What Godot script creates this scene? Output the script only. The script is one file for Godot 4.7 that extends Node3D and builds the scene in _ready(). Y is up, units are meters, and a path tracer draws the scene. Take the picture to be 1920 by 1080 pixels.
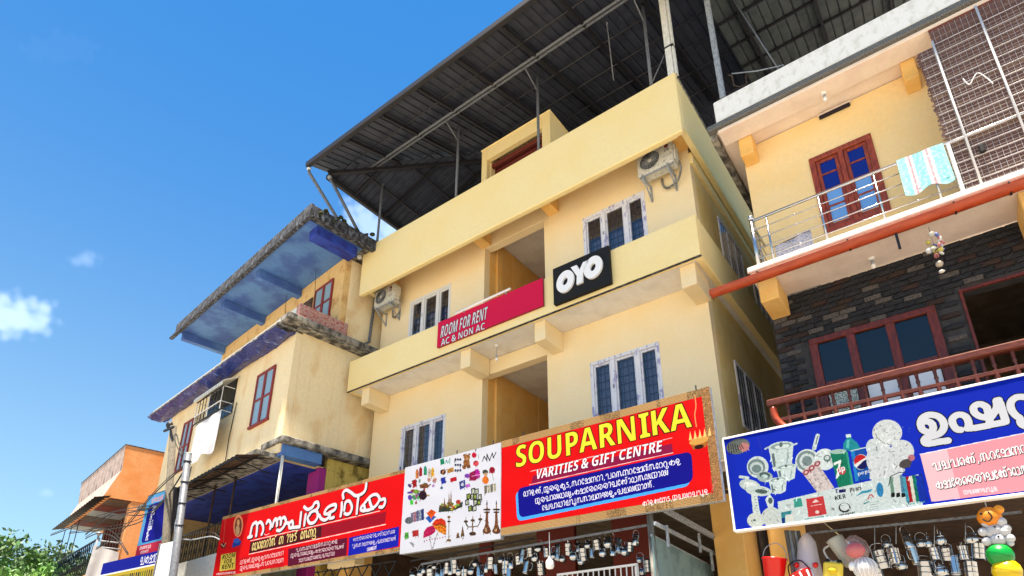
extends Node3D
# World: x runs to the right along the street front, y up, z towards the street. Metres.

const EYE := Vector3(0, 1.6, 9.2)
var FW: Vector3
var RT: Vector3
var UP: Vector3
var M := {}
var used := {}
var rng := RandomNumberGenerator.new()
var mesh_cache := {}

# ---------- photo pixel -> point on a plane ----------
func ray(x: float, y: float) -> Vector3:
	return FW * 1170.0 + RT * (x - 960.0) - UP * (y - 810.0)
func pz(x: float, y: float, z: float) -> Vector3:
	var d := ray(x, y)
	return EYE + d * ((z - EYE.z) / d.z)
func pY(x: float, y: float, h: float) -> Vector3:
	var d := ray(x, y)
	return EYE + d * ((h - EYE.y) / d.y)
func pX(x: float, y: float, w: float) -> Vector3:
	var d := ray(x, y)
	return EYE + d * ((w - EYE.x) / d.x)

# ---------- nodes ----------
func numbered(called: String) -> String:
	if not used.has(called):
		used[called] = 0
		return called
	used[called] += 1
	return "%s_%03d" % [called, used[called]]
func thing(called: String, label: String, category: String, at := Vector3.ZERO, turn := 0.0, group := "") -> Node3D:
	var o := Node3D.new()
	o.name = numbered(called)
	add_child(o)
	o.position = at
	o.rotation.y = turn
	tag(o, label, category, group)
	return o
func tag(o: Node, label: String, category: String, group := "") -> void:
	o.set_meta("label", label)
	o.set_meta("category", category)
	if group != "":
		o.set_meta("group", group)
func obj(called: String, mesh: Mesh, m: Material, parent: Node = null, at := Vector3.ZERO) -> MeshInstance3D:
	var o := MeshInstance3D.new()
	o.mesh = mesh
	o.material_override = m
	o.position = at
	if parent == null:
		o.name = numbered(called)
		add_child(o)
	else:
		o.name = called
		parent.add_child(o, true)
	return o
func struct(called: String, mesh: Mesh, m: Material, at := Vector3.ZERO) -> MeshInstance3D:
	var o := obj(called, mesh, m, null, at)
	o.set_meta("kind", "structure")
	return o
func copy(o: Node3D, at: Vector3, turn := 0.0, label := "") -> Node3D:
	var c: Node3D = o.duplicate()
	c.name = numbered(String(o.get_meta("base_name")))
	add_child(c)
	c.position = at
	c.rotation.y = turn
	if label != "":
		c.set_meta("label", label)
	return c

# ---------- meshes ----------
func st_new(smooth := false) -> SurfaceTool:
	var st := SurfaceTool.new()
	st.begin(Mesh.PRIMITIVE_TRIANGLES)
	st.set_smooth_group(0 if smooth else -1)
	return st
func fin(st: SurfaceTool) -> ArrayMesh:
	st.generate_normals()
	return st.commit()
func tri(st: SurfaceTool, a: Vector3, b: Vector3, c: Vector3) -> void:
	st.add_vertex(a)
	st.add_vertex(b)
	st.add_vertex(c)
func quad(st: SurfaceTool, a: Vector3, b: Vector3, c: Vector3, d: Vector3) -> void:
	tri(st, a, b, c)
	tri(st, a, c, d)
# a box given by an origin and three edge vectors
func pbox(st: SurfaceTool, o: Vector3, a: Vector3, b: Vector3, c: Vector3) -> void:
	if a.cross(b).dot(c) < 0:
		var t := a
		a = b
		b = t
	quad(st, o, o + a, o + a + b, o + b)
	quad(st, o + c, o + c + b, o + c + a + b, o + c + a)
	quad(st, o, o + c, o + c + a, o + a)
	quad(st, o + b, o + a + b, o + c + a + b, o + c + b)
	quad(st, o, o + b, o + c + b, o + c)
	quad(st, o + a, o + c + a, o + c + a + b, o + a + b)
func sbox(st: SurfaceTool, mn: Vector3, mx: Vector3) -> void:
	var d := mx - mn
	pbox(st, mn, Vector3(d.x, 0, 0), Vector3(0, d.y, 0), Vector3(0, 0, d.z))
# chamfered box mesh centred on the origin
func cmesh(size: Vector3, ch := 0.012) -> ArrayMesh:
	var key := "c%.4f_%.4f_%.4f_%.4f" % [size.x, size.y, size.z, ch]
	if mesh_cache.has(key):
		return mesh_cache[key]
	ch = min(ch, min(size.x, min(size.y, size.z)) * 0.3)
	var st := st_new()
	var h := size * 0.5
	var i := h - Vector3(ch, ch, ch)
	for s in [-1.0, 1.0]:
		var qx := [Vector3(s * h.x, -i.y, -i.z), Vector3(s * h.x, i.y, -i.z), Vector3(s * h.x, i.y, i.z), Vector3(s * h.x, -i.y, i.z)]
		var qy := [Vector3(-i.x, s * h.y, -i.z), Vector3(-i.x, s * h.y, i.z), Vector3(i.x, s * h.y, i.z), Vector3(i.x, s * h.y, -i.z)]
		var qz := [Vector3(-i.x, -i.y, s * h.z), Vector3(i.x, -i.y, s * h.z), Vector3(i.x, i.y, s * h.z), Vector3(-i.x, i.y, s * h.z)]
		for q in [qx, qy, qz]:
			oquad(st, q[0], q[1], q[2], q[3])
	for s in [-1.0, 1.0]:
		for t in [-1.0, 1.0]:
			oquad(st, Vector3(s * h.x, t * i.y, -i.z), Vector3(s * h.x, t * i.y, i.z), Vector3(s * i.x, t * h.y, i.z), Vector3(s * i.x, t * h.y, -i.z))
			oquad(st, Vector3(-i.x, s * h.y, t * i.z), Vector3(i.x, s * h.y, t * i.z), Vector3(i.x, s * i.y, t * h.z), Vector3(-i.x, s * i.y, t * h.z))
			oquad(st, Vector3(s * h.x, -i.y, t * i.z), Vector3(s * h.x, i.y, t * i.z), Vector3(s * i.x, i.y, t * h.z), Vector3(s * i.x, -i.y, t * h.z))
			for u in [-1.0, 1.0]:
				var a := Vector3(s * h.x, t * i.y, u * i.z)
				var b := Vector3(s * i.x, t * h.y, u * i.z)
				var c := Vector3(s * i.x, t * i.y, u * h.z)
				if (b - a).cross(c - a).dot(a) > 0:
					tri(st, a, c, b)
				else:
					tri(st, a, b, c)
	var m := fin(st)
	mesh_cache[key] = m
	return m
# quad wound so that it faces away from the origin
func oquad(st: SurfaceTool, a: Vector3, b: Vector3, c: Vector3, d: Vector3) -> void:
	if (b - a).cross(c - a).dot(a + b + c + d) > 0:
		quad(st, a, d, c, b)
	else:
		quad(st, a, b, c, d)
func box(called: String, mn: Vector3, mx: Vector3, m: Material, parent: Node = null, ch := 0.012) -> MeshInstance3D:
	return obj(called, cmesh((mx - mn).abs(), ch), m, parent, (mn + mx) * 0.5)
func sub(called: String, mn: Vector3, mx: Vector3, m: Material, parent: Node3D, ch := 0.006) -> MeshInstance3D:
	# a piece under a part that may itself be offset: positions stay in the thing's frame
	return obj(called, cmesh((mx - mn).abs(), ch), m, parent, (mn + mx) * 0.5 - parent.position)
func tube(st: SurfaceTool, pts: Array, r: float, n := 8, r2 := -1.0) -> void:
	if r2 < 0:
		r2 = r
	var rings := []
	var up0 := Vector3.UP
	for k in pts.size():
		var p: Vector3 = pts[k]
		var pa: Vector3 = pts[max(k - 1, 0)]
		var pb: Vector3 = pts[min(k + 1, pts.size() - 1)]
		var d := (pb - pa).normalized()
		var e := d.cross(up0)
		if e.length() < 0.05:
			e = d.cross(Vector3(0.3, 0.1, 1).normalized())
		e = e.normalized()
		var f := e.cross(d).normalized()
		up0 = f
		var rad: float = lerp(r, r2, float(k) / max(1, pts.size() - 1))
		var ring := []
		for j in n:
			var a := TAU * j / n
			ring.append(p + (e * cos(a) + f * sin(a)) * rad)
		rings.append(ring)
	for k in pts.size() - 1:
		for j in n:
			var j2 := (j + 1) % n
			quad(st, rings[k][j], rings[k][j2], rings[k + 1][j2], rings[k + 1][j])
	for j in range(1, n - 1):
		tri(st, rings[0][0], rings[0][j + 1], rings[0][j])
		tri(st, rings[-1][0], rings[-1][j], rings[-1][j + 1])
func tubem(pts: Array, r: float, n := 8, r2 := -1.0) -> ArrayMesh:
	var st := st_new(true)
	tube(st, pts, r, n, r2)
	return fin(st)
func pipe(called: String, a: Vector3, b: Vector3, r: float, m: Material, parent: Node = null, n := 8) -> MeshInstance3D:
	return obj(called, tubem([Vector3.ZERO, b - a], r, n), m, parent, a)
func bar(called: String, a: Vector3, b: Vector3, w: float, h: float, m: Material, parent: Node = null) -> MeshInstance3D:
	# a square section bar from a to b
	var d := (b - a).normalized()
	var e := d.cross(Vector3.UP)
	if e.length() < 0.05:
		e = Vector3.RIGHT
	e = e.normalized()
	var f := e.cross(d).normalized()
	var st := st_new()
	pbox(st, -e * w * 0.5 - f * h * 0.5, e * w, f * h, b - a)
	return obj(called, fin(st), m, parent, a)
func lathe(st: SurfaceTool, prof: Array, n := 14, at := Vector3.ZERO, basis := Basis.IDENTITY) -> void:
	for k in prof.size() - 1:
		var p: Vector2 = prof[k]
		var q: Vector2 = prof[k + 1]
		for j in n:
			var a := TAU * j / n
			var b := TAU * (j + 1) / n
			var v1 := at + basis * Vector3(p.x * cos(a), p.y, p.x * sin(a))
			var v2 := at + basis * Vector3(p.x * cos(b), p.y, p.x * sin(b))
			var v3 := at + basis * Vector3(q.x * cos(b), q.y, q.x * sin(b))
			var v4 := at + basis * Vector3(q.x * cos(a), q.y, q.x * sin(a))
			if p.x < 0.0005:
				tri(st, v1, v3, v4)
			elif q.x < 0.0005:
				tri(st, v1, v2, v3)
			else:
				quad(st, v1, v2, v3, v4)
func lathem(prof: Array, n := 14, basis := Basis.IDENTITY) -> ArrayMesh:
	var st := st_new(true)
	lathe(st, prof, n, Vector3.ZERO, basis)
	return fin(st)
func ballp(r: float, squash := 1.0, k := 8) -> Array:
	var p := []
	for i in k + 1:
		var a := -PI / 2 + PI * i / k
		p.append(Vector2(r * cos(a), r * squash * sin(a)))
	return p
# prism: outline in the plane of (ex, ey), pushed along ez
func prism(pts: Array, o: Vector3, ex: Vector3, ey: Vector3, ez: Vector3) -> ArrayMesh:
	var st := st_new()
	var poly := PackedVector2Array(pts)
	var idx := Geometry2D.triangulate_polygon(poly)
	for s in 2:
		var off := ez * s
		for k in range(0, idx.size(), 3):
			var a := o + off + ex * poly[idx[k]].x + ey * poly[idx[k]].y
			var b := o + off + ex * poly[idx[k + 1]].x + ey * poly[idx[k + 1]].y
			var c := o + off + ex * poly[idx[k + 2]].x + ey * poly[idx[k + 2]].y
			tri(st, a, b, c)
	for k in poly.size():
		var k2 := (k + 1) % poly.size()
		var a := o + ex * poly[k].x + ey * poly[k].y
		var b := o + ex * poly[k2].x + ey * poly[k2].y
		quad(st, a, b, b + ez, a + ez)
	return fin(st)

# ---------- materials ----------
func noise_img(freq: float, sd: int, size := 256, oct := 4) -> PackedByteArray:
	var n := FastNoiseLite.new()
	n.noise_type = FastNoiseLite.TYPE_SIMPLEX_SMOOTH
	n.seed = sd
	n.frequency = freq
	n.fractal_octaves = oct
	var im := n.get_seamless_image(size, size)
	im.convert(Image.FORMAT_L8)
	return im.get_data()
func ntex(base: Color, other: Color, freq: float, thr: float, soft: float, grain: float, sd: int, size := 256) -> ImageTexture:
	var a := noise_img(freq, sd, size, 5)
	var b := noise_img(0.12, sd + 7, size, 3)
	var data := PackedByteArray()
	data.resize(size * size * 3)
	for i in size * size:
		var t := smoothstep(thr - soft, thr + soft, (a[i] * 0.75 + b[i] * 0.25) / 255.0)
		var yi: int = absi(i / size - size / 2) / 5
		var sv: float = a[yi * size + (i % size) * 3 % size] / 255.0
		t = max(t, smoothstep(0.52, 0.85, sv) * 0.22)
		var g := 1.0 + (b[i] / 255.0 - 0.5) * grain + (a[i] / 255.0 - 0.5) * grain * 0.5
		data[i * 3] = int(clamp(lerp(base.r, other.r, t) * g, 0, 1) * 255)
		data[i * 3 + 1] = int(clamp(lerp(base.g, other.g, t) * g, 0, 1) * 255)
		data[i * 3 + 2] = int(clamp(lerp(base.b, other.b, t) * g, 0, 1) * 255)
	var im := Image.create_from_data(size, size, false, Image.FORMAT_RGB8, data)
	im.generate_mipmaps()
	return ImageTexture.create_from_image(im)
func flat(c: Color, rough := 0.8, metal := 0.0) -> StandardMaterial3D:
	var m := StandardMaterial3D.new()
	m.albedo_color = c
	m.roughness = rough
	m.metallic = metal
	return m
func rough_mat(base: Color, other: Color, freq: float, thr: float, soft: float, grain: float, sd: int, scale := Vector3(0.4, 0.4, 0.4), rough := 0.85, relief := 0.0) -> StandardMaterial3D:
	var m := StandardMaterial3D.new()
	m.albedo_texture = ntex(base, other, freq, thr, soft, grain, sd)
	m.roughness = rough
	m.uv1_triplanar = true
	m.uv1_world_triplanar = true
	m.uv1_scale = scale
	if relief > 0:
		var im := Image.create_from_data(256, 256, false, Image.FORMAT_L8, noise_img(0.09, sd + 31, 256, 4))
		m.heightmap_enabled = true
		m.heightmap_texture = ImageTexture.create_from_image(im)
		m.heightmap_scale = relief
	return m
func glass(c: Color, alpha := 0.35) -> StandardMaterial3D:
	var m := flat(Color(c.r, c.g, c.b, alpha), 0.03)
	m.transparency = BaseMaterial3D.TRANSPARENCY_ALPHA
	m.metallic_specular = 0.6
	return m
func make_materials() -> void:
	M.cream = rough_mat(Color(0.95, 0.868, 0.70), Color(0.935, 0.845, 0.66), 0.012, 0.55, 0.25, 0.03, 3, Vector3(0.3, 0.3, 0.3), 0.8, 0.05)
	M.band = rough_mat(Color(0.955, 0.875, 0.645), Color(0.945, 0.855, 0.605), 0.010, 0.55, 0.25, 0.03, 11, Vector3(0.25, 0.25, 0.25), 0.75, 0.04)
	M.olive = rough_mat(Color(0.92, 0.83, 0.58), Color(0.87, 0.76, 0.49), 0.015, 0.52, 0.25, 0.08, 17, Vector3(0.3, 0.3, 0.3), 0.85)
	M.soffit = rough_mat(Color(0.90, 0.885, 0.86), Color(0.84, 0.82, 0.79), 0.015, 0.6, 0.2, 0.05, 21)
	M.ochre = rough_mat(Color(0.93, 0.75, 0.45), Color(0.90, 0.70, 0.38), 0.015, 0.55, 0.25, 0.06, 23)  # on recess walls, cream with the orange of bounced light put in
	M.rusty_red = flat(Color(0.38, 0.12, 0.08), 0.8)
	M.inner_wall = rough_mat(Color(0.62, 0.55, 0.46), Color(0.52, 0.45, 0.37), 0.02, 0.5, 0.2, 0.1, 27)
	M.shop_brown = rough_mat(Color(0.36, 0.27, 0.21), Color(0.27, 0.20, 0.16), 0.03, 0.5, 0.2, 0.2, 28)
	M.upvc = rough_mat(Color(0.88, 0.88, 0.9), Color(0.60, 0.59, 0.74), 0.03, 0.64, 0.06, 0.04, 29, Vector3(0.8, 0.3, 0.8), 0.35)
	M.white_frame = flat(Color(0.86, 0.86, 0.86), 0.4)
	M.glass = glass(Color(0.16, 0.20, 0.28), 0.32)
	M.glass_dark = glass(Color(0.02, 0.03, 0.06), 0.75)
	M.curtain = rough_mat(Color(0.25, 0.10, 0.12), Color(0.35, 0.2, 0.18), 0.05, 0.5, 0.1, 0.2, 31, Vector3(2, 0.2, 2))
	M.film = flat(Color(0.60, 0.64, 0.80), 0.4)
	M.goods = flat(Color(0.72, 0.74, 0.77), 0.13, 1.0)
	M.grille = flat(Color(0.10, 0.10, 0.11), 0.5, 0.3)
	M.steel = flat(Color(0.75, 0.76, 0.78), 0.22, 1.0)
	M.galv = rough_mat(Color(0.62, 0.65, 0.68), Color(0.45, 0.47, 0.50), 0.05, 0.55, 0.1, 0.1, 37, Vector3(2, 0.6, 2), 0.5)
	M.sheet = rough_mat(Color(0.22, 0.24, 0.295), Color(0.165, 0.18, 0.235), 0.02, 0.55, 0.15, 0.1, 41, Vector3(0.5, 0.5, 0.5), 0.55)
	M.sheet2 = rough_mat(Color(0.33, 0.36, 0.37), Color(0.25, 0.28, 0.29), 0.02, 0.55, 0.15, 0.1, 43, Vector3(0.5, 0.5, 0.5), 0.55)
	M.dark_steel = rough_mat(Color(0.10, 0.10, 0.13), Color(0.20, 0.19, 0.2), 0.06, 0.68, 0.08, 0.1, 47, Vector3(1, 1, 1), 0.55)
	M.grey_pipe = rough_mat(Color(0.42, 0.44, 0.47), Color(0.3, 0.3, 0.32), 0.05, 0.6, 0.1, 0.1, 48, Vector3(1, 1, 1), 0.5)
	M.mould = rough_mat(Color(0.64, 0.62, 0.58), Color(0.22, 0.21, 0.20), 0.02, 0.52, 0.3, 0.10, 53, Vector3(0.8, 0.4, 0.8), 0.95, 0.12)
	M.mould_dark = rough_mat(Color(0.46, 0.49, 0.54), Color(0.12, 0.12, 0.14), 0.025, 0.45, 0.3, 0.16, 59, Vector3(1.2, 0.5, 1.2), 0.95, 0.15)
	M.moss = rough_mat(Color(0.28, 0.33, 0.13), Color(0.06, 0.06, 0.05), 0.05, 0.5, 0.1, 0.5, 61, Vector3(1.2, 1.2, 1.2), 1.0, 1.0)
	M.blue_soffit = rough_mat(Color(0.34, 0.52, 0.76), Color(0.24, 0.37, 0.64), 0.012, 0.56, 0.22, 0.1, 67, Vector3(0.3, 0.3, 0.3), 0.7)
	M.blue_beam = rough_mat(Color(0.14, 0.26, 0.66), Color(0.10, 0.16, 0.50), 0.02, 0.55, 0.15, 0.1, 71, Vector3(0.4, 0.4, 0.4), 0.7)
	M.blue_tarp = rough_mat(Color(0.09, 0.15, 0.46), Color(0.45, 0.53, 0.72), 0.03, 0.72, 0.10, 0.2, 73, Vector3(0.35, 0.8, 0.35), 0.35, 2.0)  # pale blotches put the sheet's white shine into its colour
	M.old_cream = rough_mat(Color(0.95, 0.87, 0.70), Color(0.89, 0.77, 0.57), 0.014, 0.66, 0.16, 0.06, 79, Vector3(0.35, 0.22, 0.35), 0.9, 0.2)
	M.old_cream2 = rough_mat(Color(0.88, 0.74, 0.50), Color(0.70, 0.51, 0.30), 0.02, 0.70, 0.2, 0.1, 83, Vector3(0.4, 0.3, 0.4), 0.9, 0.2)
	M.pink_wall = rough_mat(Color(0.76, 0.62, 0.58), Color(0.66, 0.32, 0.28), 0.05, 0.58, 0.1, 0.3, 89, Vector3(0.8, 0.8, 0.8), 0.95, 0.6)
	M.red_frame = flat(Color(0.52, 0.17, 0.15), 0.6)
	M.frost = flat(Color(0.55, 0.66, 0.72), 0.25)
	M.teak_light = rough_mat(Color(0.62, 0.27, 0.13), Color(0.48, 0.18, 0.08), 0.05, 0.5, 0.2, 0.2, 96, Vector3(1.2, 0.4, 1.2), 0.4)
	M.teak = rough_mat(Color(0.44, 0.16, 0.08), Color(0.32, 0.10, 0.05), 0.05, 0.5, 0.2, 0.2, 97, Vector3(1.2, 0.4, 1.2), 0.4)
	M.teak_rail = rough_mat(Color(0.44, 0.21, 0.13), Color(0.33, 0.14, 0.08), 0.05, 0.5, 0.2, 0.2, 98, Vector3(0.5, 2, 2), 0.35)
	M.blue_pane = flat(Color(0.07, 0.13, 0.50), 0.05)
	M.sky_pane = flat(Color(0.42, 0.62, 0.86), 0.08)
	M.white_pane = flat(Color(0.85, 0.86, 0.88), 0.2)
	M.white_cement = rough_mat(Color(0.88, 0.88, 0.86), Color(0.76, 0.77, 0.74), 0.06, 0.56, 0.3, 0.16, 101, Vector3(0.7, 0.35, 0.7), 0.9, 0.3)
	M.white_paint = rough_mat(Color(0.94, 0.94, 0.925), Color(0.84, 0.84, 0.81), 0.03, 0.62, 0.2, 0.06, 105, Vector3(0.8, 0.5, 0.8), 0.85)
	M.granite = rough_mat(Color(0.62, 0.62, 0.60), Color(0.08, 0.08, 0.09), 0.16, 0.5, 0.05, 0.4, 103, Vector3(2.2, 2.2, 2.2), 0.6)
	M.right_wall = rough_mat(Color(0.94, 0.83, 0.61), Color(0.925, 0.80, 0.56), 0.012, 0.55, 0.25, 0.05, 107, Vector3(0.3, 0.3, 0.3), 0.8, 0.12)
	M.pink_soffit = rough_mat(Color(0.92, 0.86, 0.81), Color(0.87, 0.80, 0.75), 0.015, 0.6, 0.2, 0.05, 109)
	M.terracotta = rough_mat(Color(0.70, 0.28, 0.13), Color(0.56, 0.19, 0.08), 0.02, 0.6, 0.2, 0.1, 113, Vector3(0.5, 2, 2), 0.4)
	M.orange = rough_mat(Color(0.87, 0.61, 0.39), Color(0.82, 0.52, 0.27), 0.012, 0.6, 0.2, 0.1, 127, Vector3(0.3, 0.3, 0.3), 0.85, 0.2)
	M.orange_front = rough_mat(Color(0.78, 0.70, 0.66), Color(0.25, 0.20, 0.19), 0.03, 0.62, 0.08, 0.15, 131, Vector3(0.9, 0.16, 0.9), 0.95, 0.3)
	M.rust_tin = rough_mat(Color(0.36, 0.28, 0.22), Color(0.20, 0.13, 0.09), 0.03, 0.5, 0.15, 0.3, 137, Vector3(0.6, 0.6, 0.6), 0.8)
	M.magenta = flat(Color(0.62, 0.10, 0.48), 0.7)
	M.yellow_old = rough_mat(Color(0.80, 0.70, 0.36), Color(0.45, 0.36, 0.15), 0.02, 0.6, 0.15, 0.1, 139, Vector3(0.4, 0.3, 0.4), 0.9)
	M.concrete_pole = rough_mat(Color(0.42, 0.39, 0.34), Color(0.26, 0.24, 0.21), 0.05, 0.55, 0.1, 0.3, 149, Vector3(2, 0.5, 2), 0.95, 0.3)
	M.cloth_white = rough_mat(Color(0.84, 0.84, 0.84), Color(0.74, 0.74, 0.76), 0.02, 0.55, 0.2, 0.05, 151)
	M.cable = flat(Color(0.04, 0.04, 0.045), 0.6)
	M.ac_white = rough_mat(Color(0.80, 0.80, 0.77), Color(0.62, 0.60, 0.54), 0.03, 0.62, 0.1, 0.08, 157, Vector3(1.5, 1, 1.5), 0.5)
	M.black = flat(Color(0.012, 0.012, 0.013), 0.8)
	M.white = flat(Color(0.94, 0.94, 0.94), 0.5)
	M.red_plastic = flat(Color(0.80, 0.05, 0.04), 0.3)
	M.panel_green = rough_mat(Color(0.48, 0.58, 0.58), Color(0.38, 0.47, 0.48), 0.02, 0.6, 0.15, 0.08, 163)
	M.pale_concrete = rough_mat(Color(0.64, 0.61, 0.56), Color(0.56, 0.53, 0.48), 0.05, 0.5, 0.2, 0.3, 167, Vector3(0.3, 0.3, 0.3), 0.95)  # unseen concrete road, made pale to bounce light onto the fronts
	M.paving = rough_mat(Color(0.66, 0.62, 0.56), Color(0.55, 0.51, 0.46), 0.03, 0.5, 0.2, 0.15, 173, Vector3(0.3, 0.3, 0.3), 0.95)
	M.soil = rough_mat(Color(0.69, 0.66, 0.60), Color(0.62, 0.58, 0.52), 0.02, 0.5, 0.2, 0.2, 179, Vector3(0.2, 0.2, 0.2), 1.0)
	M.mortar = rough_mat(Color(0.25, 0.245, 0.25), Color(0.17, 0.17, 0.18), 0.06, 0.5, 0.2, 0.3, 181)
	M.glass_panel = flat(Color(0.10, 0.11, 0.13), 0.1)
	M.bark = flat(Color(0.25, 0.2, 0.15), 0.95)

# ---------- flat print on signs: shapes are drawn into a picture of the sign's face ----------
func sign_new(x0: float, x1: float, y0: float, y1: float, z: float, ppm: float, bg: Color) -> Dictionary:
	var img := Image.create(int((x1 - x0) * ppm), int((y1 - y0) * ppm), false, Image.FORMAT_RGB8)
	img.fill(bg)
	return {"img": img, "x0": x0, "x1": x1, "y0": y0, "y1": y1, "z": z, "ppm": ppm}
func S(s: Dictionary, x: float, y: float) -> Vector2:
	var w := pz(x, y, s.z)
	return Vector2((w.x - s.x0) * s.ppm, (s.y1 - w.y) * s.ppm)
func kk(s: Dictionary, x: float, y: float) -> float:
	return (S(s, x, y + 1) - S(s, x, y)).length()
func fill_poly(img: Image, pts: PackedVector2Array, c: Color) -> void:
	var n := pts.size()
	var lo := INF
	var hi := -INF
	for p in pts:
		lo = min(lo, p.y)
		hi = max(hi, p.y)
	var W := img.get_width()
	for y in range(max(0, int(ceil(lo - 0.5))), min(img.get_height(), int(ceil(hi - 0.5)))):
		var fy := y + 0.5
		var xs: Array[float] = []
		for k in n:
			var a := pts[k]
			var b := pts[(k + 1) % n]
			if (a.y <= fy) != (b.y <= fy):
				xs.append(a.x + (fy - a.y) / (b.y - a.y) * (b.x - a.x))
		xs.sort()
		for k in range(0, xs.size() - 1, 2):
			var i0 := int(ceil(xs[k] - 0.5))
			var i1 := int(ceil(xs[k + 1] - 0.5))
			i0 = max(i0, 0)
			i1 = min(i1, W)
			if i1 > i0:
				img.fill_rect(Rect2i(i0, y, i1 - i0, 1), c)
func disc(img: Image, p: Vector2, r: float, c: Color) -> void:
	for y in range(max(0, int(p.y - r)), min(img.get_height(), int(p.y + r) + 1)):
		var d := r * r - (y + 0.5 - p.y) * (y + 0.5 - p.y)
		if d > 0:
			var h := sqrt(d)
			var i0: int = max(0, int(round(p.x - h)))
			var i1: int = min(img.get_width(), int(round(p.x + h)))
			if i1 > i0:
				img.fill_rect(Rect2i(i0, y, i1 - i0, 1), c)
func thick(img: Image, pts: Array, r: float, c: Color) -> void:
	for k in pts.size():
		disc(img, pts[k], r, c)
		if k + 1 < pts.size():
			var a: Vector2 = pts[k]
			var b: Vector2 = pts[k + 1]
			var d := b - a
			if d.length() > 0.3:
				var n := d.normalized().orthogonal() * r
				fill_poly(img, PackedVector2Array([a + n, b + n, b - n, a - n]), c)
func smooth(pts: Array, seg := 5) -> Array:
	if pts.size() < 3:
		return pts
	var out := []
	for k in pts.size() - 1:
		var p0: Vector2 = pts[max(k - 1, 0)]
		var p1: Vector2 = pts[k]
		var p2: Vector2 = pts[k + 1]
		var p3: Vector2 = pts[min(k + 2, pts.size() - 1)]
		for j in seg:
			out.append(p1.cubic_interpolate(p2, p0, p3, float(j) / seg))
	out.append(pts[-1])
	return out
func flat2(a: Array) -> Array:
	var o := []
	for k in range(0, a.size(), 2):
		o.append(Vector2(a[k], a[k + 1]))
	return o
# the s_ functions take photo pixels, which are turned into points on the sign's plane
func s_poly(s: Dictionary, a: Array, c: Color) -> void:
	var p := PackedVector2Array()
	for v in flat2(a):
		p.append(S(s, v.x, v.y))
	fill_poly(s.img, p, c)
func s_ell(s: Dictionary, x: float, y: float, rx: float, ry: float, c: Color, rot := 0.0, a0 := 0.0, a1 := TAU) -> void:
	var p := PackedVector2Array()
	for k in 25:
		var a: float = lerp(a0, a1, k / 24.0)
		var v := Vector2(rx * cos(a), ry * sin(a)).rotated(rot)
		p.append(S(s, x + v.x, y + v.y))
	fill_poly(s.img, p, c)
func s_line(s: Dictionary, a: Array, w: float, c: Color, curved := false) -> void:
	var f := flat2(a)
	if curved:
		f = smooth(f)
	var p := []
	for v in f:
		p.append(S(s, v.x, v.y))
	thick(s.img, p, w * 0.5 * kk(s, f[0].x, f[0].y), c)
# strokes given in the pixels of an enlarged view of the photograph
func s_zoom(s: Dictionary, ox: float, oy: float, sc: float, strokes: Array, w: float, c: Color, grow := 0.0, dx := 0.0, dy := 0.0) -> void:
	for st in strokes:
		var f := smooth(flat2(st))
		var p := []
		for v in f:
			p.append(S(s, ox + (v.x + dx) / sc, oy + (v.y + dy) / sc))
		thick(s.img, p, (w / sc * 0.5 + grow) * kk(s, ox + st[0] / sc, oy + st[1] / sc), c)
var text_cache := {}
func text_tris(str_: String, serif := false) -> Dictionary:
	var key := str_ + str(serif)
	if text_cache.has(key):
		return text_cache[key]
	var f := SystemFont.new()
	f.font_names = PackedStringArray(["Droid Serif" if serif else "Droid Sans"])
	f.font_weight = 700
	var t := TextMesh.new()
	t.text = str_
	t.font = f
	t.font_size = 48
	t.pixel_size = 0.02
	t.depth = 0.0
	var arr := t.get_mesh_arrays()
	var v: PackedVector3Array = arr[Mesh.ARRAY_VERTEX]
	var out := PackedVector2Array()
	var idx = arr[Mesh.ARRAY_INDEX]
	if idx != null and idx.size() > 0:
		for i in idx:
			out.append(Vector2(v[i].x, v[i].y))
	else:
		for q in v:
			out.append(Vector2(q.x, q.y))
	var lo := Vector2(INF, INF)
	var hi := Vector2(-INF, -INF)
	for q in out:
		lo = lo.min(q)
		hi = hi.max(q)
	var d := {"tris": out, "lo": lo, "hi": hi}
	text_cache[key] = d
	return d
# Latin words whose baseline runs from (x0, y0) to (x1, y1) and whose capitals are h high (photo pixels)
func s_text(s: Dictionary, str_: String, x0: float, y0: float, x1: float, y1: float, h: float, c: Color, outline := 0.0, oc := Color.BLACK, slant := 0.0, sdx := 0.0, sdy := 0.0) -> void:
	var d := text_tris(str_)
	var a := S(s, x0, y0)
	var b := S(s, x1, y1)
	var ex: Vector2 = (b - a) / (d.hi.x - d.lo.x)
	var k := kk(s, x0, y0)
	var ey: Vector2 = Vector2(0, -1) * h * k / (d.hi.y - d.lo.y) + Vector2(1, 0) * slant * h * k / (d.hi.y - d.lo.y)
	var offs := [Vector2.ZERO]
	if outline > 0:
		offs = []
		for j in 12:
			offs.append(Vector2(cos(TAU * j / 12.0), sin(TAU * j / 12.0)) * outline * k)
		offs.append(Vector2(sdx, sdy) * k)
	for o in offs:
		blit_tris(s.img, d, a + o, ex, ey, oc if outline > 0 else c)
	if outline > 0:
		blit_tris(s.img, d, a, ex, ey, c)
func blit_tris(img: Image, d: Dictionary, a: Vector2, ex: Vector2, ey: Vector2, c: Color) -> void:
	var t: PackedVector2Array = d.tris
	var lo: Vector2 = d.lo
	for i in range(0, t.size(), 3):
		var p := PackedVector2Array()
		for j in 3:
			var q := t[i + j] - lo
			p.append(a + ex * q.x + ey * q.y)
		fill_poly(img, p, c)
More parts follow.
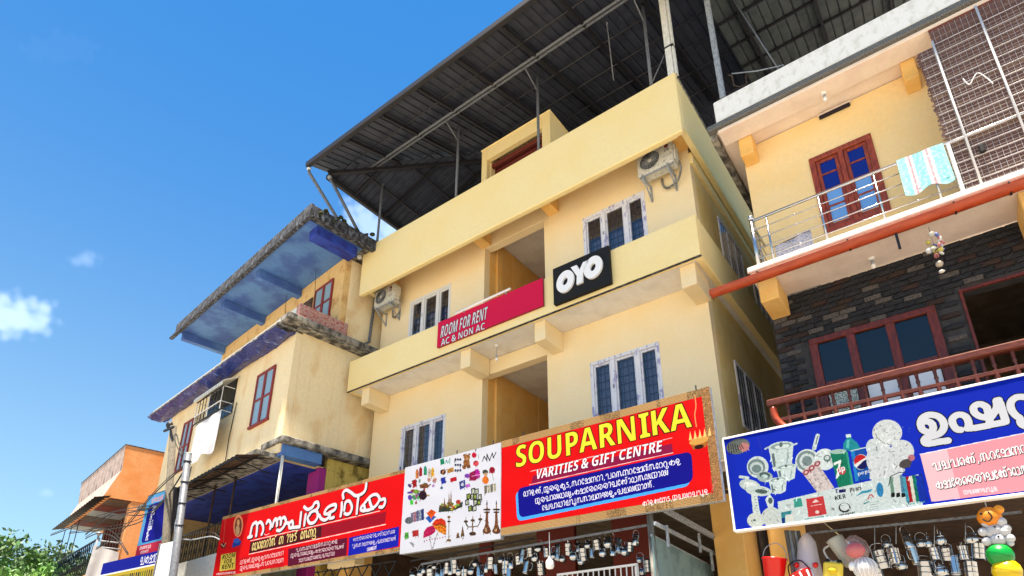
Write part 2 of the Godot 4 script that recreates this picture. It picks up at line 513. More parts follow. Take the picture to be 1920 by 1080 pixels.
# ---------- Malayalam letters as pen strokes, ten units high ----------
var GL := {
	"va": [12, [[3.5, 2, 2, 0, 0.5, 2, 0.5, 6, 2.5, 9.5, 4.8, 8, 5, 4, 5, 0, 10, 0, 11, 3, 11, 7, 9.5, 9.5, 8, 8.5]]],
	"pa": [12, [[0.5, 6.5, 1.5, 9.3, 4, 9.3, 5, 7, 5, 3, 5, 0], [5, 0, 11, 0], [11, 0, 11, 10]]],
	"la": [12.5, [[4, 5, 2.5, 3.5, 1, 5.5, 2, 9, 4.5, 9.3, 6, 6, 5.5, 1.5, 3, 0], [3, 0, 11.5, 0], [11.5, 0, 11.5, 9.7]]],
	"ma": [11, [[6, 4, 5.5, 1, 8, 0, 9.8, 2, 10, 6, 9, 9.5, 5, 9.5, 1, 9.5, 0.5, 5, 0.8, 0], [0.8, 0, 5, 0, 5, 9]]],
	"ya": [13, [[2.5, 2.5, 1.6, 0.3, 0.3, 3, 1, 8, 3, 9.6, 4.6, 7, 4.6, 1.5, 6.2, 0.2, 8, 1.8, 9.5, 6, 8.3, 9.4, 7, 7, 9, 3, 12, 0.5, 12.3, 9]]],
	"ka": [11.5, [[5.2, 5, 3, 7.6, 0.8, 5, 2.5, 1.8, 5.2, 5, 7.5, 7.8, 10.4, 6, 10.6, 2, 8, 0.4], [5.2, 9.8, 5.2, 0.2]]],
	"na": [11.5, [[1.8, 2, 2.2, 0.4, 0.5, 0.6, 0.3, 4, 1.3, 8.6, 3.5, 9.5, 5.5, 7, 5.5, 0], [5.5, 7, 7.5, 9.6, 10, 8, 10.6, 0]]],
	"sa": [13, [[0, 0.3, 1.2, 1.8, 1.2, 6, 2.7, 9.5, 4.6, 8, 4.8, 0], [4.8, 8, 7, 9.8, 9, 8, 9.5, 2, 11, 0.3, 12, 2.5]]],
	"ra": [7.5, [[2, 3.5, 3, 1.6, 1.5, 0.3, 0.3, 3, 0.6, 7, 3.2, 9.6, 6, 8, 6.5, 4, 5.8, 0]]],
	"rr": [7.5, [[2, 0, 0.3, 3, 0.6, 7, 3.2, 9.7, 6, 7.5, 6.3, 3, 5, 0]]],
	"ta": [10.5, [[3.2, 4.5, 2, 2, 0.5, 5, 2, 9.2, 6, 9.4, 9.3, 6, 7.8, 0.8, 5, 0.5, 4.8, 4, 6.4, 7]]],
	"tt": [7, [[1, 9.5, 5, 9.5, 3, 8.5, 1.5, 6.8, 4, 5.6, 6, 4, 5, 0.6, 1.2, 0.5]]],
	"lla": [9.5, [[1.8, 5.6, 3.6, 5.6, 4, 3.5, 2, 2.5, 0.5, 5, 2, 9, 5, 9.2, 6.6, 6, 5, 2, 3, -1, 6, -1.4, 8.6, 0]]],
	"sha": [13, [[5, 5.5, 2.5, 4.6, 1, 7, 2.8, 9.5, 5.4, 8, 5.5, 4, 5.5, 0], [0.5, 0, 12, 0], [12, 0, 12, 9.7], [5.5, 5.5, 9, 8, 11, 9]]],
	"kka": [13, [[4, 5, 2.4, 7.5, 0.7, 5, 2, 1.8, 4, 5, 6, 7.8, 8, 6, 10, 9, 12, 6, 11.4, 1, 9.5, 0.4], [4, 9.8, 4, 0.2], [8, 7, 8, 1]]],
	"dha": [11, [[3, 5, 1.6, 7.5, 1, 3, 2.6, 0, 5.5, 0], [2, 8, 5, 9.6, 6, 5, 5.5, 0, 10, 0, 10.5, 5, 9.6, 9.6]]],
	"nna": [15, [[2, 2, 2.2, 0.4, 0.5, 0.8, 0.5, 5, 2.4, 9.5, 4.6, 7, 4.6, 0.4, 6, 7.5, 8, 9.6, 9.6, 7, 9.6, 0.4, 11, 8, 13, 9.5, 14, 6, 14, 0]]],
	"nga": [15, [[3, 4.5, 1.6, 3, 0.5, 6, 2.6, 9.5, 5, 7, 4.8, 1, 7, 0.3, 8, 4, 6.8, 8, 9, 9.6, 11, 7, 10.6, 1.5, 12.8, 0.3, 14, 4, 12.6, 9.4]]],
	"i": [5, [[0, 8.6, 1.8, 10.8, 3.8, 9, 4, 5, 3.5, 0]]],
	"ii": [5.4, [[0, 8.6, 1.8, 10.8, 3.8, 9, 4, 5, 3.5, 0], [1.4, 11.6, 2.6, 11.6]]],
	"e": [5, [[3, 3, 4, 1, 2, 0.2, 0.5, 4, 1.5, 9.2, 3.8, 9, 3.8, 6.5]]],
	"ee": [5.4, [[3.2, 3, 4.2, 1, 2, 0.2, 0.5, 4, 1.2, 9, 3.6, 10.4, 4.4, 8.4, 2.6, 7.4]]],
	"aa": [5, [[0, 8, 2, 9.7, 4, 7, 3.5, 1, 2, 0.3]]],
	"u": [0.6, [[-3, 0, -4.4, -2.5, -2, -3.6, 0, -1.6, -0.8, 0]]],
	"h": [0.6, [[-4.2, 12.4, -3, 11, -0.6, 12.8]]],
	"am": [5, [[2.2, 0.3, 0.6, 2.2, 2.2, 4.2, 3.9, 2.2, 2.2, 0.3]]],
	"r": [0.8, [[-1, 0, -0.4, -2.4, -5, -3.6, -9, -2.4]]],
	"y": [4, [[0, 0, 1.6, -0.6, 3, 2, 3.2, 6, 2.2, 8]]],
	",": [4, [[1.5, 0.4, 1.2, -2]]],
	".": [4, [[1.5, 0.3, 1.7, 0.4]]],
	"_": [7, []],
	"n": [9, [[1.8, 2, 2.2, 0.4, 0.5, 0.6, 0.3, 4, 1.3, 8.6, 3.5, 9.5, 5.5, 7, 5.5, 1, 7.5, 1.5, 7, 8, 5.6, 11.6, 8, 11.4]]],
	"f": [14, [[0.5, 6.5, 1.5, 9.3, 4, 9.3, 5, 7, 5, 0], [5, 0, 11, 0], [11, 0, 11, 7, 9, 9.6, 8, 6.5, 10, 5, 13, 8]]],
}
func s_mal(s: Dictionary, words: String, x0: float, y0: float, x1: float, y1: float, h: float, pen: float, c: Color, grow := 0.0, dx := 0.0, dy := 0.0) -> void:
	var toks := words.split(" ", false)
	var total := 0.0
	for t in toks:
		total += GL[t][0] + 0.9
	var a := S(s, x0 + dx, y0 + dy)
	var b := S(s, x1 + dx, y1 + dy)
	var ex := (b - a) / total
	var k := kk(s, x0, y0)
	var ey := Vector2(0, -1) * h * k / 10.0
	var at := 0.0
	for t in toks:
		for str_ in GL[t][1]:
			var p := []
			for v in smooth(flat2(str_), 4):
				p.append(a + ex * (at + v.x) + ey * v.y)
			thick(s.img, p, (pen * 0.5 + grow) * k, c)
		at += GL[t][0] + 0.9
func s_mat(s: Dictionary, rough := 0.45) -> StandardMaterial3D:
	var m := StandardMaterial3D.new()
	m.albedo_texture = ImageTexture.create_from_image(s.img)
	m.roughness = 0.75
	m.metallic_specular = 0.2
	m.albedo_color = Color(0.90, 0.90, 0.90)
	return m
# the printed face: one sheet with its own 0..1 coordinates, set just in front of the board
func s_face(s: Dictionary, parent: Node3D, called := "printed_face", z_off := 0.0) -> MeshInstance3D:
	var st := st_new()
	var dx: float = s.x1 - s.x0
	var dy: float = s.y1 - s.y0
	# the flex is not quite flat: shallow sags between its fixings
	var n := FastNoiseLite.new()
	n.seed = 15
	n.frequency = 0.8
	var nx := int(dx * 10)
	var ny := int(dy * 10)
	st.set_smooth_group(0)
	for i in nx:
		for j in ny:
			var q := [[i, j + 1], [i + 1, j + 1], [i + 1, j], [i, j]]
			for k in [0, 1, 2, 0, 2, 3]:
				var f := Vector2(float(q[k][0]) / nx, float(q[k][1]) / ny)
				st.set_uv(Vector2(f.x, 1.0 - f.y))
				st.add_vertex(Vector3(f.x * dx, f.y * dy, 0.005 + 0.006 * n.get_noise_2d(f.x * dx * 1.5, f.y * dy * 2.5 + s.x0)))
	return obj(called, fin(st), s_mat(s), parent, Vector3(s.x0, s.y0, s.z + z_off))

func signs() -> void:
	var Z := 1.7
	var red := Color(0.80, 0.01, 0.03)
	var tan_a := Color(0.80, 0.66, 0.42)
	# ---- Malayalam shop sign ----
	var s := sign_new(-14.15, -8.02, 3.62, 5.11, Z, 210, red)
	border_print(s, tan_a, 5, true)
	s_line(s, [470, 1014, 712, 958], 1.3, Color(0.95, 0.8, 0.78))
	s_poly(s, [470, 1016, 604, 986, 602, 1007, 467, 1038], Color(0.25, 0.05, 0.09))
	s_poly(s, [604, 986, 725, 959, 722, 981, 602, 1007], Color(0.55, 0.02, 0.12))
	s_line(s, [467, 1039, 723, 983], 1.3, Color(0.95, 0.8, 0.78))
	s_mal(s, "e va ra e rr rr ii sa h _ na _ ga _ e sa na rr r".replace("ga", "i f tt h"), 472, 1032, 594, 1004, 13, 1.5, Color(0.93, 0.86, 0.55))
	s_poly(s, [446, 1047, 533, 1026, 533, 1062, 444, 1074], Color(0.72, 0.02, 0.06))
	s_poly(s, [541, 1029, 651, 1008, 650, 1041, 540, 1062], Color(0.33, 0.02, 0.16))
	s_poly(s, [655, 1008, 749, 987, 747, 1024, 653, 1042], Color(0.05, 0.10, 0.62))
	var wt := Color(0.92, 0.85, 0.86)
	s_mal(s, "va i lla kka h , ma u ta ta u ka u tt sa rr ee sha na rr i", 450, 1058, 532, 1040, 6.5, 0.8, wt)
	s_mal(s, "ma u ta la aa ya va ya u am sa pa ra la sa aa dha na", 450, 1069, 532, 1053, 6.5, 0.8, wt)
	s_mal(s, "pa ra sa e na rr sha n sa e rr rr u ka lla", 555, 1035, 634, 1017, 6, 0.75, wt)
	s_mal(s, "ma u ta la aa ya va ya u am ka sha ta ra ta ta i la kka h", 545, 1045, 646, 1027, 6, 0.75, wt)
	s_mal(s, "aa va sa ya ma aa ya e la la aa va i dha", 560, 1054, 628, 1040, 6, 0.75, wt)
	s_mal(s, "ka sha ee ta ra ta ta i la kka h aa va sa ya", 662, 1015, 741, 999, 6, 0.75, wt)
	s_mal(s, "pa u sa sa aa dha na nga lla u am la dha ya ma aa nna h", 660, 1027, 743, 1012, 6, 0.75, wt)
	s_mal(s, "la dha ya ma nna h .", 688, 1033, 708, 1029, 6, 0.75, wt)
	# heading: pen strokes followed letter by letter
	var head := [[125, 770, 135, 720, 150, 650, 165, 612], [105, 777, 148, 766], [165, 618, 200, 592, 215, 640, 203, 755], [215, 622, 252, 588, 285, 625, 290, 690, 272, 738], [335, 600, 350, 570, 375, 582, 386, 622, 378, 668], [405, 640, 425, 575, 448, 548, 463, 600, 460, 632], [468, 560, 498, 535, 512, 575, 508, 615], [518, 548, 552, 530, 572, 580, 548, 640, 500, 690, 462, 688], [556, 612, 600, 600, 618, 660], [612, 602, 648, 577, 660, 602, 655, 640, 632, 662], [640, 658, 742, 646], [742, 646, 752, 560, 762, 472], [800, 625, 806, 560, 818, 495], [870, 490, 840, 540, 868, 600, 922, 590, 962, 530, 962, 470, 928, 445, 870, 475], [800, 400, 842, 432, 900, 402, 930, 352, 968, 345, 975, 400, 942, 440], [985, 500, 1010, 545, 1050, 562, 1092, 540, 1120, 492, 1052, 482, 1080, 420, 1140, 380, 1190, 375, 1180, 432, 1110, 472], [1165, 530, 1120, 542], [1250, 512, 1264, 430, 1266, 350], [1295, 440, 1312, 345, 1360, 330, 1392, 400, 1370, 470, 1330, 492, 1302, 480], [1285, 292, 1280, 232, 1320, 192, 1380, 222, 1440, 262, 1512, 240, 1556, 190, 1570, 112], [1472, 272, 1462, 370, 1452, 480], [1545, 450, 1508, 440, 1508, 405, 1545, 360, 1600, 290, 1650, 252, 1702, 250, 1732, 300, 1692, 380, 1622, 430, 1560, 440, 1548, 390], [1605, 300, 1628, 380, 1655, 420], [1750, 312, 1795, 302, 1800, 350, 1772, 400, 1732, 400]]
	s_zoom(s, 450, 890, 6.62, head, 40, Color(0.07, 0.02, 0.04), 0.9, 8, 8)
	s_zoom(s, 450, 890, 6.62, head, 40, Color(0.84, 0.82, 0.86))
	s_line(s, [496, 1001, 500, 1003, 505, 1000], 1, wt, true)
	# standing figure in an arch, a hanging lamp, and the room notice
	s_ell(s, 447, 986, 9, 21, Color(0.92, 0.55, 0.38), 0.05)
	s_ell(s, 447, 987, 6.5, 17, Color(0.45, 0.24, 0.18), 0.05)
	s_ell(s, 447, 980, 2.6, 6, Color(0.85, 0.62, 0.4))
	s_ell(s, 446, 994, 4, 9, Color(0.78, 0.6, 0.42))
	s_poly(s, [437, 1017, 453, 1013, 451, 1022, 435, 1027], Color(0.12, 0.22, 0.55))
	s_ell(s, 444, 1014, 6, 5, Color(0.2, 0.35, 0.7))
	s_line(s, [423, 972, 419, 1017], 1, Color(0.75, 0.45, 0.35))
	s_ell(s, 419, 1023, 5, 5, Color(0.30, 0.10, 0.08))
	s_line(s, [415, 1020, 420, 1025, 424, 1018], 1.2, Color(0.9, 0.75, 0.6))
	s_poly(s, [415, 1040, 443, 1035, 441, 1067, 412, 1071], Color(0.88, 0.78, 0.32))
	s_text(s, "ROOM", 417, 1049, 441, 1044, 8, Color(0.05, 0.05, 0.05))
	s_text(s, "FOR", 420, 1058, 435, 1055, 8, Color(0.05, 0.05, 0.05))
	s_text(s, "RENT", 416, 1068, 438, 1064, 8, Color(0.05, 0.05, 0.05))
	s_mal(s, "ka i lla kka ee na tt , ma la ya aa la pa u lla", 406, 1078, 442, 1074, 3, 0.8, wt)
	var t := thing("shop_sign", "long red shop board with white Malayalam heading and yellow room notice", "sign")
	sign_board(t, s)
	# ---- white picture panel ----
	s = sign_new(-8.02, -5.82, 3.56, 5.13, Z + 0.012, 260, Color(0.78, 0.79, 0.84))
	picture_panel(s)
	grainy(s.img, Color(0.78, 0.79, 0.84), 0.3)
	detail(s.img, Color(0.78, 0.79, 0.84), 900)
	t = thing("picture_panel", "white sign panel printed with gifts, umbrellas and brass lamps", "sign")
	sign_board(t, s)
	# ---- English and Malayalam sign on the right ----
	s = sign_new(-5.82, -2.37, 3.61, 5.15, Z, 260, red)
	border_print(s, tan_a, 13, false)
	s_poly(s, [1000, 892, 1260, 832, 1262, 850, 996, 908], Color(0.50, 0.05, 0.24))
	s_line(s, [995, 884, 1260, 821], 1.2, Color(0.95, 0.75, 0.75))
	s_line(s, [993, 909, 1262, 849], 1.2, Color(0.95, 0.75, 0.75))
	s_text(s, "SOUPARNIKA", 968, 877, 1298, 800, 41, Color(0.90, 0.83, 0.20), 1.6, Color(0.18, 0.03, 0.02))
	s_text(s, "VARITIES & GIFT CENTRE", 1004, 899, 1240, 846, 18, Color(0.93, 0.90, 0.92), 0.7, Color(0.25, 0.03, 0.15), 0.18)
	# rounded blue field with a pale lower rim
	round_field(s, 967, 922, 1290, 853, 1295, 911, 970, 978, Color(0.25, 0.62, 0.93))
	round_field(s, 971, 916, 1297, 846, 1300, 904, 974, 971, Color(0.03, 0.02, 0.50))
	var w2 := Color(0.93, 0.93, 0.96)
	s_mal(s, "va i lla kka h , ma u ta ta u ka u tt , sa rr ee sha na rr i , pa ra sa na rr ee sha n sa e rr rr u ka lla", 982, 931, 1278, 869, 9, 1.2, w2)
	s_mal(s, "ma u ta la aa ya va ya u am ka sha ee ta ra ta ta i la ee kka h aa va sa ya ma aa ya", 1004, 944, 1254, 890, 9, 1.2, w2)
	s_mal(s, "e la la aa va i dha pa u sa sa aa dha na nga lla u am la dha ya ma aa nna h .", 1017, 957, 1229, 912, 9, 1.2, w2)
	s_mal(s, "ka i lla kka ee na tt , ma la ya aa la pa u lla", 1205, 949, 1330, 925, 8.5, 1.1, w2)
	# hanging oil lamp
	s_line(s, [1303, 742, 1305, 762, 1303, 778, 1306, 800], 2, Color(0.85, 0.55, 0.35), true)
	s_poly(s, [1293, 829, 1330, 818, 1324, 838, 1300, 843], Color(0.62, 0.38, 0.15))
	s_ell(s, 1311, 826, 19, 7, Color(0.78, 0.58, 0.28), -0.28)
	s_ell(s, 1311, 838, 9, 4, Color(0.16, 0.07, 0.03), -0.2)
	for k in 5:
		s_poly(s, [1292 + k * 9, 826 - k * 2, 1294 + k * 9, 808 - k * 2, 1298 + k * 9, 824 - k * 2], Color(0.95, 0.75, 0.45))
	s_line(s, [1332, 893, 1344, 890, 1346, 924, 1335, 927, 1332, 893], 0.8, Color(0.6, 0.3, 0.25))
	s_mal(s, "ka va la", 1336, 922, 1343, 899, 5, 0.9, Color(0.7, 0.4, 0.35))
	t = thing("shop_sign", "red gift centre board with large yellow capital letters and blue text field", "sign")
	sign_board(t, s)
	# ---- blue shop sign of the house on the right ----
	s = sign_new(-2.33, 1.55, 3.27, 4.45, 1.5, 250, Color(0.01, 0.13, 0.66))
	blue_print(s)
	t = thing("shop_sign", "blue shop board picturing steel pots and soft drinks beside white lettering", "sign")
	sign_board(t, s)
	box("white_edging", Vector3(-2.35, 4.45, 1.40), Vector3(1.55, 4.475, 1.515), M.white, t, 0.004)
	box("white_edging", Vector3(-2.358, 3.25, 1.40), Vector3(-2.333, 4.45, 1.515), M.white, t, 0.004)
	box("white_edging", Vector3(-2.35, 3.245, 1.40), Vector3(1.55, 3.268, 1.515), M.white, t, 0.004)
	# ---- pink banner: rooms ----
	s = sign_new(-9.0, -6.04, 8.66, 9.33, 0.06, 260, Color(0.88, 0.14, 0.32))
	var zz := 0.0
	s_text(s, "ROOM FOR RENT", 826, 634, 912, 598, 21, Color(0.93, 0.93, 0.95), 0.9, Color(0.35, 0.03, 0.10), 0.12)
	s_text(s, "AC & NON AC", 827, 649, 909, 617, 12, Color(0.93, 0.93, 0.95), 0.7, Color(0.35, 0.03, 0.10))
	t = thing("banner", "pink banner on balcony parapet with white room for rent lettering", "banner")
	box("board", Vector3(-9.0, 8.66, 0.012), Vector3(-6.04, 9.33, 0.055), flat(Color(0.55, 0.08, 0.18), 0.6), t, 0.004)
	s_face(s, t)
	var rail := thing("white_pipe_lamp", "white tube lying along the top edge of the pink banner", "tube light")
	pipe("tube", Vector3(-8.42, 9.345, 0.10), Vector3(-6.85, 9.375, 0.10), 0.028, M.white, rail)
	for xx in [-8.2, -7.0]:
		box("clip", Vector3(xx, 9.30, 0.061), Vector3(xx + 0.03, 9.33, 0.10), M.galv, rail, 0.003)
	# ---- black hotel sign with three raised letters ----
	t = thing("hotel_sign", "square black sign with three raised white letters on cream parapet", "sign")
	box("board", Vector3(-5.76, 8.54, 0.012), Vector3(-4.47, 9.40, 0.11), M.black, t, 0.01)
	var f := SystemFont.new()
	f.font_names = PackedStringArray(["Droid Sans"])
	f.font_weight = 700
	var wl := [["O", -5.65, 8.70, 0.41, 0.49], ["Y", -5.30, 8.76, 0.38, 0.45], ["O", -5.01, 8.76, 0.41, 0.49]]
	for l in wl:
		var tm := oletter(l[0], l[3], l[4])
		var o := obj("letter", tm, M.white, t, Vector3(l[1], l[2], 0.112))
		o.set_meta("label", "raised white letter " + l[0])

# a fat rounded letter, O or Y, as a solid
func oletter(ch: String, w: float, h: float) -> ArrayMesh:
	var st := st_new()
	if ch == "O":
		var n := 28
		for k in n:
			var a := TAU * k / n
			var b := TAU * (k + 1) / n
			var o1 := Vector3(w / 2 + cos(a) * w * 0.5 + sin(a) * 0.015, h / 2 + sin(a) * h * 0.5, 0)
			var o2 := Vector3(w / 2 + cos(b) * w * 0.5 + sin(b) * 0.015, h / 2 + sin(b) * h * 0.5, 0)
			var i1 := Vector3(w / 2 + cos(a) * w * 0.15 + sin(a) * 0.01, h / 2 + sin(a) * h * 0.17, 0)
			var i2 := Vector3(w / 2 + cos(b) * w * 0.15 + sin(b) * 0.01, h / 2 + sin(b) * h * 0.17, 0)
			var e := Vector3(0, 0, 0.045)
			quad(st, i1 + e, i2 + e, o2 + e, o1 + e)
			quad(st, o1, o1 + e, o2 + e, o2)
			quad(st, i1, i2, i2 + e, i1 + e)
		return fin(st)
	var y := [Vector2(0.0, 1.0), Vector2(0.36, 1.0), Vector2(0.52, 0.68), Vector2(0.74, 1.0), Vector2(1.08, 1.0), Vector2(0.70, 0.42), Vector2(0.66, 0.0), Vector2(0.30, 0.0), Vector2(0.34, 0.42)]
	var pts := []
	for p in y:
		pts.append(Vector2(p.x * w, p.y * h))
	return prism(pts, Vector3.ZERO, Vector3.RIGHT, Vector3.UP, Vector3(0, 0, 0.045))
func sign_board(t: Node3D, s: Dictionary) -> void:
	box("board", Vector3(s.x0, s.y0, s.z - 0.09), Vector3(s.x1, s.y1, s.z - 0.004), M.galv, t, 0.004)
	s_face(s, t)
	for k in 3:
		var x: float = lerp(s.x0 + 0.3, s.x1 - 0.3, k / 2.0)
		pipe("support", Vector3(x, s.y1 - 0.2, s.z - 0.09), Vector3(x, s.y1 - 0.2, s.z - 0.75), 0.02, M.dark_steel, t)
		box("hook", Vector3(x + 0.1, s.y1 - 0.02, s.z - 0.05), Vector3(x + 0.115, s.y1 + 0.09, s.z - 0.035), M.dark_steel, t, 0.002)
# tan wood-grain border printed round the red boards
func border_print(s: Dictionary, c: Color, wpx: int, left: bool) -> void:
	var img: Image = s.img
	var W := img.get_width()
	var H := img.get_height()
	var b := int(wpx * 1.9) + 6
	var n := FastNoiseLite.new()
	n.seed = 5
	n.frequency = 0.02
	rng.seed = 99
	for y in H:
		var edge: int = min(y, H - 1 - y)
		if edge < b:
			for x in range(0, W, 3):
				var speck := n.get_noise_2d(x * 0.35, y * 0.02) > 0.12
				var v: float = 0.62 + 0.38 * (0.5 + 0.5 * sin(y * 1.3 + n.get_noise_2d(x * 0.4, y * 2.0) * 2.0))
				if speck:
					v = 0.35 + 0.65 * rng.randf()
				img.fill_rect(Rect2i(x, y, 3, 1), Color(c.r * v, c.g * v * 0.96, c.b * v))
	if not left:
		for y in H:
			for x in range(W - b, W, 3):
				var v2: float = 0.4 + 0.6 * rng.randf()
				img.fill_rect(Rect2i(x, y, min(3, W - x), 1), Color(c.r * v2, c.g * v2 * 0.9, c.b * v2 * 0.9))
func round_field(s: Dictionary, x0: float, y0: float, x1: float, y1: float, x2: float, y2: float, x3: float, y3: float, c: Color) -> void:
	# a slanting field with round corners: corners given top-left, top-right, bottom-right, bottom-left
	var p := [S(s, x0, y0), S(s, x1, y1), S(s, x2, y2), S(s, x3, y3)]
	var r := 0.1 * float(s.ppm)
	var out := PackedVector2Array()
	for k in 4:
		var q: Vector2 = p[k]
		var a: Vector2 = (p[(k + 3) % 4] - q).normalized() * r
		var b: Vector2 = (p[(k + 1) % 4] - q).normalized() * r
		for j in 7:
			var t := j / 6.0
			out.append((q + a) * (1 - t) * (1 - t) + q * 2 * t * (1 - t) + (q + b) * t * t)
	fill_poly(s.img, out, c)
# printed photographs: broken tone inside the pictures, the plain ground stays plain
func grainy(img: Image, bg: Color, amt: float) -> void:
	var n := FastNoiseLite.new()
	n.seed = 21
	n.frequency = 0.11
	n.fractal_octaves = 3
	for y in img.get_height():
		for x in img.get_width():
			var c := img.get_pixel(x, y)
			if abs(c.r - bg.r) + abs(c.g - bg.g) + abs(c.b - bg.b) > 0.03:
				var k: float = 0.86 + n.get_noise_2d(x, y) * amt * 1.6
				img.set_pixel(x, y, Color(clamp(c.r * k, 0, 1), clamp(c.g * k, 0, 1), clamp(c.b * k, 0, 1)))
# small dark and light marks on the pictures: edges, folds, glints of the printed goods
func detail(img: Image, bg: Color, count: int) -> void:
	rng.seed = 71
	var W := img.get_width()
	var H := img.get_height()
	var done := 0
	for tries in count * 12:
		if done >= count:
			break
		var p := Vector2(rng.randf() * W, rng.randf() * H)
		var c := img.get_pixel(int(p.x), int(p.y))
		if abs(c.r - bg.r) + abs(c.g - bg.g) + abs(c.b - bg.b) < 0.08:
			continue
		var d := Vector2.from_angle(rng.randf_range(0.9, 2.2) if rng.randf() < 0.6 else rng.randf() * TAU) * rng.randf_range(3, 11)
		var k: float = 0.68 if rng.randf() < 0.55 else 1.18
		thick(img, [p, p + d], rng.randf_range(0.6, 1.3), Color(clamp(c.r * k, 0, 0.92), clamp(c.g * k, 0, 0.92), clamp(c.b * k, 0, 0.92)))
		done += 1
func Z6(s: Dictionary, a: Array, c: Color) -> void:
	# polygon in the pixels of the enlarged picture panel
	var o := []
	for k in range(0, a.size(), 2):
		o.append(750 + a[k] / 4.91)
		o.append(820 + a[k + 1] / 4.91)
	s_poly(s, o, c)
func E6(s: Dictionary, x: float, y: float, rx: float, ry: float, c: Color, rot := 0.0, a0 := 0.0, a1 := TAU) -> void:
	s_ell(s, 750 + x / 4.91, 820 + y / 4.91, rx / 4.91, ry / 4.91, c, rot, a0, a1)
func L6(s: Dictionary, a: Array, w: float, c: Color) -> void:
	var o := []
	for k in range(0, a.size(), 2):
		o.append(750 + a[k] / 4.91)
		o.append(820 + a[k + 1] / 4.91)
	s_line(s, o, w / 4.91, c)
func picture_panel(s: Dictionary) -> void:
	var K := Color(0.10, 0.09, 0.08)
	var brass := Color(0.48, 0.34, 0.18)
	rng.seed = 12
	# bottles and baskets
	for b in [[160, 340, Color(0.75, 0.45, 0.25)], [192, 320, Color(0.62, 0.10, 0.15)], [235, 310, Color(0.15, 0.55, 0.42)], [272, 330, Color(0.8, 0.75, 0.7)], [302, 325, Color(0.85, 0.65, 0.2)]]:
		Z6(s, [b[0] - 14, b[1] + 40, b[0] - 14, b[1] - 20, b[0] - 5, b[1] - 45, b[0] + 5, b[1] - 47, b[0] + 14, b[1] - 22, b[0] + 14, b[1] + 36], b[2])
	for k in 26:
		var c := Color.from_hsv(rng.randf(), rng.randf_range(0.2, 0.75), rng.randf_range(0.35, 0.85))
		var x := rng.randf_range(70, 330)
		var y := rng.randf_range(390, 600)
		E6(s, x, y - (x - 200) * 0.1, rng.randf_range(8, 28), rng.randf_range(6, 20), c, rng.randf() * 3)
	Z6(s, [110, 400, 148, 385, 158, 450, 125, 466], Color(0.65, 0.10, 0.12))
	E6(s, 212, 535, 36, 42, Color(0.18, 0.08, 0.14))
	E6(s, 150, 500, 26, 20, Color(0.45, 0.62, 0.2))
	Z6(s, [180, 440, 245, 420, 275, 450, 250, 468, 190, 470], Color(0.45, 0.28, 0.15))
	# boxes, watch, sweets
	Z6(s, [370, 205, 405, 192, 412, 245, 376, 255], Color(0.08, 0.52, 0.38))
	L6(s, [420, 245, 430, 210, 440, 240, 462, 190, 460, 245], 6, Color(0.25, 0.6, 0.5))
	E6(s, 398, 320, 26, 24, Color(0.25, 0.12, 0.10), -0.3)
	E6(s, 398, 320, 8, 20, Color(0.75, 0.5, 0.35), 0.5)
	Z6(s, [435, 295, 492, 275, 497, 315, 438, 333], Color(0.72, 0.52, 0.25))
	Z6(s, [376, 375, 415, 365, 425, 420, 382, 430], Color(0.15, 0.2, 0.65))
	Z6(s, [462, 378, 520, 362, 522, 400, 466, 415], Color(0.75, 0.08, 0.15))
	E6(s, 384, 465, 12, 13, Color(0.25, 0.38, 0.5))
	for k in 9:
		E6(s, 512 + (k % 3) * 22, 205 + (k / 3) * 50, 10, 12, Color(0.25, 0.25, 0.35))
	# bear, roses
	E6(s, 613, 235, 30, 38, Color(0.58, 0.36, 0.20))
	E6(s, 617, 185, 30, 26, Color(0.63, 0.41, 0.24))
	E6(s, 592, 165, 10, 10, Color(0.55, 0.33, 0.18))
	E6(s, 640, 158, 10, 10, Color(0.55, 0.33, 0.18))
	E6(s, 592, 275, 18, 20, Color(0.52, 0.32, 0.18))
	E6(s, 632, 268, 18, 18, Color(0.52, 0.32, 0.18))
	E6(s, 619, 194, 11, 9, Color(0.78, 0.6, 0.42))
	for p in [[608, 180], [628, 176], [619, 190]]:
		E6(s, p[0], p[1], 3, 3, K)
	E6(s, 683, 165, 22, 24, Color(0.80, 0.08, 0.22))
	E6(s, 700, 240, 26, 26, Color(0.85, 0.30, 0.35))
	L6(s, [695, 130, 702, 95], 8, K)
	L6(s, [722, 200, 726, 160], 4, Color(0.2, 0.4, 0.15))
	L6(s, [760, 220, 775, 175, 800, 215, 800, 155, 825, 215, 850, 145, 860, 190, 884, 140], 9, Color(0.18, 0.17, 0.18))
	# gifts
	E6(s, 620, 355, 26, 20, Color(0.5, 0.25, 0.7))
	Z6(s, [640, 330, 700, 300, 735, 310, 738, 365, 690, 400, 640, 400], Color(0.58, 0.08, 0.32))
	Z6(s, [690, 300, 722, 293, 738, 330, 735, 365, 705, 375], Color(0.72, 0.12, 0.62))
	L6(s, [655, 360, 735, 345], 7, Color(0.9, 0.6, 0.8))
	Z6(s, [545, 410, 598, 390, 606, 455, 552, 485], Color(0.20, 0.24, 0.55))
	E6(s, 575, 435, 16, 16, Color(0.75, 0.78, 0.88))
	Z6(s, [600, 440, 640, 425, 650, 455, 610, 465], Color(0.72, 0.4, 0.78))
	# doll with balloon
	E6(s, 785, 320, 26, 22, Color(0.30, 0.32, 0.28))
	E6(s, 790, 345, 17, 18, Color(0.85, 0.65, 0.5))
	E6(s, 788, 395, 30, 36, Color(0.88, 0.45, 0.14))
	E6(s, 848, 303, 26, 30, Color(0.62, 0.08, 0.18))
	L6(s, [850, 335, 862, 400], 4, Color(0.4, 0.5, 0.3))
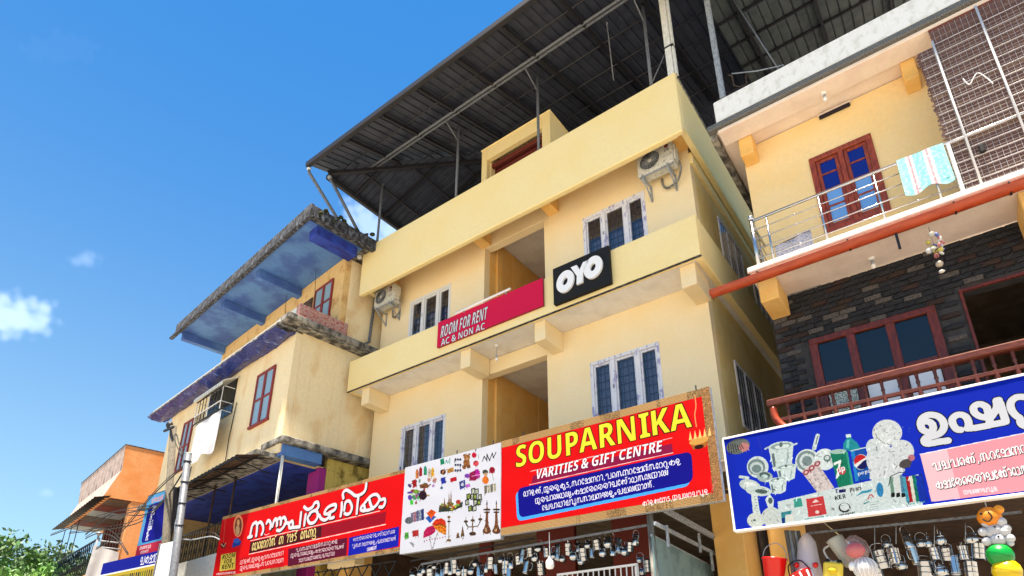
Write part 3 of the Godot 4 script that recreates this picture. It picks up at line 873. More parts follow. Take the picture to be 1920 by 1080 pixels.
	for k in 4:
		Z6(s, [775 + k * 28, 450 - k * 6, 798 + k * 28, 440 - k * 6, 800 + k * 28, 510 - k * 6, 778 + k * 28, 525 - k * 6], Color(0.42, 0.40, 0.34) if k % 2 == 0 else Color(0.72, 0.70, 0.60))
	# temple offerings and photo frames
	Z6(s, [357, 690, 365, 625, 420, 640, 480, 650, 580, 590, 575, 640, 480, 680], Color(0.20, 0.24, 0.20))
	for k in 14:
		E6(s, rng.randf_range(370, 560), rng.randf_range(600, 665), 13, 12, Color.from_hsv(rng.randf_range(0.05, 0.3), 0.7, rng.randf_range(0.3, 0.8)))
	for x in [411, 452, 470]:
		Z6(s, [x - 10, 640, x, 480 + (470 - x) * 1.2, x + 10, 640], brass)
	E6(s, 537, 595, 22, 20, Color(0.75, 0.25, 0.2))
	for fr in [[675, 495], [706, 500], [632, 545], [668, 548], [735, 550], [620, 600], [695, 600], [725, 600], [648, 655], [686, 655], [690, 550]]:
		Z6(s, [fr[0] - 20, fr[1] - 22, fr[0] + 18, fr[1] - 30, fr[0] + 19, fr[1] + 22, fr[0] - 18, fr[1] + 30], K)
		Z6(s, [fr[0] - 13, fr[1] - 15, fr[0] + 11, fr[1] - 21, fr[0] + 12, fr[1] + 15, fr[0] - 11, fr[1] + 21], Color(0.72, 0.76, 0.70) if rng.randf() > 0.3 else Color(0.55, 0.65, 0.3))
	# notebooks
	for k in 5:
		Z6(s, [100 + k * 24, 700 - k * 9, 124 + k * 24, 692 - k * 9, 126 + k * 24, 780 - k * 5, 104 + k * 24, 785 - k * 5], [Color(0.45, 0.42, 0.55), Color(0.62, 0.42, 0.5), Color(0.35, 0.35, 0.5), Color(0.55, 0.6, 0.7), Color(0.15, 0.2, 0.45)][k])
	E6(s, 85, 765, 38, 32, Color(0.40, 0.42, 0.46), -0.3)
	Z6(s, [235, 745, 290, 705, 332, 732, 278, 790], Color(0.15, 0.35, 0.72))
	Z6(s, [247, 700, 288, 662, 335, 690, 290, 748], Color(0.88, 0.32, 0.08))
	# two umbrellas
	L6(s, [272, 890, 292, 1030], 4, K)
	L6(s, [350, 870, 295, 1035], 4, K)
	Z6(s, [215, 928, 222, 870, 250, 830, 300, 812, 330, 830, 326, 870, 290, 900], Color(0.70, 0.06, 0.32))
	L6(s, [222, 895, 260, 872, 325, 850], 4, Color(0.9, 0.3, 0.45))
	Z6(s, [296, 800, 330, 758, 385, 745, 420, 770, 428, 840, 425, 898, 380, 882, 335, 850], Color(0.88, 0.52, 0.10))
	Z6(s, [296, 800, 330, 758, 385, 745, 420, 770, 425, 812, 370, 800, 330, 815], Color(0.82, 0.20, 0.08))
	L6(s, [330, 835, 380, 832, 426, 858], 6, Color(0.75, 0.15, 0.1))
	L6(s, [322, 812, 370, 802, 425, 822], 5, K)
	for k in 9:
		E6(s, 225 + k * 24, 955 - k * 6 + (8 if k > 4 else 0), 4, 7, Color(0.6, 0.2, 0.25))
	# brass lamps
	L6(s, [452, 740, 450, 940], 8, brass)
	E6(s, 452, 735, 14, 12, brass)
	E6(s, 452, 775, 16, 7, K)
	E6(s, 450, 948, 22, 11, brass)
	for st in [[535, 870, 930], [577, 810, 915]]:
		Z6(s, [st[0] - 18, st[2], st[0], st[1], st[0] + 18, st[2] - 4], Color(0.36, 0.28, 0.18))
		E6(s, st[0], st[2] - 40, 12, 8, brass)
	L6(s, [605, 780, 625, 825, 670, 825, 720, 815, 745, 765], 9, Color(0.35, 0.30, 0.22))
	L6(s, [670, 740, 670, 890], 11, brass)
	for x in [[607, 775], [670, 765], [740, 755]]:
		E6(s, x[0], x[1], 20, 12, Color(0.30, 0.24, 0.18))
		L6(s, [x[0], x[1] - 10, x[0], x[1] - 42], 5, brass)
	E6(s, 670, 888, 32, 18, Color(0.28, 0.20, 0.14))
	for x in [800, 887]:
		Z6(s, [x - 36, 870, x - 14, 800, x - 10, 690, x + 10, 690, x + 14, 800, x + 36, 860, x, 892], Color(0.46, 0.28, 0.18))
		E6(s, x, 862, 38, 28, Color(0.40, 0.24, 0.15))
		E6(s, x - 8, 850, 12, 16, Color(0.82, 0.66, 0.50))
		L6(s, [x, 690, x, 600], 10, brass)
		E6(s, x, 665, 34, 9, Color(0.28, 0.18, 0.12))
		E6(s, x, 690, 28, 8, Color(0.28, 0.18, 0.12))
		Z6(s, [x - 7, 620, x, 575, x + 7, 618], K)
	# small cards
	Z6(s, [45, 880, 80, 872, 82, 930, 47, 940], Color(0.30, 0.62, 0.25))
	Z6(s, [115, 860, 172, 850, 175, 905, 118, 918], Color(0.68, 0.18, 0.18))
	L6(s, [92, 968, 128, 1006], 6, K)
	L6(s, [105, 966, 132, 990], 6, K)
func Z7(s: Dictionary, a: Array, c: Color) -> void:
	var o := []
	for k in range(0, a.size(), 2):
		o.append(1380 + a[k] / 4.908)
		o.append(780 + a[k + 1] / 4.908)
	s_poly(s, o, c)
func E7(s: Dictionary, x: float, y: float, rx: float, ry: float, c: Color, rot := 0.0, a0 := 0.0, a1 := TAU) -> void:
	s_ell(s, 1380 + x / 4.908, 780 + y / 4.908, rx / 4.908, ry / 4.908, c, rot, a0, a1)
func L7(s: Dictionary, a: Array, w: float, c: Color) -> void:
	var o := []
	for k in range(0, a.size(), 2):
		o.append(1380 + a[k] / 4.908)
		o.append(780 + a[k + 1] / 4.908)
	s_line(s, o, w / 4.908, c)
func pot7(s: Dictionary, x: float, y: float, r: float, h: float) -> void:
	var a := Color(0.80, 0.87, 0.88)
	var d := Color(0.36, 0.45, 0.46)
	Z7(s, [x - r, y - h * 0.4, x + r, y - h * 0.55, x + r * 0.85, y + h * 0.5, x + r * 0.3, y + h * 0.7, x - r * 0.6, y + h * 0.7], a)
	Z7(s, [x - r * 0.75, y - h * 0.1, x - r * 0.55, y - h * 0.15, x - r * 0.4, y + h * 0.6, x - r * 0.6, y + h * 0.6], d)
	Z7(s, [x + r * 0.5, y - h * 0.2, x + r * 0.62, y - h * 0.2, x + r * 0.5, y + h * 0.5, x + r * 0.4, y + h * 0.5], Color(0.6, 0.7, 0.7))
	E7(s, x, y - h * 0.48, r * 1.02, h * 0.22, a, -0.15)
	E7(s, x, y - h * 0.48, r * 0.85, h * 0.15, Color(0.55, 0.64, 0.65), -0.15)
	E7(s, x + r * 0.1, y - h * 0.46, r * 0.6, h * 0.1, Color(0.86, 0.92, 0.92), -0.15)
	E7(s, x, y - h * 0.55, r * 0.14, h * 0.12, d)
	L7(s, [x - r * 1.25, y - h * 0.35, x - r * 1.02, y - h * 0.42], 16, a)
	L7(s, [x + r * 1.02, y - h * 0.55, x + r * 1.25, y - h * 0.6], 16, a)
func blue_print(s: Dictionary) -> void:
	var a := Color(0.82, 0.88, 0.89)
	var d := Color(0.30, 0.38, 0.38)
	rng.seed = 31
	# fish-like head at the sign's left end
	E7(s, 20, 280, 110, 70, Color(0.42, 0.45, 0.44), -0.25)
	E7(s, 75, 285, 48, 40, Color(0.78, 0.52, 0.52), -0.2)
	for k in 7:
		L7(s, [-70 + k * 20, 250 + k * 4, -60 + k * 22, 360 - k * 10], 6, Color(0.12, 0.12, 0.13))
	# steel pots and pans
	E7(s, 200, 470, 100, 100, a)
	for k in 3:
		E7(s, 190, 470 + k * 8, 80 - k * 18, 74 - k * 18, Color(0.45, 0.53, 0.54) if k % 2 == 0 else Color(0.75, 0.82, 0.83))
	L7(s, [40, 560, 110, 570], 26, a)
	pot7(s, 415, 370, 115, 190)
	pot7(s, 460, 520, 95, 110)
	E7(s, 130, 640, 100, 55, Color(0.74, 0.80, 0.81), 0.25)
	E7(s, 140, 640, 70, 32, Color(0.88, 0.92, 0.92), 0.25)
	E7(s, 265, 560, 75, 50, Color(0.62, 0.70, 0.70), 0.1)
	E7(s, 265, 545, 50, 28, d, 0.1)
	E7(s, 265, 556, 30, 18, Color(0.75, 0.85, 0.86), 0.1)
	pot7(s, 385, 640, 85, 110)
	E7(s, 210, 690, 120, 48, Color(0.78, 0.84, 0.84), 0.1)
	E7(s, 235, 695, 60, 20, d, 0.1)
	Z7(s, [140, 720, 195, 715, 225, 900, 160, 910], a)
	for k in 6:
		L7(s, [172 + k * 4, 745 + k * 26, 182 + k * 4, 745 + k * 26], 5, d)
	E7(s, 185, 960, 82, 70, Color(0.82, 0.86, 0.84))
	E7(s, 170, 960, 14, 10, d)
	Z7(s, [270, 770, 310, 715, 350, 770, 345, 850, 300, 855], a)
	E7(s, 318, 780, 20, 30, d)
	E7(s, 330, 930, 95, 90, Color(0.80, 0.84, 0.83))
	# frying pan and lid
	L7(s, [720, 300, 752, 180], 34, a)
	L7(s, [735, 260, 752, 190], 8, d)
	E7(s, 660, 420, 115, 115, a)
	for k in 3:
		E7(s, 655, 415, 95 - k * 24, 95 - k * 24, Color(0.48, 0.56, 0.57) if k % 2 == 0 else Color(0.80, 0.86, 0.87))
	E7(s, 820, 400, 100, 100, Color(0.85, 0.90, 0.91))
	E7(s, 840, 390, 35, 32, Color(0.4, 0.48, 0.48))
	E7(s, 838, 385, 20, 18, a)
	# crates
	Z7(s, [600, 510, 740, 415, 905, 660, 760, 720], Color(0.82, 0.78, 0.78))
	for k in 3:
		var bx := 645 + k * 52
		var by := 520 - k * 40
		E7(s, bx, by, 24, 32, Color(0.60, 0.30, 0.34), 0.9)
		E7(s, bx, by, 11, 15, Color(0.88, 0.78, 0.78), 0.9)
		L7(s, [bx + 10, by + 30, bx + 110, by + 190], 3, Color(0.55, 0.52, 0.55))
		for j in 3:
			L7(s, [bx + 20 + j * 26, by + 70 + j * 40, bx + 45 + j * 26, by + 58 + j * 40], 5, Color(0.45, 0.45, 0.48))
	# green can
	Z7(s, [865, 330, 1020, 318, 1085, 630, 1010, 660, 940, 655], Color(0.03, 0.47, 0.36))
	E7(s, 942, 328, 76, 22, Color(0.62, 0.76, 0.72), -0.08)
	Z7(s, [1012, 330, 1028, 330, 1082, 625, 1062, 640], Color(0.20, 0.62, 0.52))
	s_text(s, "7", 1565, 899, 1579, 893, 31, Color(0.92, 0.94, 0.94), 0.0, Color.BLACK, 0.12)
	E7(s, 975, 505, 36, 36, Color(0.75, 0.25, 0.28))
	s_text(s, "up", 1571, 891, 1586, 886, 12, Color(0.92, 0.94, 0.94))
	# bottle
	Z7(s, [1015, 170, 1055, 165, 1062, 205, 1110, 240, 1150, 300, 1190, 560, 1095, 590, 1060, 330, 985, 300, 990, 250, 1020, 205], Color(0.10, 0.55, 0.60))
	Z7(s, [1010, 172, 1056, 165, 1060, 195, 1014, 200], Color(0.85, 0.92, 0.92))
	Z7(s, [1020, 225, 1045, 215, 1040, 300, 1015, 290], Color(0.35, 0.75, 0.76))
	# blue can
	Z7(s, [1055, 320, 1185, 290, 1235, 560, 1220, 580, 1100, 605], Color(0.04, 0.30, 0.66))
	Z7(s, [1055, 320, 1090, 312, 1130, 598, 1100, 605], Color(0.10, 0.50, 0.80))
	E7(s, 1152, 425, 66, 72, Color(0.90, 0.92, 0.93))
	E7(s, 1150, 422, 62, 66, Color(0.75, 0.10, 0.14), -0.5, PI, TAU)
	E7(s, 1156, 432, 60, 62, Color(0.03, 0.06, 0.36), -0.75, 0, PI)
	L7(s, [1095, 455, 1140, 425, 1165, 410, 1210, 385], 16, Color(0.90, 0.92, 0.93))
	s_text(s, "pepsi", 1610, 894, 1636, 887, 9, Color(0.92, 0.94, 0.96))
	L7(s, [1060, 322, 1195, 290], 9, Color(0.80, 0.88, 0.88))
	# rice bag bundle
	E7(s, 1330, 400, 130, 160, Color(0.83, 0.86, 0.88))
	Z7(s, [1230, 580, 1235, 380, 1440, 360, 1560, 500, 1470, 600, 1330, 620], Color(0.84, 0.87, 0.89))
	E7(s, 1530, 330, 110, 110, Color(0.82, 0.85, 0.87))
	E7(s, 1262, 290, 66, 80, Color(0.80, 0.84, 0.86))
	E7(s, 1392, 155, 138, 122, Color(0.84, 0.87, 0.88))
	for k in 40:
		var q := Vector2(rng.randf_range(1240, 1600), rng.randf_range(70, 520))
		L7(s, [q.x, q.y, q.x + rng.randf_range(-22, 22), q.y + rng.randf_range(-14, 14)], 3, Color(0.52, 0.55, 0.56))
	L7(s, [1270, 120, 1300, 200, 1360, 250, 1440, 270], 5, Color(0.40, 0.42, 0.42))
	E7(s, 1560, 440, 60, 40, Color(0.30, 0.28, 0.28), -0.4)
	E7(s, 1615, 385, 32, 30, Color(0.72, 0.45, 0.50))
	# packets along the bottom
	Z7(s, [385, 790, 800, 690, 1400, 560, 1700, 560, 1720, 820, 400, 1000], Color(0.80, 0.86, 0.87))
	Z7(s, [530, 770, 600, 755, 615, 830, 540, 845], Color(0.22, 0.60, 0.55))
	Z7(s, [415, 890, 510, 870, 515, 985, 425, 998], Color(0.20, 0.55, 0.60))
	Z7(s, [455, 910, 530, 900, 530, 975, 455, 985], Color(0.86, 0.88, 0.86))
	Z7(s, [420, 940, 450, 935, 450, 990, 425, 995], Color(0.05, 0.2, 0.5))
	Z7(s, [645, 765, 805, 738, 835, 905, 668, 930], Color(0.78, 0.22, 0.24))
	Z7(s, [700, 800, 735, 765, 765, 790], Color(0.92, 0.82, 0.80))
	E7(s, 748, 885, 20, 16, Color(0.92, 0.82, 0.80))
	L7(s, [690, 830, 790, 812], 6, Color(0.92, 0.78, 0.76))
	L7(s, [640, 950, 860, 915], 5, Color(0.3, 0.6, 0.62))
	Z7(s, [945, 682, 1010, 672, 1012, 700, 950, 708], Color(0.06, 0.07, 0.35))
	Z7(s, [915, 675, 935, 672, 938, 706, 920, 708], Color(0.06, 0.07, 0.35))
	s_text(s, "KER", 1567, 938, 1587, 934, 8, Color(0.08, 0.13, 0.14))
	E7(s, 1000, 845, 55, 45, Color(0.14, 0.15, 0.16))
	E7(s, 1000, 838, 42, 36, Color(0.82, 0.87, 0.88))
	for k in 9:
		L7(s, [955 + k * 16, 915 - k * 3 + (k % 2) * 10, 962 + k * 16, 908 - k * 3], 7, Color(0.12, 0.13, 0.14))
	E7(s, 888, 855, 15, 14, Color(0.60, 0.64, 0.65))
	s_text(s, "Pears", 1595, 924, 1616, 918, 8, Color(0.20, 0.16, 0.16))
	Z7(s, [1105, 740, 1160, 690, 1255, 675, 1240, 700, 1160, 715], Color(0.22, 0.58, 0.70))
	E7(s, 1325, 680, 32, 66, Color(0.16, 0.50, 0.72), -0.1)
	L7(s, [1215, 765, 1230, 730, 1250, 725, 1265, 750], 8, Color(0.72, 0.22, 0.24))
	L7(s, [1180, 810, 1220, 790], 10, Color(0.22, 0.52, 0.55))
	for k in 4:
		L7(s, [1230, 800 + k * 22, 1310, 786 + k * 22], 4, Color(0.55, 0.62, 0.64))
	# pens and books
	for k in 3:
		Z7(s, [1410 + k * 48, 560 - k * 8, 1435 + k * 48, 556 - k * 8, 1462 + k * 48, 720, 1430 + k * 48, 730], [Color(0.40, 0.55, 0.48), Color(0.82, 0.84, 0.84), Color(0.30, 0.50, 0.62)][k])
		Z7(s, [1425 + k * 48, 712, 1460 + k * 48, 704, 1464 + k * 48, 742, 1430 + k * 48, 750], Color(0.06, 0.06, 0.08))
	L7(s, [1405, 640, 1425, 555, 1500, 520, 1560, 520], 6, Color(0.14, 0.2, 0.24))
	var bc := [Color(0.25, 0.6, 0.7), Color(0.62, 0.08, 0.12), Color(0.85, 0.86, 0.8), Color(0.05, 0.45, 0.38), Color(0.86, 0.9, 0.9), Color(0.02, 0.14, 0.55)]
	for k in 6:
		Z7(s, [1530 + k * 30, 565 - k * 5, 1566 + k * 30, 558 - k * 5, 1612 + k * 30, 790 - k * 3, 1570 + k * 30, 800 - k * 3], bc[k])
	Z7(s, [1650, 550, 1705, 545, 1760, 760, 1745, 800, 1690, 790], Color(0.03, 0.18, 0.66))
	for k in 5:
		L7(s, [1600 + k * 30, 815 - k * 5, 1616 + k * 30, 806 - k * 5], 8, Color(0.35, 0.7, 0.75))
	# seam in the flex
	L7(s, [205, 190, 240, 340], 3, Color(0.25, 0.25, 0.7))
	grainy(s.img, Color(0.01, 0.13, 0.66), 0.05)
	detail(s.img, Color(0.01, 0.13, 0.66), 260)
	# lettering
	var lt := [[275, 585, 340, 588, 400, 630, 412, 700, 370, 748, 300, 742, 240, 700, 215, 620, 240, 540, 310, 492, 400, 482, 500, 512, 570, 590, 580, 680, 530, 760, 430, 808, 320, 832, 280, 862, 275, 900, 312, 928, 400, 922, 520, 900, 640, 882], [840, 715, 780, 705, 722, 630, 712, 550, 770, 492, 850, 480, 920, 512, 960, 580, 965, 650, 950, 690], [950, 695, 1100, 680, 1300, 640, 1540, 590], [1432, 250, 1490, 400, 1540, 585], [1270, 530, 1150, 508, 1062, 450, 1042, 370, 1100, 320, 1180, 322, 1250, 372, 1272, 470, 1300, 620], [1400, 260, 1402, 380, 1310, 520], [1860, 210, 1800, 202, 1700, 212, 1622, 290, 1632, 400, 1700, 490, 1760, 535, 1785, 620, 1840, 655, 1900, 650], [1860, 210, 1960, 230, 2030, 320, 2010, 430, 1950, 520]]
	s_zoom(s, 1700, 720, 8.309, lt, 98, Color(0.01, 0.02, 0.10), 1.6)
	s_zoom(s, 1700, 720, 8.309, lt, 98, Color(0.76, 0.77, 0.80))
	# pink field with two lines
	s_poly(s, [1725, 852, 2100, 776, 2100, 900, 1747, 941], Color(0.86, 0.55, 0.60))
	s_poly(s, [1725, 852, 1775, 842, 1800, 935, 1747, 941], Color(0.86, 0.68, 0.72))
	s_line(s, [1725, 852, 2100, 776], 1.6, Color(0.88, 0.86, 0.90))
	var l1 := "pa la pa ra kka h , sa rr ee sha na rr i , pa ra"
	var l2 := "ka sha ee ta ra ta ta i la ee kka h aa va sa ya ma aa"
	for pas in 2:
		var g: float = 1.1 if pas == 0 else 0.0
		var c2 := Color(0.16, 0.10, 0.12) if pas == 0 else Color(0.93, 0.92, 0.93)
		var o2: float = 0.8 if pas == 0 else 0.0
		s_mal(s, l1, 1751, 883, 1975, 838, 14, 1.9, c2, g * 0.5, o2, o2)
		s_mal(s, l2, 1757, 918, 1975, 878, 14, 1.9, c2, g * 0.5, o2, o2)
	s_mal(s, "ma la ya aa la pa u lla", 1808, 927, 1872, 919, 7, 1.4, Color(0.90, 0.80, 0.84))

# ---------- the three-storey cream building ----------
func cream_building() -> void:
	var t := thing("cream_building", "three storey cream lodging house with wraparound balcony bands", "building")
	var W := -0.85
	var B := -11.0
	# walls: two front bays per floor left and right of the recess, from the shop floor to the roof slab
	var L0 := -12.1
	var L1 := -8.38
	var R0 := -6.57
	var R1 := -3.0
	var wy := [[4.7, 8.48], [8.5, 12.28]]
	for f in 2:
		var y0: float = wy[f][0]
		var y1: float = wy[f][1]
		wall_open(t, L0, L1, y0, y1, W, -11.0, -9.49, [6.15, 9.85][f], [7.45, 11.15][f], M.cream)
		wall_open(t, R0, R1, y0, y1, W, -5.53, -4.02, [6.15, 9.85][f], [7.55, 11.2][f], M.cream)
		window3(t, -11.0, -9.49, [6.15, 9.85][f], [7.45, 11.15][f], W, M.upvc if f == 0 else M.white_frame, f)
		window3(t, -5.53, -4.02, [6.15, 9.85][f], [7.55, 11.2][f], W, M.upvc, f + 2)
		# recess: side walls, back wall, ceiling, beam over the mouth
		var ceil_y: float = [8.40, 12.22][f]
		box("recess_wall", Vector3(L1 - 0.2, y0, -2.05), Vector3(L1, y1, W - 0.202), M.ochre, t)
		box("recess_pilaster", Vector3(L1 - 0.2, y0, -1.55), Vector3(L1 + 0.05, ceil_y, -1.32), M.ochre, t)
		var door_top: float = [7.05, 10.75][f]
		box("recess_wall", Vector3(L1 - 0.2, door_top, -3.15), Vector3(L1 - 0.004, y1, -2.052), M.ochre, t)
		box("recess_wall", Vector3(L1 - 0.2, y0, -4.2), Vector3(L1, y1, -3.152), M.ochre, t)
		var d := box("door_leaf", Vector3(L1 - 0.95, y0 + 0.02, -3.08), Vector3(L1 - 0.18, door_top - 0.07, -3.04), M.rusty_red, t)
		d.set_meta("label", "door standing open inside the recess")
		var df := door_frame(t, L1 - 0.05, y0, door_top, -3.15, -2.05)
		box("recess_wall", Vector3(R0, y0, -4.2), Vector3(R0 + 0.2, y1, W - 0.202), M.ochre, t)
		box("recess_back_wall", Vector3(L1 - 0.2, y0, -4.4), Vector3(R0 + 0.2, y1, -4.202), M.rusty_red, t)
		box("recess_ceiling", Vector3(L1, ceil_y, -4.2), Vector3(R0, ceil_y + 0.05, W - 0.26), M.soffit, t)
		box("recess_beam", Vector3(L1 + 0.002, [8.10, 11.72][f], W - 0.25), Vector3(R0 - 0.002, [8.478, 12.28][f], W - 0.01), M.cream, t)
		# side walls and back
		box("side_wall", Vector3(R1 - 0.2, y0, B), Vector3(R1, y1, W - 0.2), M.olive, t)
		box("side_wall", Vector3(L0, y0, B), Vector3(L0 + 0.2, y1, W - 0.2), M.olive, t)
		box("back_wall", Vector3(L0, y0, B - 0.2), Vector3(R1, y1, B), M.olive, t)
	# band between the floors: deep fascia and soffit slab
	box("balcony_slab", Vector3(-12.2, 8.484, B), Vector3(-2.83, 8.62, -0.10), M.soffit, t)
	box("balcony_band", Vector3(-12.24, 8.47, -0.13), Vector3(-2.77, 9.35, 0.0), M.band, t)
	box("balcony_band", Vector3(-2.90, 8.47, -5.6), Vector3(-2.77, 9.35, -0.132), M.band, t)
	box("balcony_band", Vector3(-12.24, 8.47, -3.0), Vector3(-12.11, 9.35, -0.132), M.band, t)
	box("dark_edge_strip", Vector3(-12.25, 8.455, -0.05), Vector3(-2.76, 8.468, 0.005), M.mould_dark, t, 0.003)  # thin dark line under the band, drawn in the fascia's mottled material
	# top fascia: parapet that also hangs below the roof slab
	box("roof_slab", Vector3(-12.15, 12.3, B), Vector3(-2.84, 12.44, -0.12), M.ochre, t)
	box("added_dark_sheet", Vector3(-12.04, 12.442, B), Vector3(-2.94, 12.455, -0.13), M.dark_steel, t, 0.002)  # unseen dark sheet, added to cut light reflected up under the roof
	box("parapet", Vector3(-12.17, 11.37, -0.12), Vector3(-2.80, 12.93, 0.0), M.band, t, 0.02)
	box("parapet", Vector3(-2.92, 11.55, B), Vector3(-2.80, 12.85, -0.122), M.band, t)
	box("parapet", Vector3(-12.17, 11.6, B), Vector3(-12.05, 12.93, -0.122), M.band, t)
	box("parapet_cap", Vector3(-2.93, 12.852, B), Vector3(-2.78, 12.89, -0.13), M.mould, t)
	box("edge_moulding", Vector3(-12.16, 11.40, -0.17), Vector3(-2.95, 11.46, -0.122), M.band, t)
	# brackets under the slabs
	for x in [[-11.82, -11.54], [-8.46, -8.17], [-6.42, -6.15], [-3.22, -2.94]]:
		box("bracket", Vector3(x[0], 8.03, W + 0.002), Vector3(x[1], 8.482, -0.16), M.cream, t, 0.008)
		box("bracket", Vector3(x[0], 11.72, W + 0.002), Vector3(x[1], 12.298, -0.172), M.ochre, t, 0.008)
	box("side_beam", Vector3(-3.05, 11.35, -9.0), Vector3(-2.93, 11.62, -0.86), M.band, t)
	# windows of the side wall, seen edge-on along the alley
	for wv in [[-2.3, -3.9, 9.55, 11.0], [-4.6, -5.9, 9.6, 11.0], [-1.95, -3.7, 5.9, 7.3]]:
		side_window(t, R1, wv[1], wv[0], wv[2], wv[3])
	# rooftop stair cabin behind the parapet
	var c := Vector3(-8.43, 12.45, -0.7)
	box("stair_cabin_front", c + Vector3(0, 0, -0.15), c + Vector3(0.18, 2.38, 0), M.band, t)
	box("stair_cabin_front", c + Vector3(1.95, 0, -0.15), c + Vector3(2.20, 2.38, 0), M.band, t)
	box("stair_cabin_lintel", c + Vector3(0.182, 2.0, -0.15), c + Vector3(1.948, 2.38, -0.002), M.band, t)
	box("stair_cabin_side", c + Vector3(2.0, 0, -2.4), c + Vector3(2.20, 2.38, -0.152), M.band, t)
	box("stair_cabin_side", c + Vector3(0, 0, -2.4), c + Vector3(0.2, 2.38, -0.152), M.band, t)
	box("stair_cabin_roof", c + Vector3(-0.02, 2.382, -2.42), c + Vector3(2.22, 2.42, 0.02), M.band, t)
	box("stair_door", c + Vector3(0.182, 0, -0.4), c + Vector3(1.948, 2.0, -0.34), M.rusty_red, t)
	box("dark_door_frame", c + Vector3(0.182, 1.86, -0.30), c + Vector3(1.948, 1.998, -0.2), M.rusty_red, t)
	# ground floor pillar and shop walls under the sign
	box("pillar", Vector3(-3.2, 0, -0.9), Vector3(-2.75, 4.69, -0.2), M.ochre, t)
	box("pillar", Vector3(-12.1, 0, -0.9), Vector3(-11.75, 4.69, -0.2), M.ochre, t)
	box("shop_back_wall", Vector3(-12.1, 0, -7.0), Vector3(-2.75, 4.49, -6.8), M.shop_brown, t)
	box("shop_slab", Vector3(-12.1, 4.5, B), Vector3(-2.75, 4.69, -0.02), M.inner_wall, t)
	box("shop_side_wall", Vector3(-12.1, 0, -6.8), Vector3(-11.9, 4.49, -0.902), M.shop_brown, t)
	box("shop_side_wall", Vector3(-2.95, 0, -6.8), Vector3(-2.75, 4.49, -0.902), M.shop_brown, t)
	for x in [[-8.6, -8.25], [-7.1, -6.2], [-5.4, -4.6]]:
		box("shop_door", Vector3(x[0], 1.0, -1.2), Vector3(x[1], 4.5, -1.1), M.rusty_red, t)
	# small things fixed to the front
	lamp_pendant("pendant_bulb", "bare bulb on a short rod below the cream balcony soffit", Vector3(-7.62, 8.48, -0.42), 0.26)
	for f in 2:
		var b := thing("ceiling_bulb_holder", ["white round bulb holder on the lower recess ceiling", "white round bulb holder on the upper recess ceiling"][f], "bulb holder", Vector3(-7.2, [8.40, 12.22][f], -2.3))
		obj("rose", lathem([Vector2(0, 0), Vector2(0.05, -0.002), Vector2(0.05, -0.02), Vector2(0.02, -0.04), Vector2(0, -0.04)]), M.white, b)
		obj("socket", lathem([Vector2(0.018, -0.038), Vector2(0.018, -0.07), Vector2(0, -0.07)]), M.galv, b)
	# white corner post and drain pipe
	var cp := thing("corner_pipe", "weathered white square pipe rising from parapet corner to metal roof", "pipe")
	box("pipe_shaft", Vector3(-2.95, 12.935, -0.15), Vector3(-2.82, 15.3, -0.02), M.white_cement, cp, 0.006)
	box("pipe_shaft", Vector3(-2.815, 12.935, -0.15), Vector3(-2.77, 15.3, -0.05), M.white_cement, cp, 0.006)
	box("clamp", Vector3(-2.96, 13.7, -0.16), Vector3(-2.765, 13.74, -0.01), M.dark_steel, cp, 0.003)
func door_frame(t: Node3D, x: float, y0: float, y1: float, z0: float, z1: float) -> Node3D:
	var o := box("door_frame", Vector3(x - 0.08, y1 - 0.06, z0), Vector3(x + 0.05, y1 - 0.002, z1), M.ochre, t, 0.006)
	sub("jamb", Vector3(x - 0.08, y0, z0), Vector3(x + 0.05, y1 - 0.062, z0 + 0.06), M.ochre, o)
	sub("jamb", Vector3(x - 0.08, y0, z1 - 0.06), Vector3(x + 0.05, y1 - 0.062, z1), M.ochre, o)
	return o
func wall_open(t: Node3D, x0: float, x1: float, y0: float, y1: float, z: float, ox0: float, ox1: float, oy0: float, oy1: float, m: Material) -> void:
	# a wall with one opening: four butted pieces of one front wall
	var st := st_new()
	sbox(st, Vector3(x0, y0, z - 0.2), Vector3(ox0, y1, z))
	sbox(st, Vector3(ox1, y0, z - 0.2), Vector3(x1, y1, z))
	sbox(st, Vector3(ox0, y0, z - 0.2), Vector3(ox1, oy0, z))
	sbox(st, Vector3(ox0, oy1, z - 0.2), Vector3(ox1, y1, z))
	obj("front_wall", fin(st), m, t)
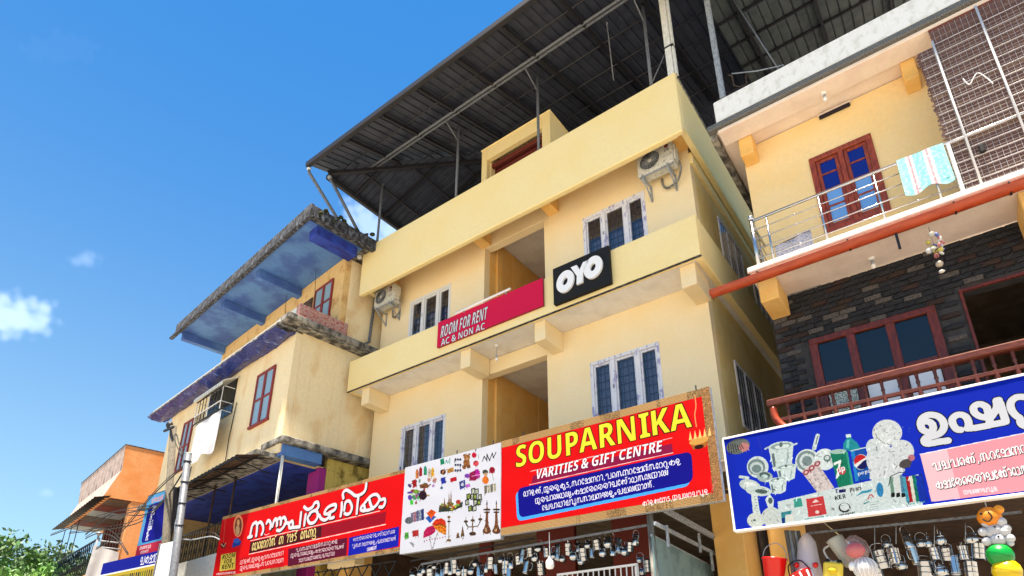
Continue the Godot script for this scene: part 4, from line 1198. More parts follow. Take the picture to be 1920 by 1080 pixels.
func window3(t: Node3D, x0: float, x1: float, y0: float, y1: float, z: float, fm: Material, kind: int) -> void:
	var fr := box("window", Vector3(x0, y1 - 0.07, z - 0.10), Vector3(x1, y1, z + 0.015), fm, t, 0.006)
	fr.set_meta("label", "three-light casement window with pale frame and inner bars")
	var m := 0.07
	sub("frame", Vector3(x0, y0, z - 0.10), Vector3(x1, y0 + m, z + 0.014), fm, fr)
	var w := (x1 - x0)
	var xs := [x0, x0 + w * 0.30, x0 + w * 0.66, x1 - m]
	for k in 4:
		var mw: float = m if (k == 0 or k == 3) else 0.10
		sub("frame", Vector3(xs[k], y0 + m + 0.001, z - 0.10), Vector3(xs[k] + mw, y1 - m - 0.001, z + 0.012), fm, fr)
	for k in 3:
		var a: float = xs[k] + (m if k == 0 else 0.10)
		var b: float = xs[k + 1]
		# inner sash
		for e in 2:
			var ax: float = a + 0.001 if e == 0 else b - 0.036
			sub("sash", Vector3(ax, y0 + m + 0.002, z - 0.08), Vector3(ax + 0.035, y1 - m - 0.002, z - 0.02), fm, fr, 0.004)
		sub("sash", Vector3(a + 0.037, y1 - m - 0.045, z - 0.08), Vector3(b - 0.037, y1 - m - 0.002, z - 0.02), fm, fr, 0.004)
		sub("pane", Vector3(a + 0.036, y0 + m, z - 0.055), Vector3(b - 0.036, y1 - m - 0.046, z - 0.047), M.glass, fr, 0.001)
		# lower film or curtain behind the pane
		var top: float = y0 + (y1 - y0) * [0.93, 0.60, 0.93, 0.55][kind]
		sub("curtain", Vector3(a + 0.04, y0 + m, z - 0.17), Vector3(b - 0.04, top, z - 0.165), [M.film, M.white_frame, M.film, M.film][kind], fr, 0.001)
		# bars
		var g := st_new()
		var nb := 4
		for j in range(1, nb):
			var xx: float = lerp(a, b, float(j) / nb)
			sbox(g, Vector3(xx - 0.006, y0 + m, z - 0.13), Vector3(xx + 0.006, y1 - m, z - 0.118))
		for j in range(1, 7):
			var yy: float = lerp(y0 + m, y1 - m, j / 7.0)
			sbox(g, Vector3(a, yy - 0.006, z - 0.142), Vector3(b, yy + 0.006, z - 0.131))
		var go := obj("grille", fin(g), M.grille, fr, -fr.position)
	# room behind, closed and dark
	var rm := st_new()
	sbox(rm, Vector3(x0 - 0.3, y0 - 0.3, z - 1.6), Vector3(x1 + 0.3, y1 + 0.3, z - 1.55))
	obj("room_behind", fin(rm), M.inner_wall, fr, -fr.position)
	sub("handle", Vector3(xs[1] + 0.04, (y0 + y1) / 2, z + 0.012), Vector3(xs[1] + 0.06, (y0 + y1) / 2 + 0.09, z + 0.03), M.galv, fr, 0.004)
func side_window(t: Node3D, x: float, z0: float, z1: float, y0: float, y1: float) -> void:
	var fr := box("side_window", Vector3(x - 0.02, y1 - 0.06, z0), Vector3(x + 0.03, y1, z1), M.upvc, t)
	sub("frame", Vector3(x - 0.02, y0, z0), Vector3(x + 0.03, y0 + 0.06, z1), M.upvc, fr)
	for k in 4:
		var zz: float = lerp(z0, z1 - 0.06, k / 3.0)
		sub("frame", Vector3(x - 0.02, y0 + 0.061, zz), Vector3(x + 0.028, y1 - 0.061, zz + 0.06), M.upvc, fr)
	for k in 3:
		var za: float = lerp(z0, z1 - 0.06, k / 3.0) + 0.061
		var zb: float = lerp(z0, z1 - 0.06, (k + 1) / 3.0) - 0.001
		sub("pane", Vector3(x + 0.004, y0 + 0.061, za), Vector3(x + 0.012, y1 - 0.061, zb), M.glass_dark, fr, 0.001)
		for j in 2:
			var zz2: float = lerp(za, zb, (j + 1) / 3.0)
			sub("bar", Vector3(x + 0.016, y0 + 0.061, zz2), Vector3(x + 0.026, y1 - 0.061, zz2 + 0.012), M.galv, fr, 0.002)
func lamp_pendant(called: String, label: String, at: Vector3, l: float) -> void:
	var b := thing(called, label, "bulb", at)
	obj("rose", lathem([Vector2(0, -0.001), Vector2(0.045, -0.001), Vector2(0.045, -0.02), Vector2(0.012, -0.03), Vector2(0, -0.03)]), M.white, b)
	obj("rod", tubem([Vector3(0, -0.02, 0), Vector3(0, -l, 0)], 0.008, 6), M.galv, b)
	obj("socket", lathem([Vector2(0.008, -l + 0.01), Vector2(0.022, -l), Vector2(0.022, -l - 0.05), Vector2(0, -l - 0.05)]), M.galv, b)
	obj("bulb", lathem([Vector2(0.014, -l - 0.045), Vector2(0.03, -l - 0.075), Vector2(0.033, -l - 0.10), Vector2(0.02, -l - 0.125), Vector2(0, -l - 0.132)]), M.white, b)

# ---------- metal roof over the terrace ----------
func rib_sheet(t: Node3D, o: Vector3, across: Vector3, up: Vector3, width: float, l0: float, l1: float, r0: float, r1: float, m: Material) -> void:
	# one roofing sheet with trapezoid ribs; its lower and upper ends may be cut at a slant (l0..l1 at its left edge, r0..r1 at its right)
	var st := st_new()
	var nrm := across.cross(up).normalized()
	if nrm.y < 0:
		nrm = -nrm
	var n := int(round(width / 0.21))
	var prof := []
	for k in n:
		var a := width * k / n
		var p := width / n
		prof.append_array([Vector2(a, 0), Vector2(a + p * 0.72, 0), Vector2(a + p * 0.80, 0.032), Vector2(a + p * 0.92, 0.032)])
	prof.append(Vector2(width, 0))
	for k in prof.size() - 1:
		var p: Vector2 = prof[k]
		var q: Vector2 = prof[k + 1]
		var f0 := p.x / width
		var f1 := q.x / width
		var a0 := o + across * p.x + nrm * p.y
		var b0 := o + across * q.x + nrm * q.y
		quad(st, a0 + up * lerp(l0, r0, f0), b0 + up * lerp(l0, r0, f1), b0 + up * lerp(l1, r1, f1), a0 + up * lerp(l1, r1, f0))
	obj("roofing_sheet", fin(st), m, t)
func metal_roof() -> void:
	var t := thing("metal_roof", "hipped dark sheet-metal roof on steel posts above the cream building", "roof")
	var S0 := 0.35
	var Y := 14.8
	var ze := 1.77
	var up := Vector3(0, S0, -1).normalized()
	var hl := sqrt(1 + S0 * S0)
	var ridge := 7.0   # run from eave to ridge
	var x0 := -12.56
	var x1 := -1.9
	# front slope: sheets about 1 m wide; the left ones are cut along the hip
	var wdt := (x1 - x0) / 10.0
	for k in 10:
		var xa := x0 + wdt * k
		var la: float = min(ridge, max(0.62, xa + wdt * 0.0 - x0 + 0.35))
		var lb: float = min(ridge, max(0.62, xa + wdt - x0 + 0.35))
		rib_sheet(t, Vector3(xa, Y + 0.03 + 0.004 * (k % 2), ze), Vector3.RIGHT, up, wdt + 0.03, -0.05, la * hl, -0.05, lb * hl, M.sheet)
	# left slope
	var up2 := Vector3(1, S0, 0).normalized()
	for k in 9:
		var zb := 1.22 - k * 1.0
		var d0: float = max(0.05, 1.29 - zb) + 0.3
		var d1: float = 1.29 - (zb - 1.0) + 0.3
		rib_sheet(t, Vector3(-12.36, Y + 0.02 + 0.004 * (k % 2), zb), Vector3(0, 0, -1), up2, 1.03, -0.05, min(d0, 6.5) * hl, -0.05, min(d1, 6.5) * hl, M.sheet)
	# back slope, closes the roof
	rib_sheet(t, Vector3(x0, Y + 0.03 + ridge * S0, ze - ridge), Vector3.RIGHT, Vector3(0, -S0, -1).normalized(), x1 - x0, 0, 7.0, 0, 7.0, M.sheet)
	box("back_wall", Vector3(-12.1, 12.46, -10.9), Vector3(-2.95, 16.0, -10.8), M.inner_wall, t)
	box("ridge_cap", Vector3(x0, Y + ridge * S0 - 0.06, ze - ridge - 0.22), Vector3(x1, Y + ridge * S0 + 0.09, ze - ridge + 0.22), M.sheet, t)
	# eave gutters
	box("gutter", Vector3(x0 - 0.02, Y - 0.10, ze + 0.03), Vector3(x1, Y + 0.06, ze + 0.15), M.dark_steel, t)
	box("gutter", Vector3(-12.50, Y - 0.12, -8.0), Vector3(-12.38, Y + 0.03, 1.29), M.dark_steel, t)
	box("gutter_lip", Vector3(-12.36, Y - 0.10, -8.0), Vector3(-12.33, Y - 0.02, 1.27), M.dark_steel, t)
	# purlins along the front slope
	var runs := [0.72, 1.24, 1.36, 2.2, 3.1, 4.0, 5.0, 6.0]
	for i in runs.size():
		var r: float = runs[i]
		var yy := Y + r * S0 - 0.03
		var xl: float = x0 + 0.35 + max(0.0, r - 0.62)
		var big: bool = i == 1 or i == 2
		var th: float = 0.034 if big else 0.02
		pipe("purlin", Vector3(xl, yy - (0.06 if big else 0.0), ze - r), Vector3(x1, yy - (0.06 if big else 0.0), ze - r), th, M.grey_pipe if big else M.dark_steel, t, 6)
	# rafters
	for k in 8:
		var xx: float = x1 - 0.05 - k * 1.28
		var run: float = min(ridge, xx - x0 + 0.3)
		bar("rafter", Vector3(xx, Y - 0.06, ze), Vector3(xx, Y - 0.06 + run * S0, ze - run), 0.06, 0.10, M.dark_steel, t)
	# hip rafter and left slope framing
	bar("hip_rafter", Vector3(-12.36, Y + 0.0, 1.33), Vector3(-6.4, Y + 5.96 * S0 + 0.0, -4.63), 0.09, 0.14, M.dark_steel, t)
	for k in 3:
		var u: float = 0.65 + k * 1.0
		bar("purlin", Vector3(-12.36 + u, Y + u * S0 - 0.05, 1.2 - u), Vector3(-12.36 + u, Y + u * S0 - 0.05, -8.0), 0.05, 0.05, M.dark_steel, t)
	for k in 5:
		var zz: float = 0.35 - k * 1.15
		var ru: float = min(5.5, 1.29 - zz)
		bar("rafter", Vector3(-12.36, Y - 0.05, zz), Vector3(-12.36 + ru, Y - 0.05 + ru * S0, zz), 0.05, 0.08, M.dark_steel, t)
	# posts on the parapet, with braces out to the double purlin
	for xx in [-11.68, -8.72, -6.16, -3.33]:
		pipe("post", Vector3(xx, 12.94, -0.07), Vector3(xx, Y + 1.84 * S0 - (0.0 if xx > -11 else 0.3), -0.07), 0.035, M.grey_pipe, t)
		box("post_foot", Vector3(xx - 0.07, 12.931, -0.115), Vector3(xx + 0.07, 12.945, -0.015), M.dark_steel, t, 0.003)
		if xx > -11:
			pipe("brace", Vector3(xx, Y + 0.05, -0.07), Vector3(xx - 0.02, Y + 0.38, 0.45), 0.018, M.grey_pipe, t, 6)
	pipe("brace", Vector3(-3.33, 13.0, -0.06), Vector3(-2.9, 13.72, -0.05), 0.012, M.grey_pipe, t, 6)
	pipe("brace", Vector3(-4.35, 14.3, -0.5), Vector3(-4.1, 15.75, 0.2), 0.014, M.grey_pipe, t, 6)
	for k in 3:
		pipe("inner_post", Vector3(-10.5 + k * 3.0, 12.46, -5.0), Vector3(-10.5 + k * 3.0, 17.0, -5.0), 0.05, M.dark_steel, t)
	# drain pipe from the gutter end, and a slanting strut from the hip corner
	var d := thing("drain_pipe", "grey plastic drain pipe slanting from roof gutter to parapet corner", "pipe")
	obj("pipe_run", tubem([Vector3(-12.53, 14.70, 1.83), Vector3(-12.53, 14.55, 1.80), pz(674, 482, 0.08) + Vector3(-0.02, 0.12, 0.03), pz(674, 482, 0.06)], 0.045, 10), M.grey_pipe, d)
	obj("elbow", lathem(ballp(0.07, 1.0, 6)), M.white_cement, d, pz(674, 482, 0.06))
	obj("elbow", lathem(ballp(0.06, 1.0, 6)), M.white_cement, d, Vector3(-12.53, 14.66, 1.82))
	var s2 := thing("roof_strut", "dark steel strut slanting from hip corner of metal roof to parapet end", "strut")
	pipe("strut_bar", Vector3(-12.34, 14.68, 1.27), Vector3(-12.08, 12.94, -0.06), 0.045, M.grey_pipe, s2)
	obj("joint", lathem(ballp(0.065, 1.0, 6)), M.galv, s2, Vector3(-12.34, 14.68, 1.27))
	# second, paler roof over the house on the right
	var r2 := thing("sheet_roof", "pale sheet-metal roof on a white post above the house with blinds", "roof")
	var c := Vector3(-2.15, 14.55, 1.0)
	for k in 5:
		rib_sheet(r2, c + Vector3(k * 1.05, 0.004 * (k % 2), 0), Vector3.RIGHT, up, 1.08, 0, 12.5, 0, 12.5, M.sheet2)
	for k in 6:
		bar("purlin", c + Vector3(0, -0.03 + S0 * (0.5 + k), -0.5 - k), c + Vector3(5.2, -0.03 + S0 * (0.5 + k), -0.5 - k), 0.05, 0.05, M.dark_steel, r2)
	for k in 4:
		bar("rafter", c + Vector3(0.5 + k * 1.4, -0.08, 0), c + Vector3(0.5 + k * 1.4, -0.08 + S0 * 6.8, -6.8), 0.06, 0.1, M.dark_steel, r2)
	box("back_wall", Vector3(-3.6, 9.0, -11.4), Vector3(4.2, 17.5, -11.3), M.inner_wall, r2)
	box("post", pz(1356, 185, -0.1) + Vector3(-0.05, 0, -0.05), Vector3(pz(1356, 185, -0.1).x + 0.05, 14.9, -0.05), M.galv, r2)
	pipe("brace", Vector3(-0.95, 11.65, -0.3), Vector3(-1.55, 14.4, -0.4), 0.016, M.grey_pipe, r2, 6)
	var an := thing("wire_tangle", "bent rusty wires and rod left on white roof parapet", "wire")
	obj("rod", tubem([pz(1372, 138, -0.1), pz(1420, 133, -0.1), pz(1470, 122, -0.1)], 0.012, 6), M.galv, an)
	obj("bent_wire", tubem([pz(1366, 140, -0.1), pz(1373, 143, -0.1), pz(1376, 160, -0.1), pz(1388, 163, -0.1), pz(1400, 158, -0.1), pz(1398, 141, -0.1), pz(1404, 142, -0.1)], 0.012, 6), M.rust_tin, an)

# ---------- air conditioners ----------
func ac_unit(label: String, x: float, y: float, z: float) -> void:
	var t := thing("air_conditioner", label, "air conditioner", Vector3(x, y, z), 0, "outdoor units on the cream wall")
	box("casing", Vector3(0, 0, -0.28), Vector3(0.78, 0.54, 0), M.ac_white, t, 0.02)
	box("side_cover", Vector3(0.781, 0.05, -0.24), Vector3(0.82, 0.45, -0.03), M.ac_white, t, 0.01)
	var c := Vector3(0.29, 0.27, 0.004)
	var g := st_new()
	var n := 30
	for k in n:
		var a := TAU * k / n
		var d := Vector3(cos(a), sin(a), 0)
		var e := Vector3(-sin(a), cos(a), 0)
		pbox(g, c + d * 0.045 - e * 0.003, d * 0.175, e * 0.006, Vector3(0, 0, 0.012))
	var go := obj("fan_grille", fin(g), M.galv, t)
	obj("fan_recess", lathem([Vector2(0, 0), Vector2(0.22, 0), Vector2(0.22, 0.003), Vector2(0, 0.003)], 28, Basis(Vector3.RIGHT, PI / 2)), M.grille, t, c + Vector3(0, 0, -0.004))
	obj("fan_rim", lathem([Vector2(0.218, 0), Vector2(0.236, 0), Vector2(0.236, 0.016), Vector2(0.218, 0.016), Vector2(0.218, 0)], 28, Basis(Vector3.RIGHT, PI / 2)), M.ac_white, t, c)
	obj("fan_hub", lathem([Vector2(0, 0.018), Vector2(0.04, 0.016), Vector2(0.045, 0), Vector2(0, 0)], 16, Basis(Vector3.RIGHT, PI / 2)), M.ac_white, t, c)
	obj("logo", lathem([Vector2(0, 0.003), Vector2(0.045, 0.003), Vector2(0.045, 0), Vector2(0, 0)], 18, Basis(Vector3.RIGHT, PI / 2)), flat(Color(0.45, 0.05, 0.12), 0.4), t, Vector3(0.66, 0.43, 0.002))
	var f := SystemFont.new()
	f.font_names = PackedStringArray(["Droid Sans"])
	f.font_weight = 700
	var tm := TextMesh.new()
	tm.text = "LG"
	tm.font = f
	tm.font_size = 32
	tm.pixel_size = 0.0028
	tm.depth = 0.003
	obj("lettering", tm, flat(Color(0.25, 0.25, 0.26), 0.5), t, Vector3(0.66, 0.34, 0.003))
	for k in 4:
		box("louvre", Vector3(0.56, 0.22 - k * 0.02, 0.001), Vector3(0.75, 0.226 - k * 0.02, 0.004), M.galv, t, 0.001)
	for s in [0.10, 0.64]:
		var b := bar("bracket", Vector3(s, -0.03, -0.42), Vector3(s, -0.03, 0.02), 0.035, 0.035, M.galv, t)
		var e2 := obj("strut", tubem([Vector3(0, 0, 0.42), Vector3(0.0, -0.34, 0.03)], 0.016, 6), M.galv, b)
		var e3 := obj("wall_plate", cmesh(Vector3(0.04, 0.42, 0.02), 0.003), M.galv, b, Vector3(0, -0.17, 0.012))
	bar("tray_rail", Vector3(0.02, -0.015, -0.05), Vector3(0.76, -0.015, -0.05), 0.03, 0.03, M.galv, t)
	obj("pipe_loop", tubem(smooth3([Vector3(0.80, 0.12, -0.2), Vector3(0.84, -0.05, -0.22), Vector3(0.72, -0.26, -0.3), Vector3(0.50, -0.30, -0.34), Vector3(0.38, -0.16, -0.38), Vector3(0.36, 0.05, -0.40)]), 0.024, 8), M.mould, t)
func smooth3(pts: Array, seg := 5) -> Array:
	var out := []
	for k in pts.size() - 1:
		var p0: Vector3 = pts[max(k - 1, 0)]
		var p1: Vector3 = pts[k]
		var p2: Vector3 = pts[k + 1]
		var p3: Vector3 = pts[min(k + 2, pts.size() - 1)]
		for j in seg:
			out.append(p1.cubic_interpolate(p2, p0, p3, float(j) / seg))
	out.append(pts[-1])
	return out

# ---------- house on the right ----------
func right_house() -> void:
	var t := thing("balcony_house", "yellow house with steel balcony rail, white roof parapet and stone-clad lower floor", "house")
	var W := -0.8
	var XL := -1.96
	var XR := 3.4
	# upper wall with a window opening
	wall_open(t, XL, XR, 7.8, 10.98, W, -0.91, 0.07, 8.5, 10.13, M.right_wall)
	box("side_wall", Vector3(XL, 4.5, -9.0), Vector3(XL + 0.2, 10.98, W - 0.202), M.mould, t)
	# roof slab, granite-chip edge, white parapet
	box("roof_soffit", Vector3(-2.22, 11.0, -9.0), Vector3(XR, 11.09, -0.12), M.pink_soffit, t)
	box("soffit_moulding", Vector3(-2.18, 10.93, -0.45), Vector3(XR, 10.998, -0.05), M.pink_soffit, t)
	box("chip_edge", Vector3(-2.34, 11.0, -0.118), Vector3(XR, 11.12, 0.02), M.granite, t)
	box("white_parapet", Vector3(-2.17, 11.122, -0.18), Vector3(XR, 11.64, 0.0), M.white_paint, t, 0.02)
	box("white_parapet", Vector3(-2.17, 11.122, -9.0), Vector3(-2.03, 11.62, -0.182), M.white_cement, t)
	box("roof_side_edge", Vector3(-2.34, 10.9, -9.0), Vector3(-2.222, 11.11, -0.122), M.mould, t)
	for x in [[-1.94, -1.70], [0.70, 0.90]]:
		box("roof_bracket", Vector3(x[0], 10.55, W + 0.002), Vector3(x[1], 10.998, -0.46), M.ochre, t)
	# teak window with blue panes
	var w := box("window", Vector3(-0.91, 10.03, W - 0.12), Vector3(0.07, 10.13, W + 0.03), M.teak_light, t)
	w.set_meta("label", "double teak window with blue reflecting panes")
	sub("frame", Vector3(-0.91, 8.5, W - 0.12), Vector3(0.07, 8.60, W + 0.03), M.teak_light, w)
	sub("frame", Vector3(-0.91, 8.601, W - 0.12), Vector3(-0.82, 10.029, W + 0.03), M.teak_light, w)
	sub("frame", Vector3(-0.02, 8.601, W - 0.12), Vector3(0.07, 10.029, W + 0.03), M.teak_light, w)
	sub("frame", Vector3(-0.46, 8.601, W - 0.12), Vector3(-0.38, 10.029, W + 0.028), M.teak_light, w)
	for s in 2:
		var a: float = [-0.818, -0.378][s]
		var b: float = [-0.462, -0.022][s]
		for e in 2:
			sub("sash", Vector3([a, b - 0.06][e], 8.602, W - 0.06), Vector3([a + 0.06, b][e], 10.028, W - 0.005), M.teak_light, w)
		var yb := [8.602, 8.68, 9.02, 9.36, 9.70, 9.97]
		for k in 5:
			if k > 0:
				sub("glazing_bar", Vector3(a + 0.061, yb[k] - (0.0 if k > 1 else 0.078), W - 0.055), Vector3(b - 0.061, yb[k] + (0.03 if k > 1 else 0.0), W - 0.012), M.teak_light, w)
		sub("sash", Vector3(a + 0.061, 9.97, W - 0.06), Vector3(b - 0.061, 10.028, W - 0.006), M.teak_light, w)
		for k in range(1, 5):
			sub("pane", Vector3(a + 0.061, yb[k] + 0.03, W - 0.042), Vector3(b - 0.061, yb[k + 1] - 0.001, W - 0.03), [M.sky_pane, M.sky_pane, M.sky_pane, M.blue_pane, M.blue_pane][k], w, 0.001)
	# white awning sheet folded against the wall and a dark vent under the soffit
	var v := thing("dark_vent_slot", "dark purple slot where wall meets ceiling above the teak window", "vent")
	box("slot", Vector3(-0.60, 10.86, W + 0.001), Vector3(-0.10, 10.93, W + 0.05), flat(Color(0.10, 0.04, 0.10)), v)
	box("slot_lip", Vector3(-0.62, 10.931, W + 0.001), Vector3(-0.08, 10.95, W + 0.06), M.pink_soffit, v)
	lamp_pendant("ceiling_bulb", "small bulb hanging from pale ceiling above the teak window", Vector3(-0.42, 10.93, -0.30), 0.05)
	# balcony slab
	box("balcony_slab", Vector3(-2.0, 7.61, W - 0.01), Vector3(XR, 7.79, 0.04), M.pink_soffit, t)
	box("slab_edge", Vector3(-2.03, 7.70, 0.042), Vector3(XR, 7.80, 0.10), M.white_cement, t)
	box("balcony_bracket", Vector3(-1.95, 7.22, W + 0.002), Vector3(-1.66, 7.608, -0.12), M.ochre, t)
	box("balcony_bracket", Vector3(1.45, 7.22, W + 0.002), Vector3(1.7, 7.608, -0.12), M.ochre, t)
	# lower floor: dark cladding bed, stones, teak window, dark door
	var cl := box("cladding_bed", Vector3(XL, 4.5, W - 0.2), Vector3(0.62, 7.605, W - 0.03), M.mortar, t)
	sub("cladding_bed", Vector3(1.62, 4.5, W - 0.2), Vector3(XR, 7.605, W - 0.03), M.mortar, cl)
	sub("cladding_bed", Vector3(0.621, 6.751, W - 0.2), Vector3(1.619, 7.605, W - 0.03), M.mortar, cl)
	stones(cl, XL, W)
	box("stone_return", Vector3(XL - 0.01, 4.5, W - 0.6), Vector3(XL + 0.0, 7.6, W - 0.031), M.mortar, t)
	box("balcony_floor", Vector3(-2.0, 4.35, W - 0.1), Vector3(XR, 4.5, 0.05), M.soffit, t)
	teak_window(t, -1.47, 0.26, 4.75, 6.66, W)
	var d := box("door", Vector3(1.56, 4.52, -1.9), Vector3(1.60, 6.72, W - 0.21), M.teak, t)
	d.set_meta("label", "teak door standing open beside the stone cladding")
	box("room_wall", Vector3(XL + 0.2, 4.5, -5.0), Vector3(XR, 7.6, -4.8), M.inner_wall, t)
	box("room_wall", Vector3(XR - 0.2, 4.5, -4.8), Vector3(XR, 7.6, W - 0.21), M.inner_wall, t)
	box("room_ceiling", Vector3(XL + 0.2, 7.61, -5.0), Vector3(XR, 7.7, W - 0.21), M.inner_wall, t)
	box("room_floor", Vector3(XL + 0.2, 4.35, -5.0), Vector3(XR, 4.49, W - 0.11), M.inner_wall, t)
	for k in 2:
		sub("jamb", Vector3([0.58, 1.621][k], 4.5, W - 0.03), Vector3([0.619, 1.66][k], 6.75, W + 0.02), M.teak, d)
	sub("lintel", Vector3(0.58, 6.751, W - 0.028), Vector3(1.66, 6.80, W + 0.02), M.teak, d)
	lamp_pendant("ceiling_bulb", "bare bulb hanging under the gutter balcony before dark stone wall", pY(1634, 484, 7.61), 0.06)
	# terracotta gutter
	var g := st_new(true)
	var gz := 0.17
	var n := 9
	for k in n:
		var a := PI + PI * k / n
		var b := PI + PI * (k + 1) / n
		for r in [0.10, 0.092]:
			quad(g, Vector3(-2.62, 7.53 + sin(a) * r, gz + cos(a) * r), Vector3(-2.62, 7.53 + sin(b) * r, gz + cos(b) * r), Vector3(XR, 7.56 + sin(b) * r, gz + cos(b) * r), Vector3(XR, 7.56 + sin(a) * r, gz + cos(a) * r))
	var gut := obj("gutter", fin(g), M.terracotta, t)
	box("gutter_end", Vector3(-2.63, 7.43, gz - 0.10), Vector3(-2.621, 7.535, gz + 0.10), M.terracotta, t, 0.003)
	for x in [-1.85, -0.55, 0.75, 1.35]:
		var st := st_new(true)
		tube(st, [Vector3(x, 7.66, 0.05), Vector3(x, 7.55, gz + 0.108), Vector3(x, 7.425, gz), Vector3(x, 7.50, gz - 0.115)], 0.012, 6)
		obj("gutter_strap", fin(st), M.dark_steel, t)
	box("gutter_hanger", Vector3(0.02, 7.18, gz - 0.02), Vector3(0.055, 7.44, gz + 0.02), M.dark_steel, t, 0.004)
	# steel balcony rail
	var rl := pipe("steel_rail", Vector3(-1.85, 8.72, 0.0), Vector3(XR, 8.70, 0.0), 0.024, M.steel, t)
	rl.set_meta("label", "polished steel balcony railing")
	var o := rl.position
	obj("corner_post", tubem([Vector3(-1.86, 7.80, 0) - o, Vector3(-1.86, 8.74, 0) - o], 0.032, 10), M.steel, rl)
	obj("ball_cap", lathem(ballp(0.05)), M.steel, rl, Vector3(-1.86, 8.78, 0) - o)
	obj("side_rail", tubem([Vector3(-1.86, 8.70, 0) - o, Vector3(-1.86, 8.70, -0.78) - o], 0.02, 8), M.steel, rl)
	for k in 4:
		var yy := 7.95 + k * 0.19
		obj("cross_bar", tubem([Vector3(-1.84, yy, 0.01) - o, Vector3(0.88, yy, 0.01) - o], 0.009, 6), M.steel, rl)
		obj("cross_bar", tubem([Vector3(-1.86, yy, -0.02) - o, Vector3(-1.86, yy, -0.78) - o], 0.009, 6), M.steel, rl)
		for x in [-1.2, -0.3, 0.4]:
			obj("bead", lathem(ballp(0.018, 1.0, 5), 8), M.steel, rl, Vector3(x, yy, 0.01) - o)
	for x in [-1.62, -0.82, -0.04, 0.66]:
		obj("upright", tubem([Vector3(x, 7.80, 0) - o, Vector3(x, 8.71, 0) - o], 0.016, 8), M.steel, rl)
	obj("upright", tubem([Vector3(-1.86, 7.80, -0.4) - o, Vector3(-1.86, 8.70, -0.4) - o], 0.014, 8), M.steel, rl)
	box("white_post", Vector3(0.885, 7.80, -0.03), Vector3(0.935, 8.70, 0.03), M.white_frame, t)
	# wooden balcony rail of the lower floor
	var wr := box("wooden_rail", Vector3(-2.08, 5.36, -0.06), Vector3(XR, 5.47, 0.06), M.teak_rail, t, 0.02)
	wr.set_meta("label", "turned wooden balcony railing")
	sub("lower_rail", Vector3(-2.0, 4.62, -0.03), Vector3(XR, 4.70, 0.03), M.teak_rail, wr)
	sub("middle_rail", Vector3(-2.0, 5.10, -0.02), Vector3(XR, 5.155, 0.02), M.teak_rail, wr)
	var prof := [Vector2(0.028, 0), Vector2(0.03, 0.10), Vector2(0.018, 0.14), Vector2(0.034, 0.30), Vector2(0.022, 0.44), Vector2(0.016, 0.50), Vector2(0.028, 0.53), Vector2(0.018, 0.56), Vector2(0.024, 0.64), Vector2(0.024, 0.66)]
	var bm := lathem(prof, 10)
	for k in 24:
		obj("baluster", bm, M.teak_rail, wr, Vector3(-1.80 + k * 0.205, 4.70, 0) - wr.position)
	obj("curved_bracket", tubem(smooth3([Vector3(-2.0, 5.34, 0), Vector3(-1.98, 5.15, 0), Vector3(-1.86, 4.98, 0), Vector3(-1.70, 4.90, 0)]), 0.055, 8), M.terracotta, t)
	# pillar and bay under the blue sign
	box("shop_wall", Vector3(-2.55, 0, -0.9), Vector3(-2.0, 4.34, -0.75), M.ochre, t)
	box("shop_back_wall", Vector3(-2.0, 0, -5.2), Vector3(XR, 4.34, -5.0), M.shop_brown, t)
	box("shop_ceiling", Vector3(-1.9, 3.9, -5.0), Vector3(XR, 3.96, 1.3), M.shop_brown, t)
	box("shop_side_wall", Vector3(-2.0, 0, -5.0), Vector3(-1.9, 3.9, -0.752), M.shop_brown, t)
	# hanging blind with grille
	blind()
	# towel, cloth, hanging ornament
	towel()
	var hc := thing("hung_cloth", "grey flowered cloth hanging behind steel rail corner", "cloth")
	cloth(hc, "cloth_sheet", Vector3(-1.62, 8.28, -0.28), Vector3(-1.05, 8.34, -0.28), 0.62, 0.02, rough_mat(Color(0.60, 0.60, 0.64), Color(0.35, 0.38, 0.52), 0.06, 0.62, 0.05, 0.1, 211, Vector3(1.4, 1.4, 1.4)))
	pipe("line", Vector3(-1.66, 8.27, -0.28), Vector3(-1.0, 8.345, -0.28), 0.006, M.cable, hc, 5)
	var oc := thing("shell_ornament", "colourful shell wind chime hanging from orange gutter", "ornament", pz(1745, 440, 0.2))
	rng.seed = 77
	obj("cord", tubem([Vector3(0, 0.12, 0), Vector3(0, -0.62, 0)], 0.004, 5), M.cable, oc)
	var cols := [Color(0.75, 0.75, 0.72), Color(0.35, 0.42, 0.68), Color(0.75, 0.70, 0.35), Color(0.70, 0.42, 0.42), Color(0.82, 0.82, 0.8)]
	for k in 20:
		var a := rng.randf() * TAU
		var yy := -0.04 - 0.30 * (k / 20.0)
		var rr: float = 0.10 * (1.0 - 0.4 * abs(k / 20.0 - 0.4) * 2.0)
		obj("shell", lathem(ballp(0.038, 0.55, 5), 9, Basis.from_euler(Vector3(rng.randf() * 2, rng.randf() * 3, 0))), flat(cols[k % 5], 0.4), oc, Vector3(cos(a) * rr, yy, sin(a) * rr))
	obj("wooden_ball", lathem(ballp(0.045)), flat(Color(0.72, 0.66, 0.58)), oc, Vector3(0, -0.48, 0))
	obj("star_pendant", lathem(ballp(0.04, 0.5, 5), 5), flat(Color(0.85, 0.83, 0.8)), oc, Vector3(0, -0.60, 0))
